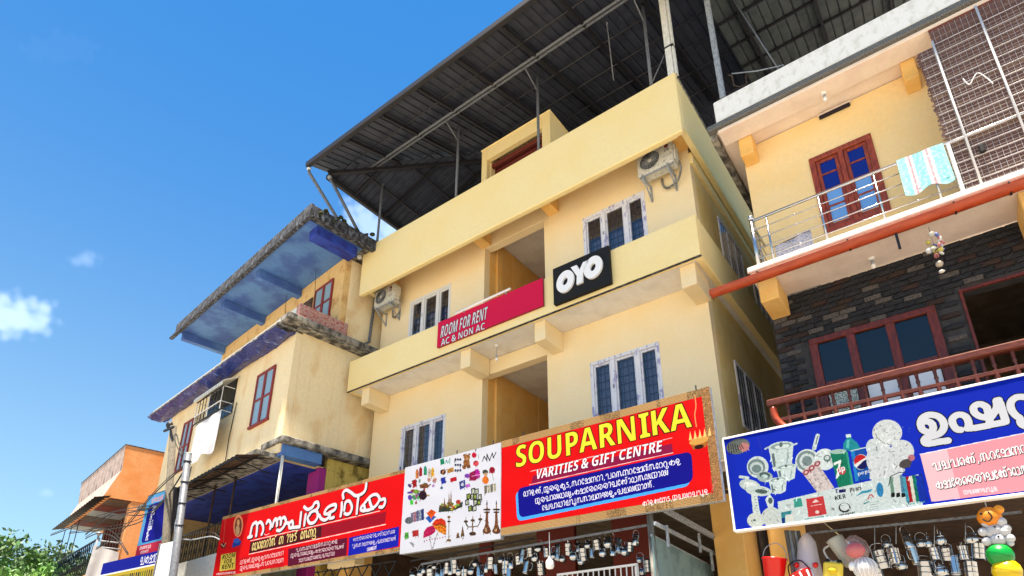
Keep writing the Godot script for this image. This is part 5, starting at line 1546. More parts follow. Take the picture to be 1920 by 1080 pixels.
func stones(cl: Node3D, XL: float, W: float) -> void:
	rng.seed = 5
	var ms := []
	for c in [[Color(0.15, 0.16, 0.19), Color(0.08, 0.085, 0.10)], [Color(0.38, 0.36, 0.35), Color(0.22, 0.20, 0.19)], [Color(0.12, 0.135, 0.18), Color(0.06, 0.07, 0.09)], [Color(0.22, 0.15, 0.125), Color(0.13, 0.08, 0.07)]]:
		ms.append(rough_mat(c[0], c[1], 0.08, 0.5, 0.15, 0.5, 300 + ms.size(), Vector3(1.5, 1.5, 1.5), 0.85, 0.6))
	# three shared stone shapes with uneven faces
	var shapes := []
	for k in 3:
		var st := st_new()
		var f := []
		for j in 6:
			var row := []
			for i in 3:
				row.append(Vector3(-0.12 + 0.24 * j / 5.0 + (0.0 if j in [0, 5] else rng.randf_range(-0.01, 0.01)), -0.042 + 0.042 * i, rng.randf_range(0.018, 0.042) if (i == 1 and not j in [0, 5]) else rng.randf_range(0.008, 0.022)))
			f.append(row)
		for j in 5:
			for i in 2:
				quad(st, f[j][i], f[j][i + 1], f[j + 1][i + 1], f[j + 1][i])
		for j in 5:
			quad(st, f[j][2], f[j][2] * Vector3(1, 1, 0) + Vector3(0, 0, -0.03), f[j + 1][2] * Vector3(1, 1, 0) + Vector3(0, 0, -0.03), f[j + 1][2])
			quad(st, f[j][0], f[j + 1][0], f[j + 1][0] * Vector3(1, 1, 0) + Vector3(0, 0, -0.03), f[j][0] * Vector3(1, 1, 0) + Vector3(0, 0, -0.03))
		for i in 2:
			quad(st, f[0][i], f[0][i] * Vector3(1, 1, 0) + Vector3(0, 0, -0.03), f[0][i + 1] * Vector3(1, 1, 0) + Vector3(0, 0, -0.03), f[0][i + 1])
			quad(st, f[5][i], f[5][i + 1], f[5][i + 1] * Vector3(1, 1, 0) + Vector3(0, 0, -0.03), f[5][i] * Vector3(1, 1, 0) + Vector3(0, 0, -0.03))
		shapes.append(fin(st))
	var count := 0
	var row := 0
	var y := 7.55
	while y > 5.0:
		var x := XL + 0.125 + (0.12 if row % 2 else 0.0)
		while x < 1.95:
			var blocked := (x > -1.47 - 0.12 and x < 0.26 + 0.12 and y < 6.70) or (x > 0.56 - 0.12 and x < 1.68 + 0.12 and y < 6.87)
			if not blocked and count < 298:
				var sx := rng.randf_range(0.9, 1.0)
				var o := obj("stone", shapes[rng.randi() % 3], ms[0 if rng.randf() < 0.4 else rng.randi() % 4], cl, Vector3(x, y, W - 0.026 + rng.randf_range(0.0, 0.02)) - cl.position)
				o.scale = Vector3(sx, 0.92, 1.0)
				count += 1
			x += 0.25
		y -= 0.092
		row += 1
func teak_window(t: Node3D, x0: float, x1: float, y0: float, y1: float, W: float) -> void:
	var z1 := W + 0.06
	var w := box("window", Vector3(x0, y1 - 0.1, W - 0.06), Vector3(x1, y1, z1), M.teak, t)
	w.set_meta("label", "three-light teak window in dark stone wall with white lower panels")
	var n := 3
	for k in 4:
		var xx: float = lerp(x0, x1 - 0.12, k / 3.0)
		sub("frame", Vector3(xx, y0, W - 0.06), Vector3(xx + 0.12, y1 - 0.101, z1 - 0.002), M.teak, w)
	sub("frame", Vector3(x0, y0 - 0.1, W - 0.06), Vector3(x1, y0 - 0.001, z1), M.teak, w)
	for k in 3:
		var a: float = lerp(x0, x1 - 0.12, k / 3.0) + 0.121
		var b: float = lerp(x0, x1 - 0.12, (k + 1) / 3.0) - 0.001
		sub("pane", Vector3(a, 5.87, W + 0.0), Vector3(b, y1 - 0.101, W + 0.01), M.glass_dark, w, 0.001)
		sub("glazing_bar", Vector3(a, 5.80, W - 0.02), Vector3(b, 5.869, W + 0.04), M.teak, w)
		for j in 2:
			sub("white_panel", Vector3(a + 0.01, 5.08 + j * 0.37, W + 0.0), Vector3(b - 0.01, 5.41 + j * 0.37, W + 0.02), M.white_pane if k > 0 else rough_mat(Color(0.8, 0.82, 0.8), Color(0.2, 0.28, 0.2), 0.08, 0.55, 0.04, 0.2, 217, Vector3(2, 2, 2)), w, 0.002)
		sub("glazing_bar", Vector3(a, 5.412, W - 0.02), Vector3(b, 5.448, W + 0.035), M.teak, w)
	sub("backing", Vector3(x0 + 0.02, y0, W - 0.10), Vector3(x1 - 0.02, y1 - 0.02, W - 0.07), M.shop_brown, w)
func blind() -> void:
	var t := thing("reed_blind", "dark brown reed blind behind a white wire grille on upper balcony", "blind")
	rng.seed = 9
	var reed := rough_mat(Color(0.48, 0.38, 0.36), Color(0.36, 0.26, 0.25), 0.06, 0.5, 0.2, 0.3, 223, Vector3(0.6, 6, 6))
	var wire := flat(Color(0.78, 0.76, 0.76), 0.4, 0.2)
	var xr := 2.6
	# reeds: thin slats, too fine to pick apart singly
	var st := st_new()
	var y := 7.86
	while y < 10.86:
		var xl: float = 0.90 + rng.randf_range(-0.025, 0.02)
		if y > 10.55:
			xl = 1.12 + rng.randf_range(-0.01, 0.01)
		sbox(st, Vector3(xl, y, -0.055 + rng.randf_range(-0.006, 0.006)), Vector3(xr, y + 0.016, -0.045))
		y += 0.0235
	var r := obj("reeds", fin(st), reed, t)
	r.set_meta("kind", "stuff")
	# binding threads
	var th := st_new()
	for k in 24:
		var x := 0.96 + k * 0.07
		sbox(th, Vector3(x, 7.86, -0.042), Vector3(x + 0.0045, 10.55 if x < 1.13 else 10.86, -0.036))
	var hy := 7.90
	while hy < 10.5:
		sbox(th, Vector3(0.93, hy, -0.044), Vector3(xr, hy + 0.0035, -0.037))
		hy += 0.0617
	obj("wire_mesh", fin(th), flat(Color(0.66, 0.62, 0.62), 0.5), t)
	# grille bars
	for k in 15:
		var yy := 7.95 + k * 0.185
		obj("grille_bar", tubem([Vector3(0.92 if yy < 10.5 else 1.12, yy, 0.0), Vector3(xr, yy, 0.0)], 0.007, 6), wire, t)
	for x in [1.12, 1.72, 2.3]:
		obj("grille_upright", tubem([Vector3(x, 7.82, 0.02), Vector3(x, 10.60 if x < 1.2 else 10.86, 0.02)], 0.016, 8), M.white_frame, t)
	box("head_rail", Vector3(1.12, 10.862, -0.07), Vector3(xr, 10.90, -0.03), M.teak, t)
	box("knot", Vector3(1.21, 8.32, 0.0), Vector3(1.28, 8.46, 0.05), M.black, t, 0.02)
	obj("loose_cord", tubem(smooth3([pz(1806, 148, 0.03), pz(1818, 158, 0.03), pz(1832, 137, 0.03), pz(1850, 146, 0.03), pz(1862, 157, 0.03)]), 0.008, 6), M.white, t)
func cloth(t: Node3D, called: String, a: Vector3, b: Vector3, drop: float, wave: float, m: Material, ncol := 14, nrow := 10, taper := 0.0, uvs := false) -> MeshInstance3D:
	var st := st_new(true)
	var P := []
	for i in ncol + 1:
		var col := []
		var f := float(i) / ncol
		for j in nrow + 1:
			var g := float(j) / nrow
			var p := a.lerp(b, f)
			p.y -= drop * g * (1.0 + 0.05 * sin(f * 9.0))
			p.x += taper * g * (0.5 - f)
			p.z += wave * sin(f * 11.0 + g * 1.5) * (0.3 + 0.7 * g)
			col.append(p)
		P.append(col)
	for i in ncol:
		for j in nrow:
			var q := [[i, j], [i + 1, j], [i + 1, j + 1], [i, j + 1]]
			for k in [0, 1, 2, 0, 2, 3]:
				if uvs:
					st.set_uv(Vector2(float(q[k][0]) / ncol, float(q[k][1]) / nrow))
				st.add_vertex(P[q[k][0]][q[k][1]])
	return obj(called, fin(st), m, t)
func towel() -> void:
	var t := thing("towel", "turquoise and white striped towel hung over the steel balcony rail", "towel")
	var img := Image.create(128, 128, false, Image.FORMAT_RGB8)
	var n := FastNoiseLite.new()
	n.frequency = 0.08
	for x in 128:
		for y in 128:
			var c := Color(0.50, 0.76, 0.77)
			var b := x / 128.0
			if (b > 0.18 and b < 0.33) or (b > 0.55 and b < 0.72):
				c = Color(0.80, 0.78, 0.80)
			if (b > 0.24 and b < 0.28) or (b > 0.61 and b < 0.66):
				c = Color(0.78, 0.55, 0.58)
			if b < 0.08 or b > 0.92:
				c = Color(0.55, 0.82, 0.82)
			c = c.lerp(Color(0.85, 0.9, 0.9), clamp(n.get_noise_2d(x, y) * 0.8 + 0.15, 0, 0.6))
			img.set_pixel(x, y, c)
	var m := StandardMaterial3D.new()
	m.albedo_texture = ImageTexture.create_from_image(img)
	m.roughness = 0.95
	m.cull_mode = BaseMaterial3D.CULL_DISABLED
	cloth(t, "front_fall", Vector3(0.28, 8.742, 0.032), Vector3(0.86, 8.735, 0.032), 0.66, 0.018, m, 16, 12, -0.02, true)
	cloth(t, "back_fall", Vector3(0.28, 8.742, -0.030), Vector3(0.86, 8.735, -0.030), 0.40, -0.012, m, 16, 8, 0.0, true)
	cloth(t, "fold", Vector3(0.28, 8.744, -0.030), Vector3(0.86, 8.737, -0.030), 0.0, 0.0, m, 2, 1)

# ---------- old house on the left, turned 6 degrees ----------
const LC := Vector3(-12.59, 0, 1.46)
func lw(p: Vector3) -> Vector3:
	var a := deg_to_rad(6.0)
	return LC + Vector3(cos(a), 0, sin(a)) * p.x + Vector3(0, p.y, 0) + Vector3(-sin(a), 0, cos(a)) * p.z
func lF(x: float, y: float, w: float) -> Vector3:
	var a := deg_to_rad(6.0)
	var ns := Vector3(cos(a), 0, sin(a))
	var nf := Vector3(-sin(a), 0, cos(a))
	var d := ray(x, y)
	var p := EYE + d * ((LC + nf * w - EYE).dot(nf) / d.dot(nf)) - LC
	return Vector3(p.dot(ns), p.y, p.dot(nf))
func left_house() -> void:
	var t := thing("old_house", "weathered cream house with blue undersides to its mouldy roof slabs", "house", LC, deg_to_rad(-6.0))
	var U := -8.0
	# middle storey block
	box("front_wall", Vector3(U, 6.5, -0.2), Vector3(0, 9.7, 0), M.old_cream, t)
	box("side_wall", Vector3(-0.2, 6.9, -9), Vector3(-0.001, 9.9, -0.201), M.old_cream, t)
	box("left_wall", Vector3(U, 6.5, -9), Vector3(U + 0.2, 9.7, -0.202), M.old_cream, t)
	# canopy slab above it: blue crumpled underside, thin dark edge, white ledge on top
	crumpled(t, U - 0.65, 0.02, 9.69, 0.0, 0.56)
	box("canopy_slab", Vector3(U - 0.7, 9.705, -0.1), Vector3(0.0, 9.78, 0.50), M.mould, t)
	box("white_ledge", Vector3(U - 0.5, 9.80, -0.05), Vector3(-0.02, 9.86, 0.46), M.white_cement, t)
	box("corner_slab", Vector3(-0.3, 9.80, -2.9), Vector3(0.36, 9.98, 0.42), M.mould, t, 0.03)
	box("side_slab_underside", Vector3(-0.01, 9.74, -2.9), Vector3(0.30, 9.798, 0.0), M.mould, t)
	box("parapet", Vector3(-0.16, 9.982, -1.43), Vector3(0.02, 10.55, 0.0), M.pink_wall, t, 0.02)
	box("parapet", Vector3(-2.2, 9.90, -0.16), Vector3(-0.162, 10.50, 0.005), M.white_cement, t, 0.02)
	# top storey set back
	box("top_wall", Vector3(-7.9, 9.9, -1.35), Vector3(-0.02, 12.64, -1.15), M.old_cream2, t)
	box("top_side_wall", Vector3(-0.22, 9.9, -9), Vector3(-0.021, 12.64, -1.352), M.old_cream, t)
	box("top_left_wall", Vector3(-7.9, 9.9, -9), Vector3(-7.7, 12.64, -1.352), M.old_cream, t)
	# roof slab
	box("roof_soffit", Vector3(-7.9, 12.65, -1.3), Vector3(0.55, 12.70, 0.36), M.blue_soffit, t)
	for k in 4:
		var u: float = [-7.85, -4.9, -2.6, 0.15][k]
		box("soffit_beam", Vector3(u, 12.36, -1.145), Vector3(u + [0.2, 0.22, 0.22, 0.4][k], 12.648, [0.30, 0.22, 0.22, 0.1][k]), M.blue_beam if k == 3 else M.blue_soffit, t)  # right end beam coloured darker, its self-shade put into the blue
	box("roof_slab", Vector3(-8.0, 12.702, -9), Vector3(0.75, 12.80, 0.40), M.mould, t)
	box("roof_fascia", Vector3(-8.05, 12.60, 0.362), Vector3(0.80, 13.0, 0.47), M.mould_dark, t, 0.012)
	box("roof_drip", Vector3(-8.35, 12.52, 0.40), Vector3(0.2, 12.60, 0.53), M.mould_dark, t, 0.02)
	box("roof_fascia", Vector3(0.66, 12.62, -6), Vector3(0.82, 12.96, 0.36), M.mould_dark, t, 0.012)
	rng.seed = 41
	for k in 26:
		var s := rng.randf_range(0.04, 0.09)
		obj("moss_clump", lathem(ballp(s, 0.7, 5), 7, Basis.from_euler(Vector3(rng.randf(), rng.randf() * 3, rng.randf()))), M.moss, t, Vector3(rng.randf_range(0.62, 0.88), 13.02 + rng.randf_range(-0.25, 0.06), rng.randf_range(-2.4, 0.5)))
	# hanging wires under the soffit, louvre, drain pipe
	for u in [-1.2, -2.9]:
		pipe("hanging_wire", Vector3(u, 12.64, -0.9), Vector3(u, 11.4, -1.0), 0.007, M.cable, t, 5)
	for k in 5:
		box("louvre", Vector3(-6.3, 11.5 + k * 0.12, -1.148), Vector3(-5.2, 11.56 + k * 0.12, -1.10), M.rust_tin, t, 0.004)
	obj("drain_pipe", tubem([Vector3(0.06, 12.6, -2.2), Vector3(0.06, 10.25, -2.1), Vector3(0.02, 10.1, -1.9), Vector3(0.03, 10.08, -1.5)], 0.04, 8), M.grey_pipe, t)
	# windows
	red_window(t, -1.78, -0.80, 7.50, 9.05, 0.0)
	red_window(t, -6.62, -5.88, 7.35, 9.02, 0.0)
	red_window(t, -1.5, -0.52, 10.85, 12.15, -1.15)
	box("shutter", Vector3(-2.3, 10.9, -1.149), Vector3(-1.62, 12.0, -1.11), M.rust_tin, t)
	# caged balcony window: cage, tin pelmet, sheet below
	var c := box("cage_window", Vector3(-4.9, 8.36, 0.001), Vector3(-3.1, 9.45, 0.03), M.glass_panel, t)
	c.set_meta("label", "caged window under a grey tin pelmet")
	var pts := [Vector2(0, 0), Vector2(0.40, -0.26), Vector2(0.41, -0.29), Vector2(0, -0.04)]
	obj("pelmet", prism(pts, Vector3(-4.95, 9.47, 0.02) - c.position, Vector3(0, 0, 1), Vector3.UP, Vector3(1.95, 0, 0)), M.white_cement, c)
	for k in 15:
		sub("scallop", Vector3(-4.95 + k * 0.13, 9.08, 0.42), Vector3(-4.86 + k * 0.13, 9.18, 0.435), M.white_cement, c)
	for k in 9:
		var u := -4.85 + k * 0.215
		sub("bar", Vector3(u, 8.36, 0.34), Vector3(u + 0.018, 9.10, 0.36), M.grille if k % 4 else M.white_frame, c)
	for yy in [8.36, 8.62, 9.08]:
		sub("rail", Vector3(-4.9, yy, 0.33), Vector3(-3.1, yy + 0.03, 0.37), M.white_frame if yy == 8.62 else M.grille, c)
	for k in 22:
		var u2 := -4.87 + k * 0.08
		sub("spindle", Vector3(u2, 8.39, 0.345), Vector3(u2 + 0.012, 8.62, 0.357), M.grille, c)
	for u3 in [-4.9, -3.12]:
		for yy in [8.36, 8.62, 9.08]:
			sub("side_rail", Vector3(u3, yy, 0.031), Vector3(u3 + 0.02, yy + 0.02, 0.329), M.white_frame, c)
	var hs := thing("hung_sheet", "creased white plastic sheet hanging below the caged window", "sheet", LC, deg_to_rad(-6.0))
	cloth(hs, "plastic_sheet", Vector3(-4.55, 8.28, 0.36), Vector3(-2.95, 8.32, 0.36), 1.15, 0.03, M.cloth_white, 16, 10, 0.05)
	pipe("stick", Vector3(-4.6, 8.30, 0.36), Vector3(-2.9, 8.34, 0.36), 0.012, M.cable, hs, 5)
	# corner room below: slab, purple ceiling, magenta pillar, yellow side wall, rail
	box("lower_slab", Vector3(-0.9, 6.70, -2.6), Vector3(0.16, 6.88, 0.05), M.mould, t, 0.03)
	box("lower_slab", Vector3(U, 6.38, -0.2), Vector3(-0.2, 6.498, 0.45), M.mould, t)
	box("blue_edge_beam", Vector3(-0.25, 6.42, -1.1), Vector3(0.05, 6.698, -0.05), M.blue_soffit, t)
	box("porch_ceiling", Vector3(U, 6.34, -3.0), Vector3(-0.26, 6.378, -0.2), M.blue_beam, t)
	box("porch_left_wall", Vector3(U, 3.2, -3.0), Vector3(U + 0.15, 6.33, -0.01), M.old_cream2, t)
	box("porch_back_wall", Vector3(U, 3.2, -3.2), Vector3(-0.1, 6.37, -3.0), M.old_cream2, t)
	box("magenta_pillar", Vector3(-0.62, 3.2, -1.35), Vector3(-0.12, 6.41, -1.14), M.magenta, t)
	box("yellow_side_wall", Vector3(-0.30, 3.2, -9.0), Vector3(-0.10, 6.69, -1.352), M.yellow_old, t)
	box("porch_floor", Vector3(U, 3.1, -3.0), Vector3(-0.05, 3.2, 0.0), M.mould, t)
	box("porch_parapet", Vector3(U, 3.2, -0.06), Vector3(-0.1, 4.42, 0.06), M.white_cement, t)
	pipe("porch_post", Vector3(-0.02, 4.3, -0.12), Vector3(-0.02, 6.70, -0.12), 0.035, M.white_cement, t)
	for u in [-3.4, -2.2]:
		pipe("porch_post", Vector3(u, 4.42, -0.02), Vector3(u, 6.36, -0.02), 0.025, M.rust_tin, t)
	# scrolled iron rail
	var rl := pipe("iron_rail", Vector3(-7.9, 5.20, 0.02), Vector3(-0.1, 5.20, 0.02), 0.025, M.grille, t)
	rl.set_meta("label", "scrolled black iron balcony rail")
	var scroll := []
	for k in 15:
		var a := k * 0.55
		scroll.append(Vector3(cos(a) * (0.02 + 0.0045 * k), sin(a) * (0.02 + 0.0045 * k), 0))
	var sm := tubem(scroll, 0.009, 5)
	for k in 48:
		var u := -7.8 + k * 0.16
		obj("spindle", cmesh(Vector3(0.018, 0.74, 0.018), 0.003), M.grille if k % 3 else M.rust_tin, rl, Vector3(u, 4.81, 0.02) - rl.position)
		if k % 2 == 0:
			for yy in [4.65, 4.90]:
				obj("scroll", sm, M.grille, rl, Vector3(u + 0.08, yy, 0.02) - rl.position)
	# tin awning over the porch
	var aw := thing("tin_awning", "rusty brown tin awning on a welded frame over the iron-railed porch", "awning", LC, deg_to_rad(-6.0))
	var A := lF(322, 920.6, 0.85)
	var Bq := lF(442.6, 853, 0.85)
	var back_y := 6.48
	var st := st_new()
	var nn := 36
	for k in nn:
		var f0 := float(k) / nn
		var f1 := float(k + 1) / nn
		var h0: float = 0.015 if k % 2 == 0 else -0.015
		var a0 := A.lerp(Bq, f0) + Vector3(0, h0, 0)
		var a1 := A.lerp(Bq, f1) + Vector3(0, -h0, 0)
		var b0 := Vector3(a0.x + 0.05, back_y + h0, -0.1)
		var b1 := Vector3(a1.x + 0.05, back_y - h0, -0.1)
		quad(st, a0, a1, b1, b0)
	obj("tin_sheet", fin(st), M.rust_tin, aw)
	for f in [0.02, 0.35, 0.68, 0.98]:
		var p := A.lerp(Bq, f)
		bar("frame_bar", p + Vector3(0, -0.05, 0), Vector3(p.x, back_y - 0.05, -0.1), 0.03, 0.03, M.grille, aw)
		bar("frame_bar", p + Vector3(0, -0.06, -0.02), Vector3(p.x, back_y - 0.45, 0.0), 0.025, 0.025, M.grille, aw)
	for g in [0.03, 0.5, 0.9]:
		bar("frame_bar", A.lerp(Vector3(A.x, back_y, -0.1), g) + Vector3(0, -0.04, 0), Bq.lerp(Vector3(Bq.x, back_y, -0.1), g) + Vector3(0, -0.04, 0), 0.03, 0.03, M.grille, aw)
	# vertical gap cables on the wall
	var cb := thing("wall_cable", "thin black cable running down the old cream front wall", "cable", LC, deg_to_rad(-6.0))
	obj("cable_run", tubem([Vector3(-2.85, 8.6, 0.03), Vector3(-2.95, 7.6, 0.03), Vector3(-2.9, 6.6, 0.03)], 0.012, 5), M.cable, cb)
	for u in [-5.3]:
		obj("cable_run", tubem([Vector3(u, 7.3, 0.03), Vector3(u - 0.05, 6.55, 0.03)], 0.015, 5), M.cable, cb)
func crumpled(t: Node3D, u0: float, u1: float, y: float, w0: float, w1: float) -> void:
	# crumpled blue sheet lining the underside of the canopy
	var n := FastNoiseLite.new()
	n.seed = 8
	n.frequency = 0.9
	var st := st_new(true)
	var nu := 60
	var nw := 8
	var P := []
	for i in nu + 1:
		var col := []
		for j in nw + 1:
			var u: float = lerp(u0, u1, float(i) / nu)
			var w: float = lerp(w0, w1, float(j) / nw)
			col.append(Vector3(u, y - 0.06 - 0.05 * sin(PI * j / nw) + n.get_noise_2d(u * 1.6 - w * 3.0, w * 3.0) * 0.07, w))
		P.append(col)
	for i in nu:
		for j in nw:
			quad(st, P[i][j], P[i + 1][j], P[i + 1][j + 1], P[i][j + 1])
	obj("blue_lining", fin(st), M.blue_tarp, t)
func red_window(t: Node3D, u0: float, u1: float, y0: float, y1: float, w: float) -> void:
	var f := box("window", Vector3(u0, y1 - 0.07, w + 0.001), Vector3(u1, y1, w + 0.05), M.red_frame, t)
	f.set_meta("label", "narrow two-leaf window with red frame and frosted panes")
	sub("sill", Vector3(u0 - 0.03, y0, w + 0.001), Vector3(u1 + 0.03, y0 + 0.07, w + 0.07), M.red_frame, f)
	var mid := (u0 + u1) / 2
	for x in [u0, mid - 0.05, u1 - 0.07]:
		sub("frame", Vector3(x, y0 + 0.071, w + 0.001), Vector3(x + (0.10 if x > u0 and x < u1 - 0.08 else 0.07), y1 - 0.071, w + 0.048), M.red_frame, f)
	var ym := lerpf(y0, y1, 0.48)
	for s in 2:
		var a: float = [u0 + 0.071, mid + 0.051][s]
		var b: float = [mid - 0.051, u1 - 0.071][s]
		sub("glazing_bar", Vector3(a, ym, w + 0.001), Vector3(b, ym + 0.05, w + 0.045), M.red_frame, f)
		sub("pane", Vector3(a, y0 + 0.071, w + 0.004), Vector3(b, ym - 0.001, w + 0.018), M.frost, f, 0.001)
		sub("pane", Vector3(a, ym + 0.051, w + 0.004), Vector3(b, y1 - 0.071, w + 0.018), M.frost, f, 0.001)

# ---------- orange house further down the street, turned 9 degrees ----------
func orange_house() -> void:
	var ang := deg_to_rad(-9.0)
	var at := Vector3(-22.5, 0, 1.09)
	var t := thing("orange_house", "stained orange house with flared roof parapet and dark open balcony", "house", at, ang)
	var prof := [Vector2(0, 8.94), Vector2(-0.06, 8.07), Vector2(0.27, 7.12), Vector2(0.2, 7.08), Vector2(-1.4, 7.08), Vector2(-1.4, 8.94)]
	obj("flared_parapet", prism(prof, Vector3.ZERO, Vector3(0, 0, 1), Vector3.UP, Vector3(-6.4, 0, 0)), M.orange, t)
	var st := st_new()
	quad(st, Vector3(-6.4, 8.94, 0.004), Vector3(-0.02, 8.94, 0.004), Vector3(-0.02, 8.07, -0.056), Vector3(-6.4, 8.07, -0.056))
	quad(st, Vector3(-6.4, 8.07, -0.055), Vector3(-0.02, 8.07, -0.055), Vector3(-0.02, 7.12, 0.275), Vector3(-6.4, 7.12, 0.275))
	obj("front_render", fin(st), M.orange_front, t)
	box("mouldy_cap", Vector3(-6.42, 8.942, -1.42), Vector3(0.02, 8.98, 0.02), M.mould_dark, t)
	box("side_wall", Vector3(-0.42, 3.0, -1.5), Vector3(-0.02, 7.078, -0.55), M.orange, t)
	box("side_wall", Vector3(-0.2, 3.0, -9), Vector3(-0.03, 8.9, -1.502), M.orange, t)
	box("balcony_floor", Vector3(-6.4, 4.4, -1.0), Vector3(0, 4.6, 0.2), M.orange, t)
	box("balcony_back_wall", Vector3(-5.6, 3.8, -1.15), Vector3(-0.43, 7.07, -1.0), M.shop_brown, t)
	for k in 6:
		box("ceiling_panel", Vector3(-6.3 + k * 1.05, 7.03, -0.99), Vector3(-5.3 + k * 1.05, 7.076, 0.1), [M.galv, M.rusty_red, M.shop_brown][k % 3], t)
	# black tin eave under the flare
	st = st_new()
	for k in 40:
		var u0 := -6.7 + k * 0.17
		var h: float = 0.02 if k % 2 == 0 else -0.02
		quad(st, Vector3(u0, 6.98 + h, 0.55), Vector3(u0 + 0.17, 6.98 - h, 0.55), Vector3(u0 + 0.17, 7.10 - h, 0.1), Vector3(u0, 7.10 + h, 0.1))
	obj("tin_eave", fin(st), M.grille, t)
	for k in 10:
		box("window_frame", Vector3(-5.0 + k * 0.45, 4.6, -0.999), Vector3(-4.95 + k * 0.45, 7.0, -0.95), M.rusty_red, t)
	# rail with diagonal lattice
	var rl := bar("balcony_rail", Vector3(-6.3, 5.72, 0.12), Vector3(-0.02, 5.72, 0.12), 0.05, 0.05, M.grille, t)
	for k in 40:
		var u := -6.3 + k * 0.145
		obj("lattice_bar", tubem([Vector3(u, 4.60, 0.12) - rl.position, Vector3(u + (0.35 if k % 2 else -0.35), 5.70, 0.12) - rl.position], 0.012, 5), M.grille, rl)
	obj("rail_post", tubem([Vector3(0.0, 4.6, 0.16) - rl.position, Vector3(0.0, 5.82, 0.16) - rl.position], 0.03, 8), M.galv, rl)
	obj("ball_cap", lathem(ballp(0.07, 1, 6)), M.galv, rl, Vector3(0.0, 5.86, 0.16) - rl.position)
	for yy in [5.35, 5.15]:
		obj("upper_rail", tubem([Vector3(0, yy + 0.3, 0.14) - rl.position, Vector3(0, yy + 0.3, -0.54) - rl.position], 0.025, 6), M.galv, rl)
	for k in 3:
		pipe("corner_wire", Vector3(-6.3 + k * 1.2, 5.75, 0.15), Vector3(-6.3 + k * 1.2, 7.0, 0.15), 0.015, M.grille, t, 5)
	var c := thing("hung_cloth", "white cloth draped over the orange house balcony rail", "cloth", at + Vector3(0.06, 0, 0.01), ang + PI / 2)
	cloth(c, "cloth_sheet", Vector3(-0.22, 5.48, 0.02), Vector3(0.50, 5.34, 0.02), 1.0, 0.025, M.cloth_white, 16, 12, -0.12)
	cloth(c, "cloth_fold", Vector3(-0.22, 5.48, -0.08), Vector3(0.50, 5.34, -0.08), 0.3, 0.015, M.cloth_white, 16, 4)

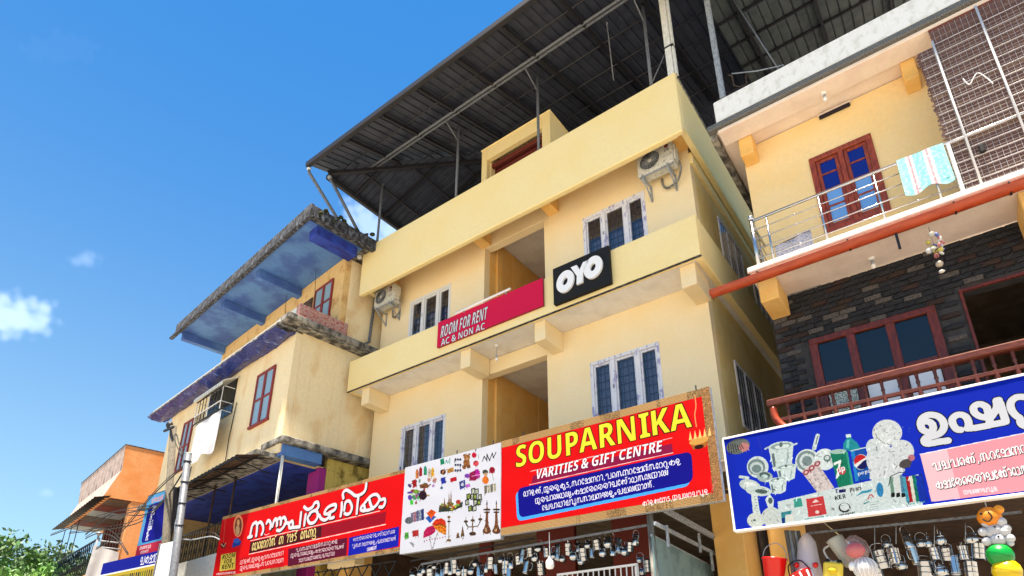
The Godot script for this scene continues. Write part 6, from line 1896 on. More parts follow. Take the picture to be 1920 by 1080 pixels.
func street_furniture() -> void:
	# two poles that lean a little
	var a := pz(325, 800, 2.3)
	var b := pz(311.7, 1012, 2.3)
	var foot := b + (b - a) * (b.y / (a.y - b.y))
	var t := thing("concrete_pole", "slim grey concrete post standing before the old house corner", "pole", foot)
	obj("shaft", tubem([Vector3.ZERO, a - foot], 0.12, 8, 0.085), M.concrete_pole, t)
	obj("insulator", lathem(ballp(0.09, 1.2, 6)), M.dark_steel, t, a - foot + Vector3(-0.1, 0.05, 0.06))
	bar("cross_arm", a - foot + Vector3(-0.25, -0.1, 0.1), a - foot + Vector3(0.25, -0.1, 0.1), 0.05, 0.05, M.dark_steel, t)
	a = pz(353, 852, 2.6)
	b = pz(324.6, 1077, 2.6)
	foot = b + (b - a) * (b.y / (a.y - b.y))
	t = thing("steel_pole", "pale grey steel street pole with tangled wires at its top", "pole", foot)
	obj("shaft", tubem([Vector3.ZERO, a - foot], 0.09, 12, 0.078), M.grey_pipe, t)
	var top := a - foot
	obj("cap", lathem([Vector2(0.079, 0), Vector2(0.082, 0.03), Vector2(0, 0.04)], 12), M.galv, t, top)
	obj("wire_loop", tubem(smooth3([top + Vector3(0, -0.05, 0.12), top + Vector3(-0.3, 0.35, 0.15), top + Vector3(-0.6, 0.62, 0.1), top + Vector3(-0.45, 0.45, 0.2), top + Vector3(0.0, -0.1, 0.14)]), 0.014, 6), M.cable, t)
	for k in 4:
		obj("clamp", lathem([Vector2(0.08, 0), Vector2(0.093, 0), Vector2(0.093, 0.02), Vector2(0.08, 0.02)], 12), M.dark_steel, t, top * (0.97 - k * 0.08))
	obj("wire_tail", tubem(smooth3([top + Vector3(0.13, -1.0, 0.05), top + Vector3(0.22, -1.4, 0.05), top + Vector3(0.15, -1.7, 0.05), top + Vector3(0.26, -2.0, 0.05)]), 0.012, 6), M.galv, t)
	# cables
	var runs := [
		[pz(353, 870, 2.6), pz(300, 948, 2.2), pz(245, 985, 1.6), pz(130, 1000, 1.9), "thick black cable sagging from steel pole to orange house"],
		[pz(312, 935, 2.2), pz(270, 965, 2.0), pz(200, 968, 1.8), pz(95, 1004, 1.9), "cable looping under the orange house eave"],
		[pz(345, 875, 2.55), pz(290, 925, 2.4), pz(225, 1000, 2.0), pz(180, 1030, 2.0), "straight taut cable from steel pole down to balcony rail"],
		[pz(290, 950, 2.0), pz(240, 962, 2.0), pz(205, 970, 1.9), pz(160, 1003, 1.9), "frayed cable bundle along the black tin eave"],
		[pz(335, 1010, 2.2), pz(360, 1012, 2.0), pz(395, 1006, 2.0), pz(412, 1012, 1.9), "pale wire sagging in front of the iron porch rail"],
		[pz(160, 1010, 2.0), pz(185, 1000, 2.0), pz(215, 1008, 2.0), pz(240, 1040, 2.0), "short wire curling above the balcony cloth"]]
	for r in runs:
		var c := thing("overhead_cable", r[4], "cable")
		obj("strand", tubem(smooth3([r[0], r[1], r[2], r[3]], 8), 0.015, 6), M.cable if not "pale" in r[4] else M.galv, c)
		obj("strand", tubem(smooth3([r[0] + Vector3(0, 0.05, 0), r[1] + Vector3(0.1, 0.12, 0), r[2] + Vector3(0, 0.10, 0), r[3] + Vector3(0, 0.04, 0)], 8), 0.010, 6), M.cable, c)
	# standing blue sign
	var s := sign_new(-17.66, -16.30, 4.48, 6.12, 2.0, 230, Color(0.30, 0.58, 0.78))
	var iw: int = s.img.get_width()
	var ih: int = s.img.get_height()
	var navy := Color(0.04, 0.05, 0.52)
	fill_poly(s.img, PackedVector2Array([Vector2(40, 75), Vector2(60, 60), Vector2(iw - 40, 60), Vector2(iw - 20, 80), Vector2(iw - 20, ih - 95), Vector2(iw - 40, ih - 80), Vector2(60, ih - 80), Vector2(40, ih - 100)]), navy)
	fill_poly(s.img, PackedVector2Array([Vector2(0, ih - 68), Vector2(iw, ih - 68), Vector2(iw, ih), Vector2(0, ih)]), Color(0.70, 0.14, 0.26))
	var rows := [["f e", 0], ["na aa", 1], ["n", 2], ["sa i", 3], ["ee ya", 4], ["lla h", 5], ["sa h", 6]]
	for r in rows:
		pen_row(s.img, r[0], Vector2(90, 100 + r[1] * 31), 25, 4.5, Color(0.93, 0.94, 0.96))
	pen_row(s.img, "la i ka sha n", Vector2(60, 50), 26, 5.5, Color(0.9, 0.9, 0.92))
	pen_row(s.img, "la i ka sha n", Vector2(60, 50), 26, 3.0, Color(0.75, 0.12, 0.15))
	pen_row(s.img, "ma la ya aa la pa u lla", Vector2(40, ih - 42), 17, 3.0, Color(0.92, 0.86, 0.88))
	pen_row(s.img, "ka i lla kka na tt", Vector2(60, ih - 16), 16, 2.5, Color(0.92, 0.86, 0.88))
	t = thing("standing_sign", "upright blue Malayalam sign with red foot panel beside the concrete post", "sign")
	box("board", Vector3(-17.70, 4.44, 1.80), Vector3(-16.26, 6.16, 1.996), M.dark_steel, t)
	s_face(s, t)
	for x in [-17.4, -16.6]:
		box("leg", Vector3(x, 0, 1.86), Vector3(x + 0.06, 4.44, 1.92), M.dark_steel, t)
	# white board and lower shop board
	t = thing("white_board", "blank white upright board fixed to the steel pole", "board")
	box("panel", Vector3(-15.42, 2.6, 2.36), Vector3(-14.76, 4.50, 2.42), M.white_frame, t)
	box("edge", Vector3(-15.46, 2.6, 2.34), Vector3(-15.421, 4.52, 2.44), M.grey_pipe, t)
	for x in [-15.3, -14.9]:
		box("leg", Vector3(x, 0, 2.37), Vector3(x + 0.05, 2.6, 2.41), M.dark_steel, t)
	s = sign_new(-18.9, -15.5, 3.2, 4.42, 2.25, 150, Color(0.72, 0.62, 0.18))
	iw = s.img.get_width()
	ih = s.img.get_height()
	s.img.fill_rect(Rect2i(0, 0, iw, 46), Color(0.03, 0.08, 0.55))
	s.img.fill_rect(Rect2i(0, 46, iw, 6), Color(0.9, 0.9, 0.9))
	rng.seed = 3
	for k in 30:
		var x := 10 + k * 17
		s.img.fill_rect(Rect2i(x, 64, 7 + rng.randi() % 5, 70), Color(0.08, 0.1, 0.2) if rng.randf() > 0.5 else Color(0.2, 0.35, 0.15))
	s.img.fill_rect(Rect2i(0, 150, iw, ih - 150), Color(0.75, 0.42, 0.2))
	pen_row(s.img, "la ka sha ma i", Vector2(330, 38), 28, 4, Color(0.9, 0.9, 0.92))
	t = thing("street_board", "low blue and yellow shop board under the orange house", "sign")
	box("board", Vector3(-18.9, 3.2, 2.15), Vector3(-15.5, 4.42, 2.245), M.dark_steel, t)
	s_face(s, t)
	for x in [-18.7, -15.9]:
		box("leg", Vector3(x, 0, 2.17), Vector3(x + 0.06, 3.2, 2.22), M.dark_steel, t)
func pen_row(img: Image, words: String, p: Vector2, h: float, pen: float, c: Color) -> void:
	var at := 0.0
	var k := h / 10.0
	for tk in words.split(" ", false):
		for st in GL[tk][1]:
			var q := []
			for v in smooth(flat2(st), 4):
				q.append(p + Vector2((at + v.x) * k, -v.y * k))
			thick(img, q, pen * 0.5, c)
		at += GL[tk][0] + 1.0

# ---------- trees ----------
func leafy_tree(label: String, base: Vector3, h: float, rx: float, ry: float, n: int, sd: int, col: Color, leaf: float) -> void:
	var t := thing("leafy_tree", label, "tree", base)
	rng.seed = sd
	var st := st_new(true)
	tube(st, [Vector3.ZERO, Vector3(0.1, h * 0.3, 0), Vector3(0, h * 0.6, 0.1)], 0.32, 8, 0.16)
	for k in 6:
		var a := TAU * k / 6.0 + rng.randf()
		tube(st, [Vector3(0, h * (0.45 + 0.03 * k), 0), Vector3(cos(a) * rx * 0.4, h * 0.68, sin(a) * rx * 0.4), Vector3(cos(a) * rx * 0.75, h * 0.78, sin(a) * rx * 0.75)], 0.13, 6, 0.04)
	obj("trunk", fin(st), M.bark, t)
	# crown: many clumps, each a burst of small leaves
	var cs := st_new()
	var clumps := []
	for k in 60:
		var d := Vector3(rng.randfn(), rng.randfn(), rng.randfn()).normalized() * pow(rng.randf(), 0.35)
		clumps.append([Vector3(d.x * rx, h * 0.75 + d.y * ry, d.z * rx), rng.randf_range(0.5, 1.0) * rx * 0.28, rng.randf_range(0.7, 1.25)])
	for k in n:
		var c: Array = clumps[rng.randi() % clumps.size()]
		var d: Vector3 = Vector3(rng.randfn(), rng.randfn() * 0.75, rng.randfn()).normalized() * pow(rng.randf(), 0.4) * c[1]
		var p: Vector3 = c[0] + d
		var e := Vector3(rng.randfn(), rng.randfn(), rng.randfn()).normalized()
		var f := e.cross(Vector3(rng.randfn(), rng.randfn(), rng.randfn())).normalized()
		var l := leaf * rng.randf_range(0.6, 1.3)
		var tint: float = c[2] * rng.randf_range(0.75, 1.25)
		cs.set_color(Color(col.r * tint * rng.randf_range(0.9, 1.2), col.g * tint, col.b * tint))
		quad(cs, p - e * l, p + f * l * 0.45, p + e * l, p - f * l * 0.45)
	var m := flat(Color.WHITE, 0.55)
	m.vertex_color_use_as_albedo = true
	m.cull_mode = BaseMaterial3D.CULL_DISABLED
	m.backlight_enabled = true
	m.backlight = Color(0.12, 0.2, 0.04)
	obj("crown", fin(cs), m, t)
func trees() -> void:
	for r in [[30, 1030, 42.0, 7.7, 3.6, 2.2, 9000, 1, Color(0.075, 0.17, 0.03), "bright green broad tree standing at the end of the street"],
			[88, 1050, 38.0, 6.2, 2.2, 1.7, 6000, 2, Color(0.10, 0.23, 0.035), "smaller lime green tree in front of the broad tree"],
			[55, 1010, 52.0, 10.2, 4.6, 2.0, 8000, 3, Color(0.05, 0.11, 0.03), "dark green tree rising behind the bright green tree"],
			[150, 1050, 55.0, 9.4, 3.4, 2.2, 3000, 4, Color(0.05, 0.11, 0.04), "sparse dark tree seen through the orange house balcony"]]:
		var d := ray(r[0], r[1]).normalized()
		var hd := Vector3(d.x, 0, d.z).normalized()
		leafy_tree(r[9], Vector3(EYE.x + hd.x * r[2], 0, EYE.z + hd.z * r[2]), r[3], r[4], r[5], r[6], r[7], r[8], 0.17)

# ---------- goods hanging in the two shops ----------
func steel_goods() -> void:
	# kinds: 0 tall lidded can, 1 round pot with bail handle, 2 stacked lunch carrier, 3 ribbed canister lying open towards the street
	var protos := []
	for k in 4:
		protos.append(null)
	var names := ["milk_can", "steel_pot", "lunch_carrier", "steel_canister"]
	var kinds := ["tall lidded steel can", "round steel pot with wire handle", "stacked steel lunch carrier", "ribbed steel canister"]
	var spots := [
		[789, 1075, 1], [807, 1076, 2], [822, 1074, 0], [845, 1070, 0], [861, 1072, 1], [884, 1070, 1], [899, 1069, 3], [912, 1065, 0], [930, 1066, 3], [949, 1062, 2],
		[972, 1050, 2], [987, 1062, 3], [1004, 1045, 1], [1025, 1035, 2], [1037, 1042, 1], [1055, 1048, 1], [1076, 1042, 1], [1094, 1038, 2], [1110, 1035, 3], [1131, 1036, 1], [1150, 1033, 0], [1160, 1022, 3], [1182, 1025, 2],
		[1205, 1072, 1], [795, 1066, 0], [838, 1064, 2], [955, 1074, 3], [1015, 1065, 2], [1090, 1053, 1], [1172, 1034, 1],
		[775, 1078, 1], [815, 1062, 1], [830, 1077, 3], [853, 1060, 2], [872, 1076, 2], [892, 1056, 1], [905, 1077, 0], [921, 1054, 2], [940, 1050, 1], [958, 1055, 0], [979, 1040, 3], [995, 1034, 2], [1010, 1028, 1], [1046, 1034, 3], [1066, 1028, 2], [1085, 1026, 0], [1102, 1022, 1], [1120, 1020, 2], [1141, 1018, 1], [1192, 1012, 0], [1215, 1060, 2], [1200, 1050, 1]]
	var spots2 := [[1651, 1046, 2], [1675, 1041, 2], [1701, 1012, 0], [1727, 1018, 1], [1752, 1037, 2], [1775, 1038, 2], [1806, 1035, 2], [1834, 1031, 2], [1690, 1060, 1], [1790, 1058, 3], [1662, 1020, 1], [1714, 1040, 3], [1740, 1015, 0], [1763, 1012, 1], [1820, 1010, 1], [1643, 1068, 2], [1735, 1066, 2], [1765, 1070, 1], [1820, 1066, 2]]
	for pass_ in 2:
		var z: float = [1.0, 0.8][pass_]
		for s in (spots if pass_ == 0 else spots2):
			var at := pz(s[0], s[1], z)
			var k: int = s[2]
			var where: String = ["hanging under the picture and gift centre boards", "hanging under the blue shop board"][pass_]
			var group: String = ["steel vessels hung in the gift shop", "steel vessels hung in the blue shop"][pass_]
			var lab: String = kinds[k] + " " + where
			var o: Node3D
			if protos[k] == null:
				o = steel_item(names[k], k)
				o.set_meta("base_name", names[k])
				o.position = at
				protos[k] = o
			else:
				o = copy(protos[k], at, (s[0] * 7 % 11) * 0.5)
				var sc: float = 0.72 + 0.06 * ((s[0] * 5) % 6)
				o.scale = Vector3(sc, sc * (0.9 + 0.06 * ((s[0] * 3) % 5)), sc)
			tag(o, lab, "steel vessel", group)
			o.rotation.z = ((s[0] * 13) % 7 - 3) * 0.06
func steel_item(called: String, k: int) -> Node3D:
	var t := thing(called, "", "steel vessel")
	var V := func(a: Array) -> Array:
		var o := []
		for i in range(0, a.size(), 2):
			o.append(Vector2(a[i], a[i + 1]))
		return o
	if k == 0:
		obj("body", lathem(V.call([0, -0.11, 0.055, -0.11, 0.06, -0.10, 0.06, 0.02, 0.045, 0.05, 0.04, 0.07])), M.goods, t)
		obj("lid", lathem(V.call([0.046, 0.068, 0.046, 0.085, 0.02, 0.10, 0.012, 0.115, 0, 0.118])), M.goods, t)
		obj("handle", tubem(smooth3([Vector3(-0.06, 0.03, 0), Vector3(-0.05, 0.14, 0), Vector3(0, 0.17, 0), Vector3(0.05, 0.14, 0), Vector3(0.06, 0.03, 0)], 4), 0.005, 6), M.goods, t)
	elif k == 1:
		obj("body", lathem(V.call([0, -0.08, 0.04, -0.078, 0.068, -0.05, 0.075, -0.01, 0.065, 0.03, 0.055, 0.04, 0.066, 0.052, 0.058, 0.05, 0.05, 0.03])), M.goods, t)
		obj("lid", lathem(V.call([0.056, 0.055, 0.04, 0.07, 0.012, 0.076, 0.012, 0.09, 0, 0.092])), M.goods, t)
		obj("handle", tubem(smooth3([Vector3(-0.066, 0.04, 0), Vector3(-0.06, 0.12, 0), Vector3(0, 0.16, 0), Vector3(0.06, 0.12, 0), Vector3(0.066, 0.04, 0)], 4), 0.004, 6), M.goods, t)
	elif k == 2:
		for j in 3:
			obj("tier", lathem(V.call([0, 0, 0.06, 0, 0.066, 0.01, 0.066, 0.058, 0.07, 0.062, 0.062, 0.066])), M.goods, t, Vector3(0, -0.12 + j * 0.067, 0))
		obj("lid", lathem(V.call([0.069, 0, 0.06, 0.018, 0.02, 0.026, 0, 0.027])), M.goods, t, Vector3(0, 0.082, 0))
		for s in [-1.0, 1.0]:
			obj("side_strap", cmesh(Vector3(0.006, 0.25, 0.016), 0.002), M.goods, t, Vector3(s * 0.075, 0.0, 0))
		obj("handle", tubem(smooth3([Vector3(-0.075, 0.12, 0), Vector3(-0.04, 0.15, 0), Vector3(0.04, 0.15, 0), Vector3(0.075, 0.12, 0)], 4), 0.006, 6), M.goods, t)
	else:
		var p := [0.0, -0.12, 0.05, -0.12]
		for j in 6:
			p.append_array([0.056, -0.105 + j * 0.035, 0.05, -0.09 + j * 0.035])
		p.append_array([0.056, 0.11, 0.052, 0.115, 0.045, 0.11])
		obj("body", lathem(V.call(p)), M.goods, t)
		obj("base_ring", lathem(V.call([0.052, -0.135, 0.058, -0.13, 0.058, -0.118, 0.05, -0.118])), M.goods, t)
		obj("handle", tubem(smooth3([Vector3(0.055, 0.08, 0), Vector3(0.10, 0.06, 0), Vector3(0.10, -0.04, 0), Vector3(0.055, -0.06, 0)], 4), 0.006, 6), M.goods, t)
	return t
func shop_fittings() -> void:
	# frame of the gift shop's open front
	var t := thing("pipe_stand", "grey pipe stand with slanting rails at the gift shop's right side", "stand")
	var px := -3.42
	pipe("post", Vector3(px, 0, 1.55), Vector3(px, 3.62, 1.55), 0.045, M.mould, t, 10)
	bar("slanting_rail", pX(1246.7, 955.8, -3.2), pX(1363.3, 1020, -3.2), 0.05, 0.07, M.galv, t)
	bar("slanting_rail", pX(1228, 981, -3.25), pX(1366.7, 1051.7, -3.25), 0.035, 0.045, M.galv, t)
	for q in [[1250, 985], [1310, 1000], [1333, 1035]]:
		var p := pX(q[0], q[1], -3.22)
		bar("stay", p, p + Vector3(0, -0.28, 0), 0.03, 0.03, M.galv, t)
	bar("hanging_rail", pz(790, 1058, 1.4), pz(1213, 985, 1.4), 0.03, 0.03, M.grey_pipe, t)
	bar("hanging_rail", pz(770, 1052, 1.2), pz(1000, 1010, 1.2), 0.025, 0.025, M.dark_steel, t)
	t = thing("sheet_partition", "pale green painted metal sheet partition beside the grey post", "partition")
	var a := pX(1221, 1005, -3.40)
	var b := pX(1335, 1064, -3.40)
	var pts := [Vector2(-a.z, a.y), Vector2(-b.z, b.y), Vector2(-b.z, 0.0), Vector2(-a.z, 0.0)]
	obj("sheet", prism(pts, Vector3(-3.40, 0, 0), Vector3(0, 0, -1), Vector3.UP, Vector3(0.02, 0, 0)), M.panel_green, t)
	var st := st_new()
	bar("top_edge", a + Vector3(0, 0.01, 0), b + Vector3(0, 0.01, 0), 0.03, 0.03, M.galv, t)
	# low white rail
	t = thing("white_rail", "white rail with short pickets below the hanging steel vessels", "rail")
	var r0 := pz(1045, 1078, 1.2)
	var r1 := pz(1196, 1058, 1.2)
	bar("top_bar", r0, r1, 0.03, 0.03, M.white_frame, t)
	for k in 16:
		var p := r0.lerp(r1, k / 15.0)
		box("picket", p + Vector3(-0.008, -0.5, -0.008), p + Vector3(0.008, -0.016, 0.008), M.white_frame, t, 0.002)
	box("foot", r0 + Vector3(0, -3.0, -0.03), r0 + Vector3(0.05, -0.02, 0.02), M.white_frame, t)
	box("foot", r1 + Vector3(-0.05, -3.0, -0.03), r1 + Vector3(0, -0.02, 0.02), M.white_frame, t)
	# big white bulb
	var bp := pz(1031, 1056, 1.6)
	t = thing("led_bulb", "large white bulb hanging on a wire before the steel vessels", "bulb", bp)
	obj("wire", tubem([Vector3(0, 0.10, 0), Vector3(0, 0.45, 0)], 0.006, 5), M.white, t)
	obj("collar", lathem([Vector2(0.012, 0.115), Vector2(0.02, 0.10), Vector2(0.03, 0.06), Vector2(0.055, 0.035)]), M.white, t)
	obj("bulb_body", lathem([Vector2(0.055, 0.035), Vector2(0.062, 0.01), Vector2(0.062, -0.05), Vector2(0.045, -0.08), Vector2(0, -0.088)]), M.white, t)
	# brick-red back panels and pale beam under the Malayalam board
	t = thing("cream_beam", "short pale beam seen below the red Malayalam board", "beam")
	var c0 := pz(617, 1062, 1.2)
	var c1 := pz(668, 1058, 1.2)
	box("beam_block", Vector3(c0.x, c0.y - 0.05, 1.0), Vector3(c1.x, c0.y + 0.22, 1.25), M.cream, t)
	pipe("stay", Vector3(c0.x + 0.2, c0.y + 0.22, 1.1), Vector3(c0.x + 0.2, 4.2, 1.1), 0.02, M.dark_steel, t)
	t = thing("iron_trellis", "black iron trellis below the red Malayalam board", "trellis")
	bar("rail", pz(590, 1074, 1.3), pz(745, 1052, 1.3), 0.025, 0.025, M.grille, t)
	for k in 6:
		var p := pz(595 + k * 25, 1070 - k * 3, 1.3)
		bar("diagonal", p, p + Vector3(0.35, -0.5, 0), 0.018, 0.018, M.grille, t)
		bar("diagonal", p + Vector3(0.35, 0, 0.02), p + Vector3(0, -0.5, 0.02), 0.018, 0.018, M.grille, t)
	# shop canopy that closes the top behind the signs
	t = thing("shop_canopy", "dark corrugated canopy behind the long row of shop boards", "canopy")
	var cs := st_new()
	for k in 60:
		var x0 := -13.6 + k * 0.186
		var h: float = 0.015 if k % 2 == 0 else -0.015
		quad(cs, Vector3(x0, 3.98 + h, 1.55), Vector3(x0 + 0.186, 3.98 - h, 1.55), Vector3(x0 + 0.186, 4.40 - h, -0.85), Vector3(x0, 4.40 + h, -0.85))
	obj("canopy_sheet", fin(cs), M.dark_steel, t)
	for k in 8:
		bar("canopy_rib", Vector3(-13.3 + k * 1.5, 3.9, 1.5), Vector3(-13.3 + k * 1.5, 4.32, -0.85), 0.04, 0.05, M.dark_steel, t)
func toys() -> void:
	# things hung under the blue board
	var z := 1.15
	var at := pz(1452, 1050, 1.35)
	var t := thing("bucket", "red plastic bucket with wire handle beside the ochre pillar", "bucket", at)
	obj("tub", lathem([Vector2(0, -0.28), Vector2(0.10, -0.28), Vector2(0.135, 0.0), Vector2(0.145, 0.005), Vector2(0.145, 0.02), Vector2(0.128, 0.02), Vector2(0.10, -0.26), Vector2(0, -0.26)], 20), M.red_plastic, t)
	obj("handle", tubem(smooth3([Vector3(-0.14, 0.0, 0), Vector3(-0.10, 0.14, 0), Vector3(0.02, 0.20, 0), Vector3(0.12, 0.12, 0), Vector3(0.14, 0.0, 0)]), 0.006, 6), M.galv, t)
	t.rotation.z = -0.15
	at = pz(1500, 1075, 1.35)
	t = thing("basket", "red and white plastic basket hanging below the bags", "basket", at)
	obj("tub", lathem([Vector2(0, -0.2), Vector2(0.09, -0.2), Vector2(0.125, 0.0), Vector2(0.13, 0.01), Vector2(0.115, 0.01), Vector2(0.085, -0.19), Vector2(0, -0.19)], 18), M.red_plastic, t)
	for k in 9:
		var a := TAU * k / 9.0
		obj("slat", tubem([Vector3(cos(a) * 0.095, -0.19, sin(a) * 0.095), Vector3(cos(a) * 0.128, -0.01, sin(a) * 0.128)], 0.01, 5), M.white, t)
	obj("handle", tubem(smooth3([Vector3(-0.12, 0.0, 0), Vector3(-0.08, 0.12, 0), Vector3(0.0, 0.15, 0), Vector3(0.08, 0.12, 0), Vector3(0.12, 0.0, 0)]), 0.008, 6), M.black, t)
	t.rotation.z = 0.35
	# bundle of pipes
	t = thing("pipe_bundle", "bundle of grey pipes standing in the shop doorway", "pipes")
	for k in 5:
		var p := pz(1478 + k * 5, 1000, 1.25 - k * 0.03)
		obj("tube", tubem([Vector3(p.x, 0.0, p.z), Vector3(p.x - 0.02 + k * 0.004, 3.24, p.z)], 0.022, 8), M.galv if k % 2 else M.mould, t)
	# clear bags
	var bag := glass(Color(0.85, 0.82, 0.84), 0.55)
	bag.roughness = 0.2
	at = pz(1515, 1052, 1.2)
	t = thing("plastic_bag", "tall clear plastic bag of pale goods with red dots", "bag", at)
	obj("film", lathem([Vector2(0, -0.36), Vector2(0.13, -0.33), Vector2(0.15, -0.15), Vector2(0.12, 0.05), Vector2(0.10, 0.22), Vector2(0.05, 0.30), Vector2(0.02, 0.33)], 12), bag, t)
	obj("contents", lathem(ballp(0.10, 2.2), 10), flat(Color(0.72, 0.62, 0.62), 0.6), t, Vector3(0, -0.1, 0))
	for s in [-1, 1]:
		obj("red_dot", lathem(ballp(0.032, 1, 6)), M.red_plastic, t, Vector3(s * 0.10, -0.06, 0.11))
	t.rotation.z = -0.1
	at = pz(1578, 1030, 1.2)
	t = thing("jug", "translucent white plastic jug hanging by its handle", "jug", at)
	obj("body", lathem([Vector2(0, -0.20), Vector2(0.07, -0.20), Vector2(0.08, -0.18), Vector2(0.095, 0.12), Vector2(0.10, 0.14), Vector2(0.085, 0.14), Vector2(0.07, -0.18), Vector2(0, -0.185)], 16), flat(Color(0.62, 0.62, 0.58), 0.35), t)
	obj("handle", tubem(smooth3([Vector3(-0.09, 0.10, 0), Vector3(-0.17, 0.08, 0), Vector3(-0.17, -0.06, 0), Vector3(-0.08, -0.10, 0)]), 0.012, 6), flat(Color(0.7, 0.7, 0.68), 0.35), t)
	t.rotation.z = 0.4
	at = pz(1604, 1032, 1.3)
	t = thing("bowl_bag", "red bowl wrapped in a clear plastic bag", "bag", at)
	obj("bowl", lathem(ballp(0.10, 0.8, 8), 14, Basis(Vector3.RIGHT, 0.9)), M.red_plastic, t)
	obj("film", lathem([Vector2(0, -0.15), Vector2(0.10, -0.12), Vector2(0.15, 0.0), Vector2(0.12, 0.10), Vector2(0.03, 0.17)], 9), glass(Color(0.8, 0.7, 0.72), 0.18), t)
	at = pz(1622, 1066, 1.3)
	t = thing("white_ball", "ribbed white plastic ball hanging by the red bowl", "ball", at)
	var st := st_new(true)
	lathe(st, ballp(0.12, 1.0, 10), 18)
	obj("shell", fin(st), flat(Color(0.80, 0.78, 0.78), 0.4), t)
	for k in 8:
		var a := PI * k / 8.0
		var ring := []
		for j in 13:
			var b := -PI / 2 + PI * j / 12.0
			ring.append(Vector3(cos(b) * cos(a), sin(b), cos(b) * sin(a)) * 0.123)
		obj("rib", tubem(ring, 0.005, 5), M.white, t)
	obj("neck", lathem([Vector2(0.05, -0.02), Vector2(0.055, 0.03), Vector2(0.03, 0.05)], 12, Basis(Vector3.FORWARD, -1.2)), M.white, t, Vector3(-0.10, 0.03, 0.02))
	at = pz(1562, 1074, 1.35)
	t = thing("yellow_toy", "square yellow soft toy hanging at the bottom of the shop", "toy", at)
	obj("body", cmesh(Vector3(0.20, 0.24, 0.08), 0.03), flat(Color(0.85, 0.75, 0.25), 0.8), t)
	obj("patch", lathem(ballp(0.05, 0.7, 6)), flat(Color(0.82, 0.70, 0.08), 0.8), t, Vector3(0, 0.02, 0.03))
	for s in [-1, 1]:
		obj("ear", lathem(ballp(0.03, 1, 5)), M.black, t, Vector3(s * 0.06, 0.125, 0))
	t.rotation.z = -0.2
	# string of balls and plush
	t = thing("smiley_ball", "orange smiling ball hanging at the head of a toy string", "ball", pz(1855, 970, 1.4))
	obj("ball", lathem(ballp(0.105)), flat(Color(0.85, 0.50, 0.05), 0.5), t)
	obj("ear", lathem(ballp(0.045)), flat(Color(0.85, 0.55, 0.1), 0.5), t, Vector3(0.09, 0.06, 0.03))
	obj("smile", tubem(smooth3([Vector3(-0.06, -0.03, 0.095), Vector3(-0.02, -0.06, 0.098), Vector3(0.02, -0.02, 0.108), Vector3(0.0, 0.04, 0.10)]), 0.006, 5), M.black, t)
	obj("eye", lathem(ballp(0.012)), M.black, t, Vector3(-0.06, 0.03, 0.09))
	obj("cord", tubem([Vector3(0, 0.09, 0), Vector3(0.0, 0.28, 0)], 0.006, 5), M.galv, t)
	for k in 2:
		t = thing("white_plush", ["white plush toy hanging under the orange smiling ball", "white plush toy hanging above the green ball"][k], "plush toy", pz(1864 + k * 7, 994 + k * 18, 1.4))
		obj("torso", lathem(ballp(0.075, 0.9), 12), flat(Color(0.72, 0.72, 0.74), 0.95), t)
		for p in [[-0.09, -0.01, 0.045], [0.095, 0.0, 0.045], [-0.05, 0.07, 0.04], [0.07, 0.07, 0.05], [0.09, -0.05, 0.03]]:
			obj("limb", lathem(ballp(p[2]), 10), flat(Color(0.74, 0.74, 0.75), 0.95), t, Vector3(p[0], p[1], 0.02))
		obj("eye", lathem(ballp(0.01), 6), M.black, t, Vector3(0.01, 0.02, 0.075))
	t = thing("green_ball", "bright green plastic ball below the white plush toys", "ball", pz(1875, 1041, 1.4))
	obj("ball", lathem(ballp(0.118)), flat(Color(0.03, 0.55, 0.20), 0.3), t)
	obj("seam", lathem([Vector2(0.1185, -0.004), Vector2(0.1195, 0), Vector2(0.1185, 0.004)], 20, Basis(Vector3.FORWARD, 0.4)), flat(Color(0.02, 0.45, 0.15), 0.3), t)
	t = thing("yellow_ball", "yellow plastic ball at the foot of the toy string", "ball", pz(1888, 1071, 1.4))
	obj("ball", lathem(ballp(0.125)), flat(Color(0.85, 0.72, 0.03), 0.3), t)
	obj("seam", lathem([Vector2(0.1255, -0.004), Vector2(0.1265, 0), Vector2(0.1255, 0.004)], 20, Basis(Vector3.FORWARD, 0.4)), flat(Color(0.75, 0.62, 0.02), 0.3), t)
	t = thing("toy_net", "grey mesh net holding the string of balls and plush toys", "net")
	for k in 6:
		obj("net_cord", tubem([pz(1853 + k * 5, 985, 1.36), pz(1872 + k * 7, 1100, 1.36)], 0.006, 5), M.galv, t)
	t = thing("goods_rail", "thin dark rail carrying the steel vessels of the blue shop", "rail")
	bar("rail_bar", pz(1515, 1000, 1.12), pz(1915, 960, 1.12), 0.025, 0.025, M.grey_pipe, t)
	for q in [[1640, 1030], [1680, 1020], [1752, 1025], [1810, 1020]]:
		pipe("hook", pz(q[0], q[1], 1.11), pz(q[0], q[1] - 40, 1.11), 0.004, M.galv, t, 5)

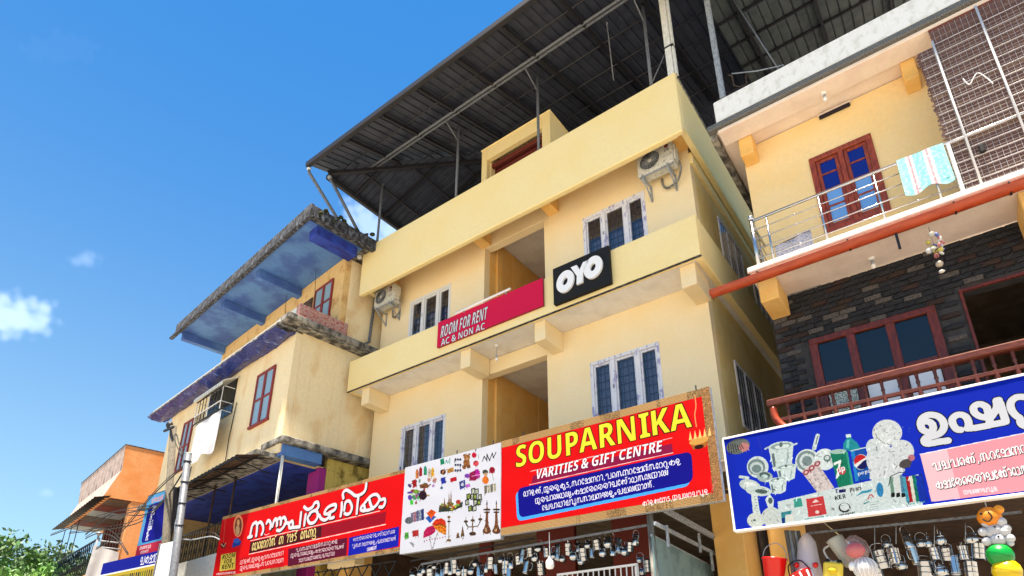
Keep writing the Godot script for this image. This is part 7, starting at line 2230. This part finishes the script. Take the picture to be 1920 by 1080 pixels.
func _ready() -> void:
	var pitch := atan2(458.0, 1170.0)
	var th := deg_to_rad(36.8)
	FW = Vector3(-sin(th) * cos(pitch), sin(pitch), -cos(th) * cos(pitch))
	RT = Vector3(cos(th), 0, -sin(th))
	UP = RT.cross(FW)
	# camera: shifted lens, because the photograph is a crop of a taller picture
	var cam := Camera3D.new()
	cam.projection = Camera3D.PROJECTION_FRUSTUM
	cam.near = 0.1
	cam.far = 600.0
	cam.size = 0.1 * 1080.0 / 1170.0
	cam.frustum_offset = Vector2(0, 0.1 * 270.0 / 1170.0)
	cam.transform = Transform3D(Basis(RT, UP, -FW), EYE)
	add_child(cam)
	cam.current = true
	# sky and sun
	var env := Environment.new()
	env.background_mode = Environment.BG_SKY
	var sky := Sky.new()
	var sm := ProceduralSkyMaterial.new()
	sm.sky_top_color = Color(0.135, 0.34, 0.545)
	sm.sky_horizon_color = Color(0.53, 0.645, 0.68)
	sm.sky_curve = 0.22
	sm.ground_bottom_color = Color(0.45, 0.42, 0.38)
	sm.ground_horizon_color = Color(0.62, 0.70, 0.75)
	sm.sun_angle_max = 0.5
	sm.sky_cover = clouds()
	sky.sky_material = sm
	env.sky = sky
	env.tonemap_mode = Environment.TONE_MAPPER_LINEAR
	env.tonemap_exposure = 3.1
	env.sdfgi_enabled = true
	env.ssao_enabled = true
	env.ssil_enabled = true
	var we := WorldEnvironment.new()
	we.environment = env
	add_child(we)
	var sun := DirectionalLight3D.new()
	sun.light_energy = 1.6
	sun.light_color = Color(1.0, 0.95, 0.87)
	sun.light_angular_distance = 4.0
	sun.shadow_enabled = true
	add_child(sun)
	var to_sun := Vector3(0.10, 1.0, 0.20).normalized()
	sun.look_at_from_position(Vector3.ZERO, -to_sun, Vector3.RIGHT)
	make_materials()
	# ground
	var g := st_new()
	quad(g, Vector3(-300, 0, -300), Vector3(300, 0, -300), Vector3(300, 0, 300), Vector3(-300, 0, 300))
	struct("ground", fin(g), M.soil)
	g = st_new()
	quad(g, Vector3(-120, 0.004, 4.2), Vector3(120, 0.004, 4.2), Vector3(120, 0.004, 8.2), Vector3(-120, 0.004, 8.2))
	struct("road", fin(g), M.pale_concrete)
	var pv := box("pavement", Vector3(-60, -0.1, 2.2), Vector3(60, 0.12, 4.2), M.paving)
	pv.set_meta("kind", "structure")
	var kb := box("kerb", Vector3(-60, -0.1, 4.202), Vector3(60, 0.13, 4.35), M.paving)
	kb.set_meta("kind", "structure")
	# buildings
	cream_building()
	metal_roof()
	right_house()
	left_house()
	orange_house()
	trees()
	# things
	ac_unit("white outdoor unit below the parapet by the right corner", -3.96, 11.2, -0.43)
	ac_unit("white outdoor unit below the parapet at the left end", -12.02, 11.12, -0.43)
	signs()
	street_furniture()
	shop_fittings()
	steel_goods()
	toys()

# clouds as a sky cover: soft white puffs at the places where the photograph shows them
func clouds() -> ImageTexture:
	var W := 2048
	var H := 1024
	var img := Image.create(W, H, false, Image.FORMAT_RGBA8)
	img.fill(Color(1, 1, 1, 0))
	var n := FastNoiseLite.new()
	n.seed = 4
	n.frequency = 0.035
	n.fractal_octaves = 6
	# photo x, photo y, half width, half height (photo pixels), strength
	var puffs := [[22, 592, 76, 38, 0.18], [62, 602, 38, 28, 0.16], [-60, 590, 80, 45, 0.18], [160, 486, 25, 14, 0.06], [690, 415, 60, 55, 0.16], [740, 445, 70, 40, 0.18], [90, 925, 13, 8, 0.035], [110, 90, 110, 40, 0.006]]
	for p in puffs:
		for yy in range(int(p[1] - p[3] * 1.6), int(p[1] + p[3] * 1.6), 1):
			for xx in range(int(p[0] - p[2] * 1.6), int(p[0] + p[2] * 1.6), 1):
				if (xx + yy) % 2:
					continue
				var d := ray(xx, yy).normalized()
				var u := fposmod(atan2(d.x, -d.z) / TAU, 1.0)
				var v := acos(d.y) / PI
				var e := Vector2((xx - p[0]) / float(p[2]), (yy - p[1]) / float(p[3])).length()
				var k: float = clamp(1.15 - e + n.get_noise_2d(xx, yy) * 0.75, 0, 1)
				var a: float = smoothstep(0.0, 1.0, k) * p[4]
				var px := int(u * W) % W
				var py := clampi(int(v * H), 0, H - 1)
				var old := img.get_pixel(px, py).a
				if a > old:
					img.set_pixel(px, py, Color(1, 1, 1, a))
	return ImageTexture.create_from_image(img)
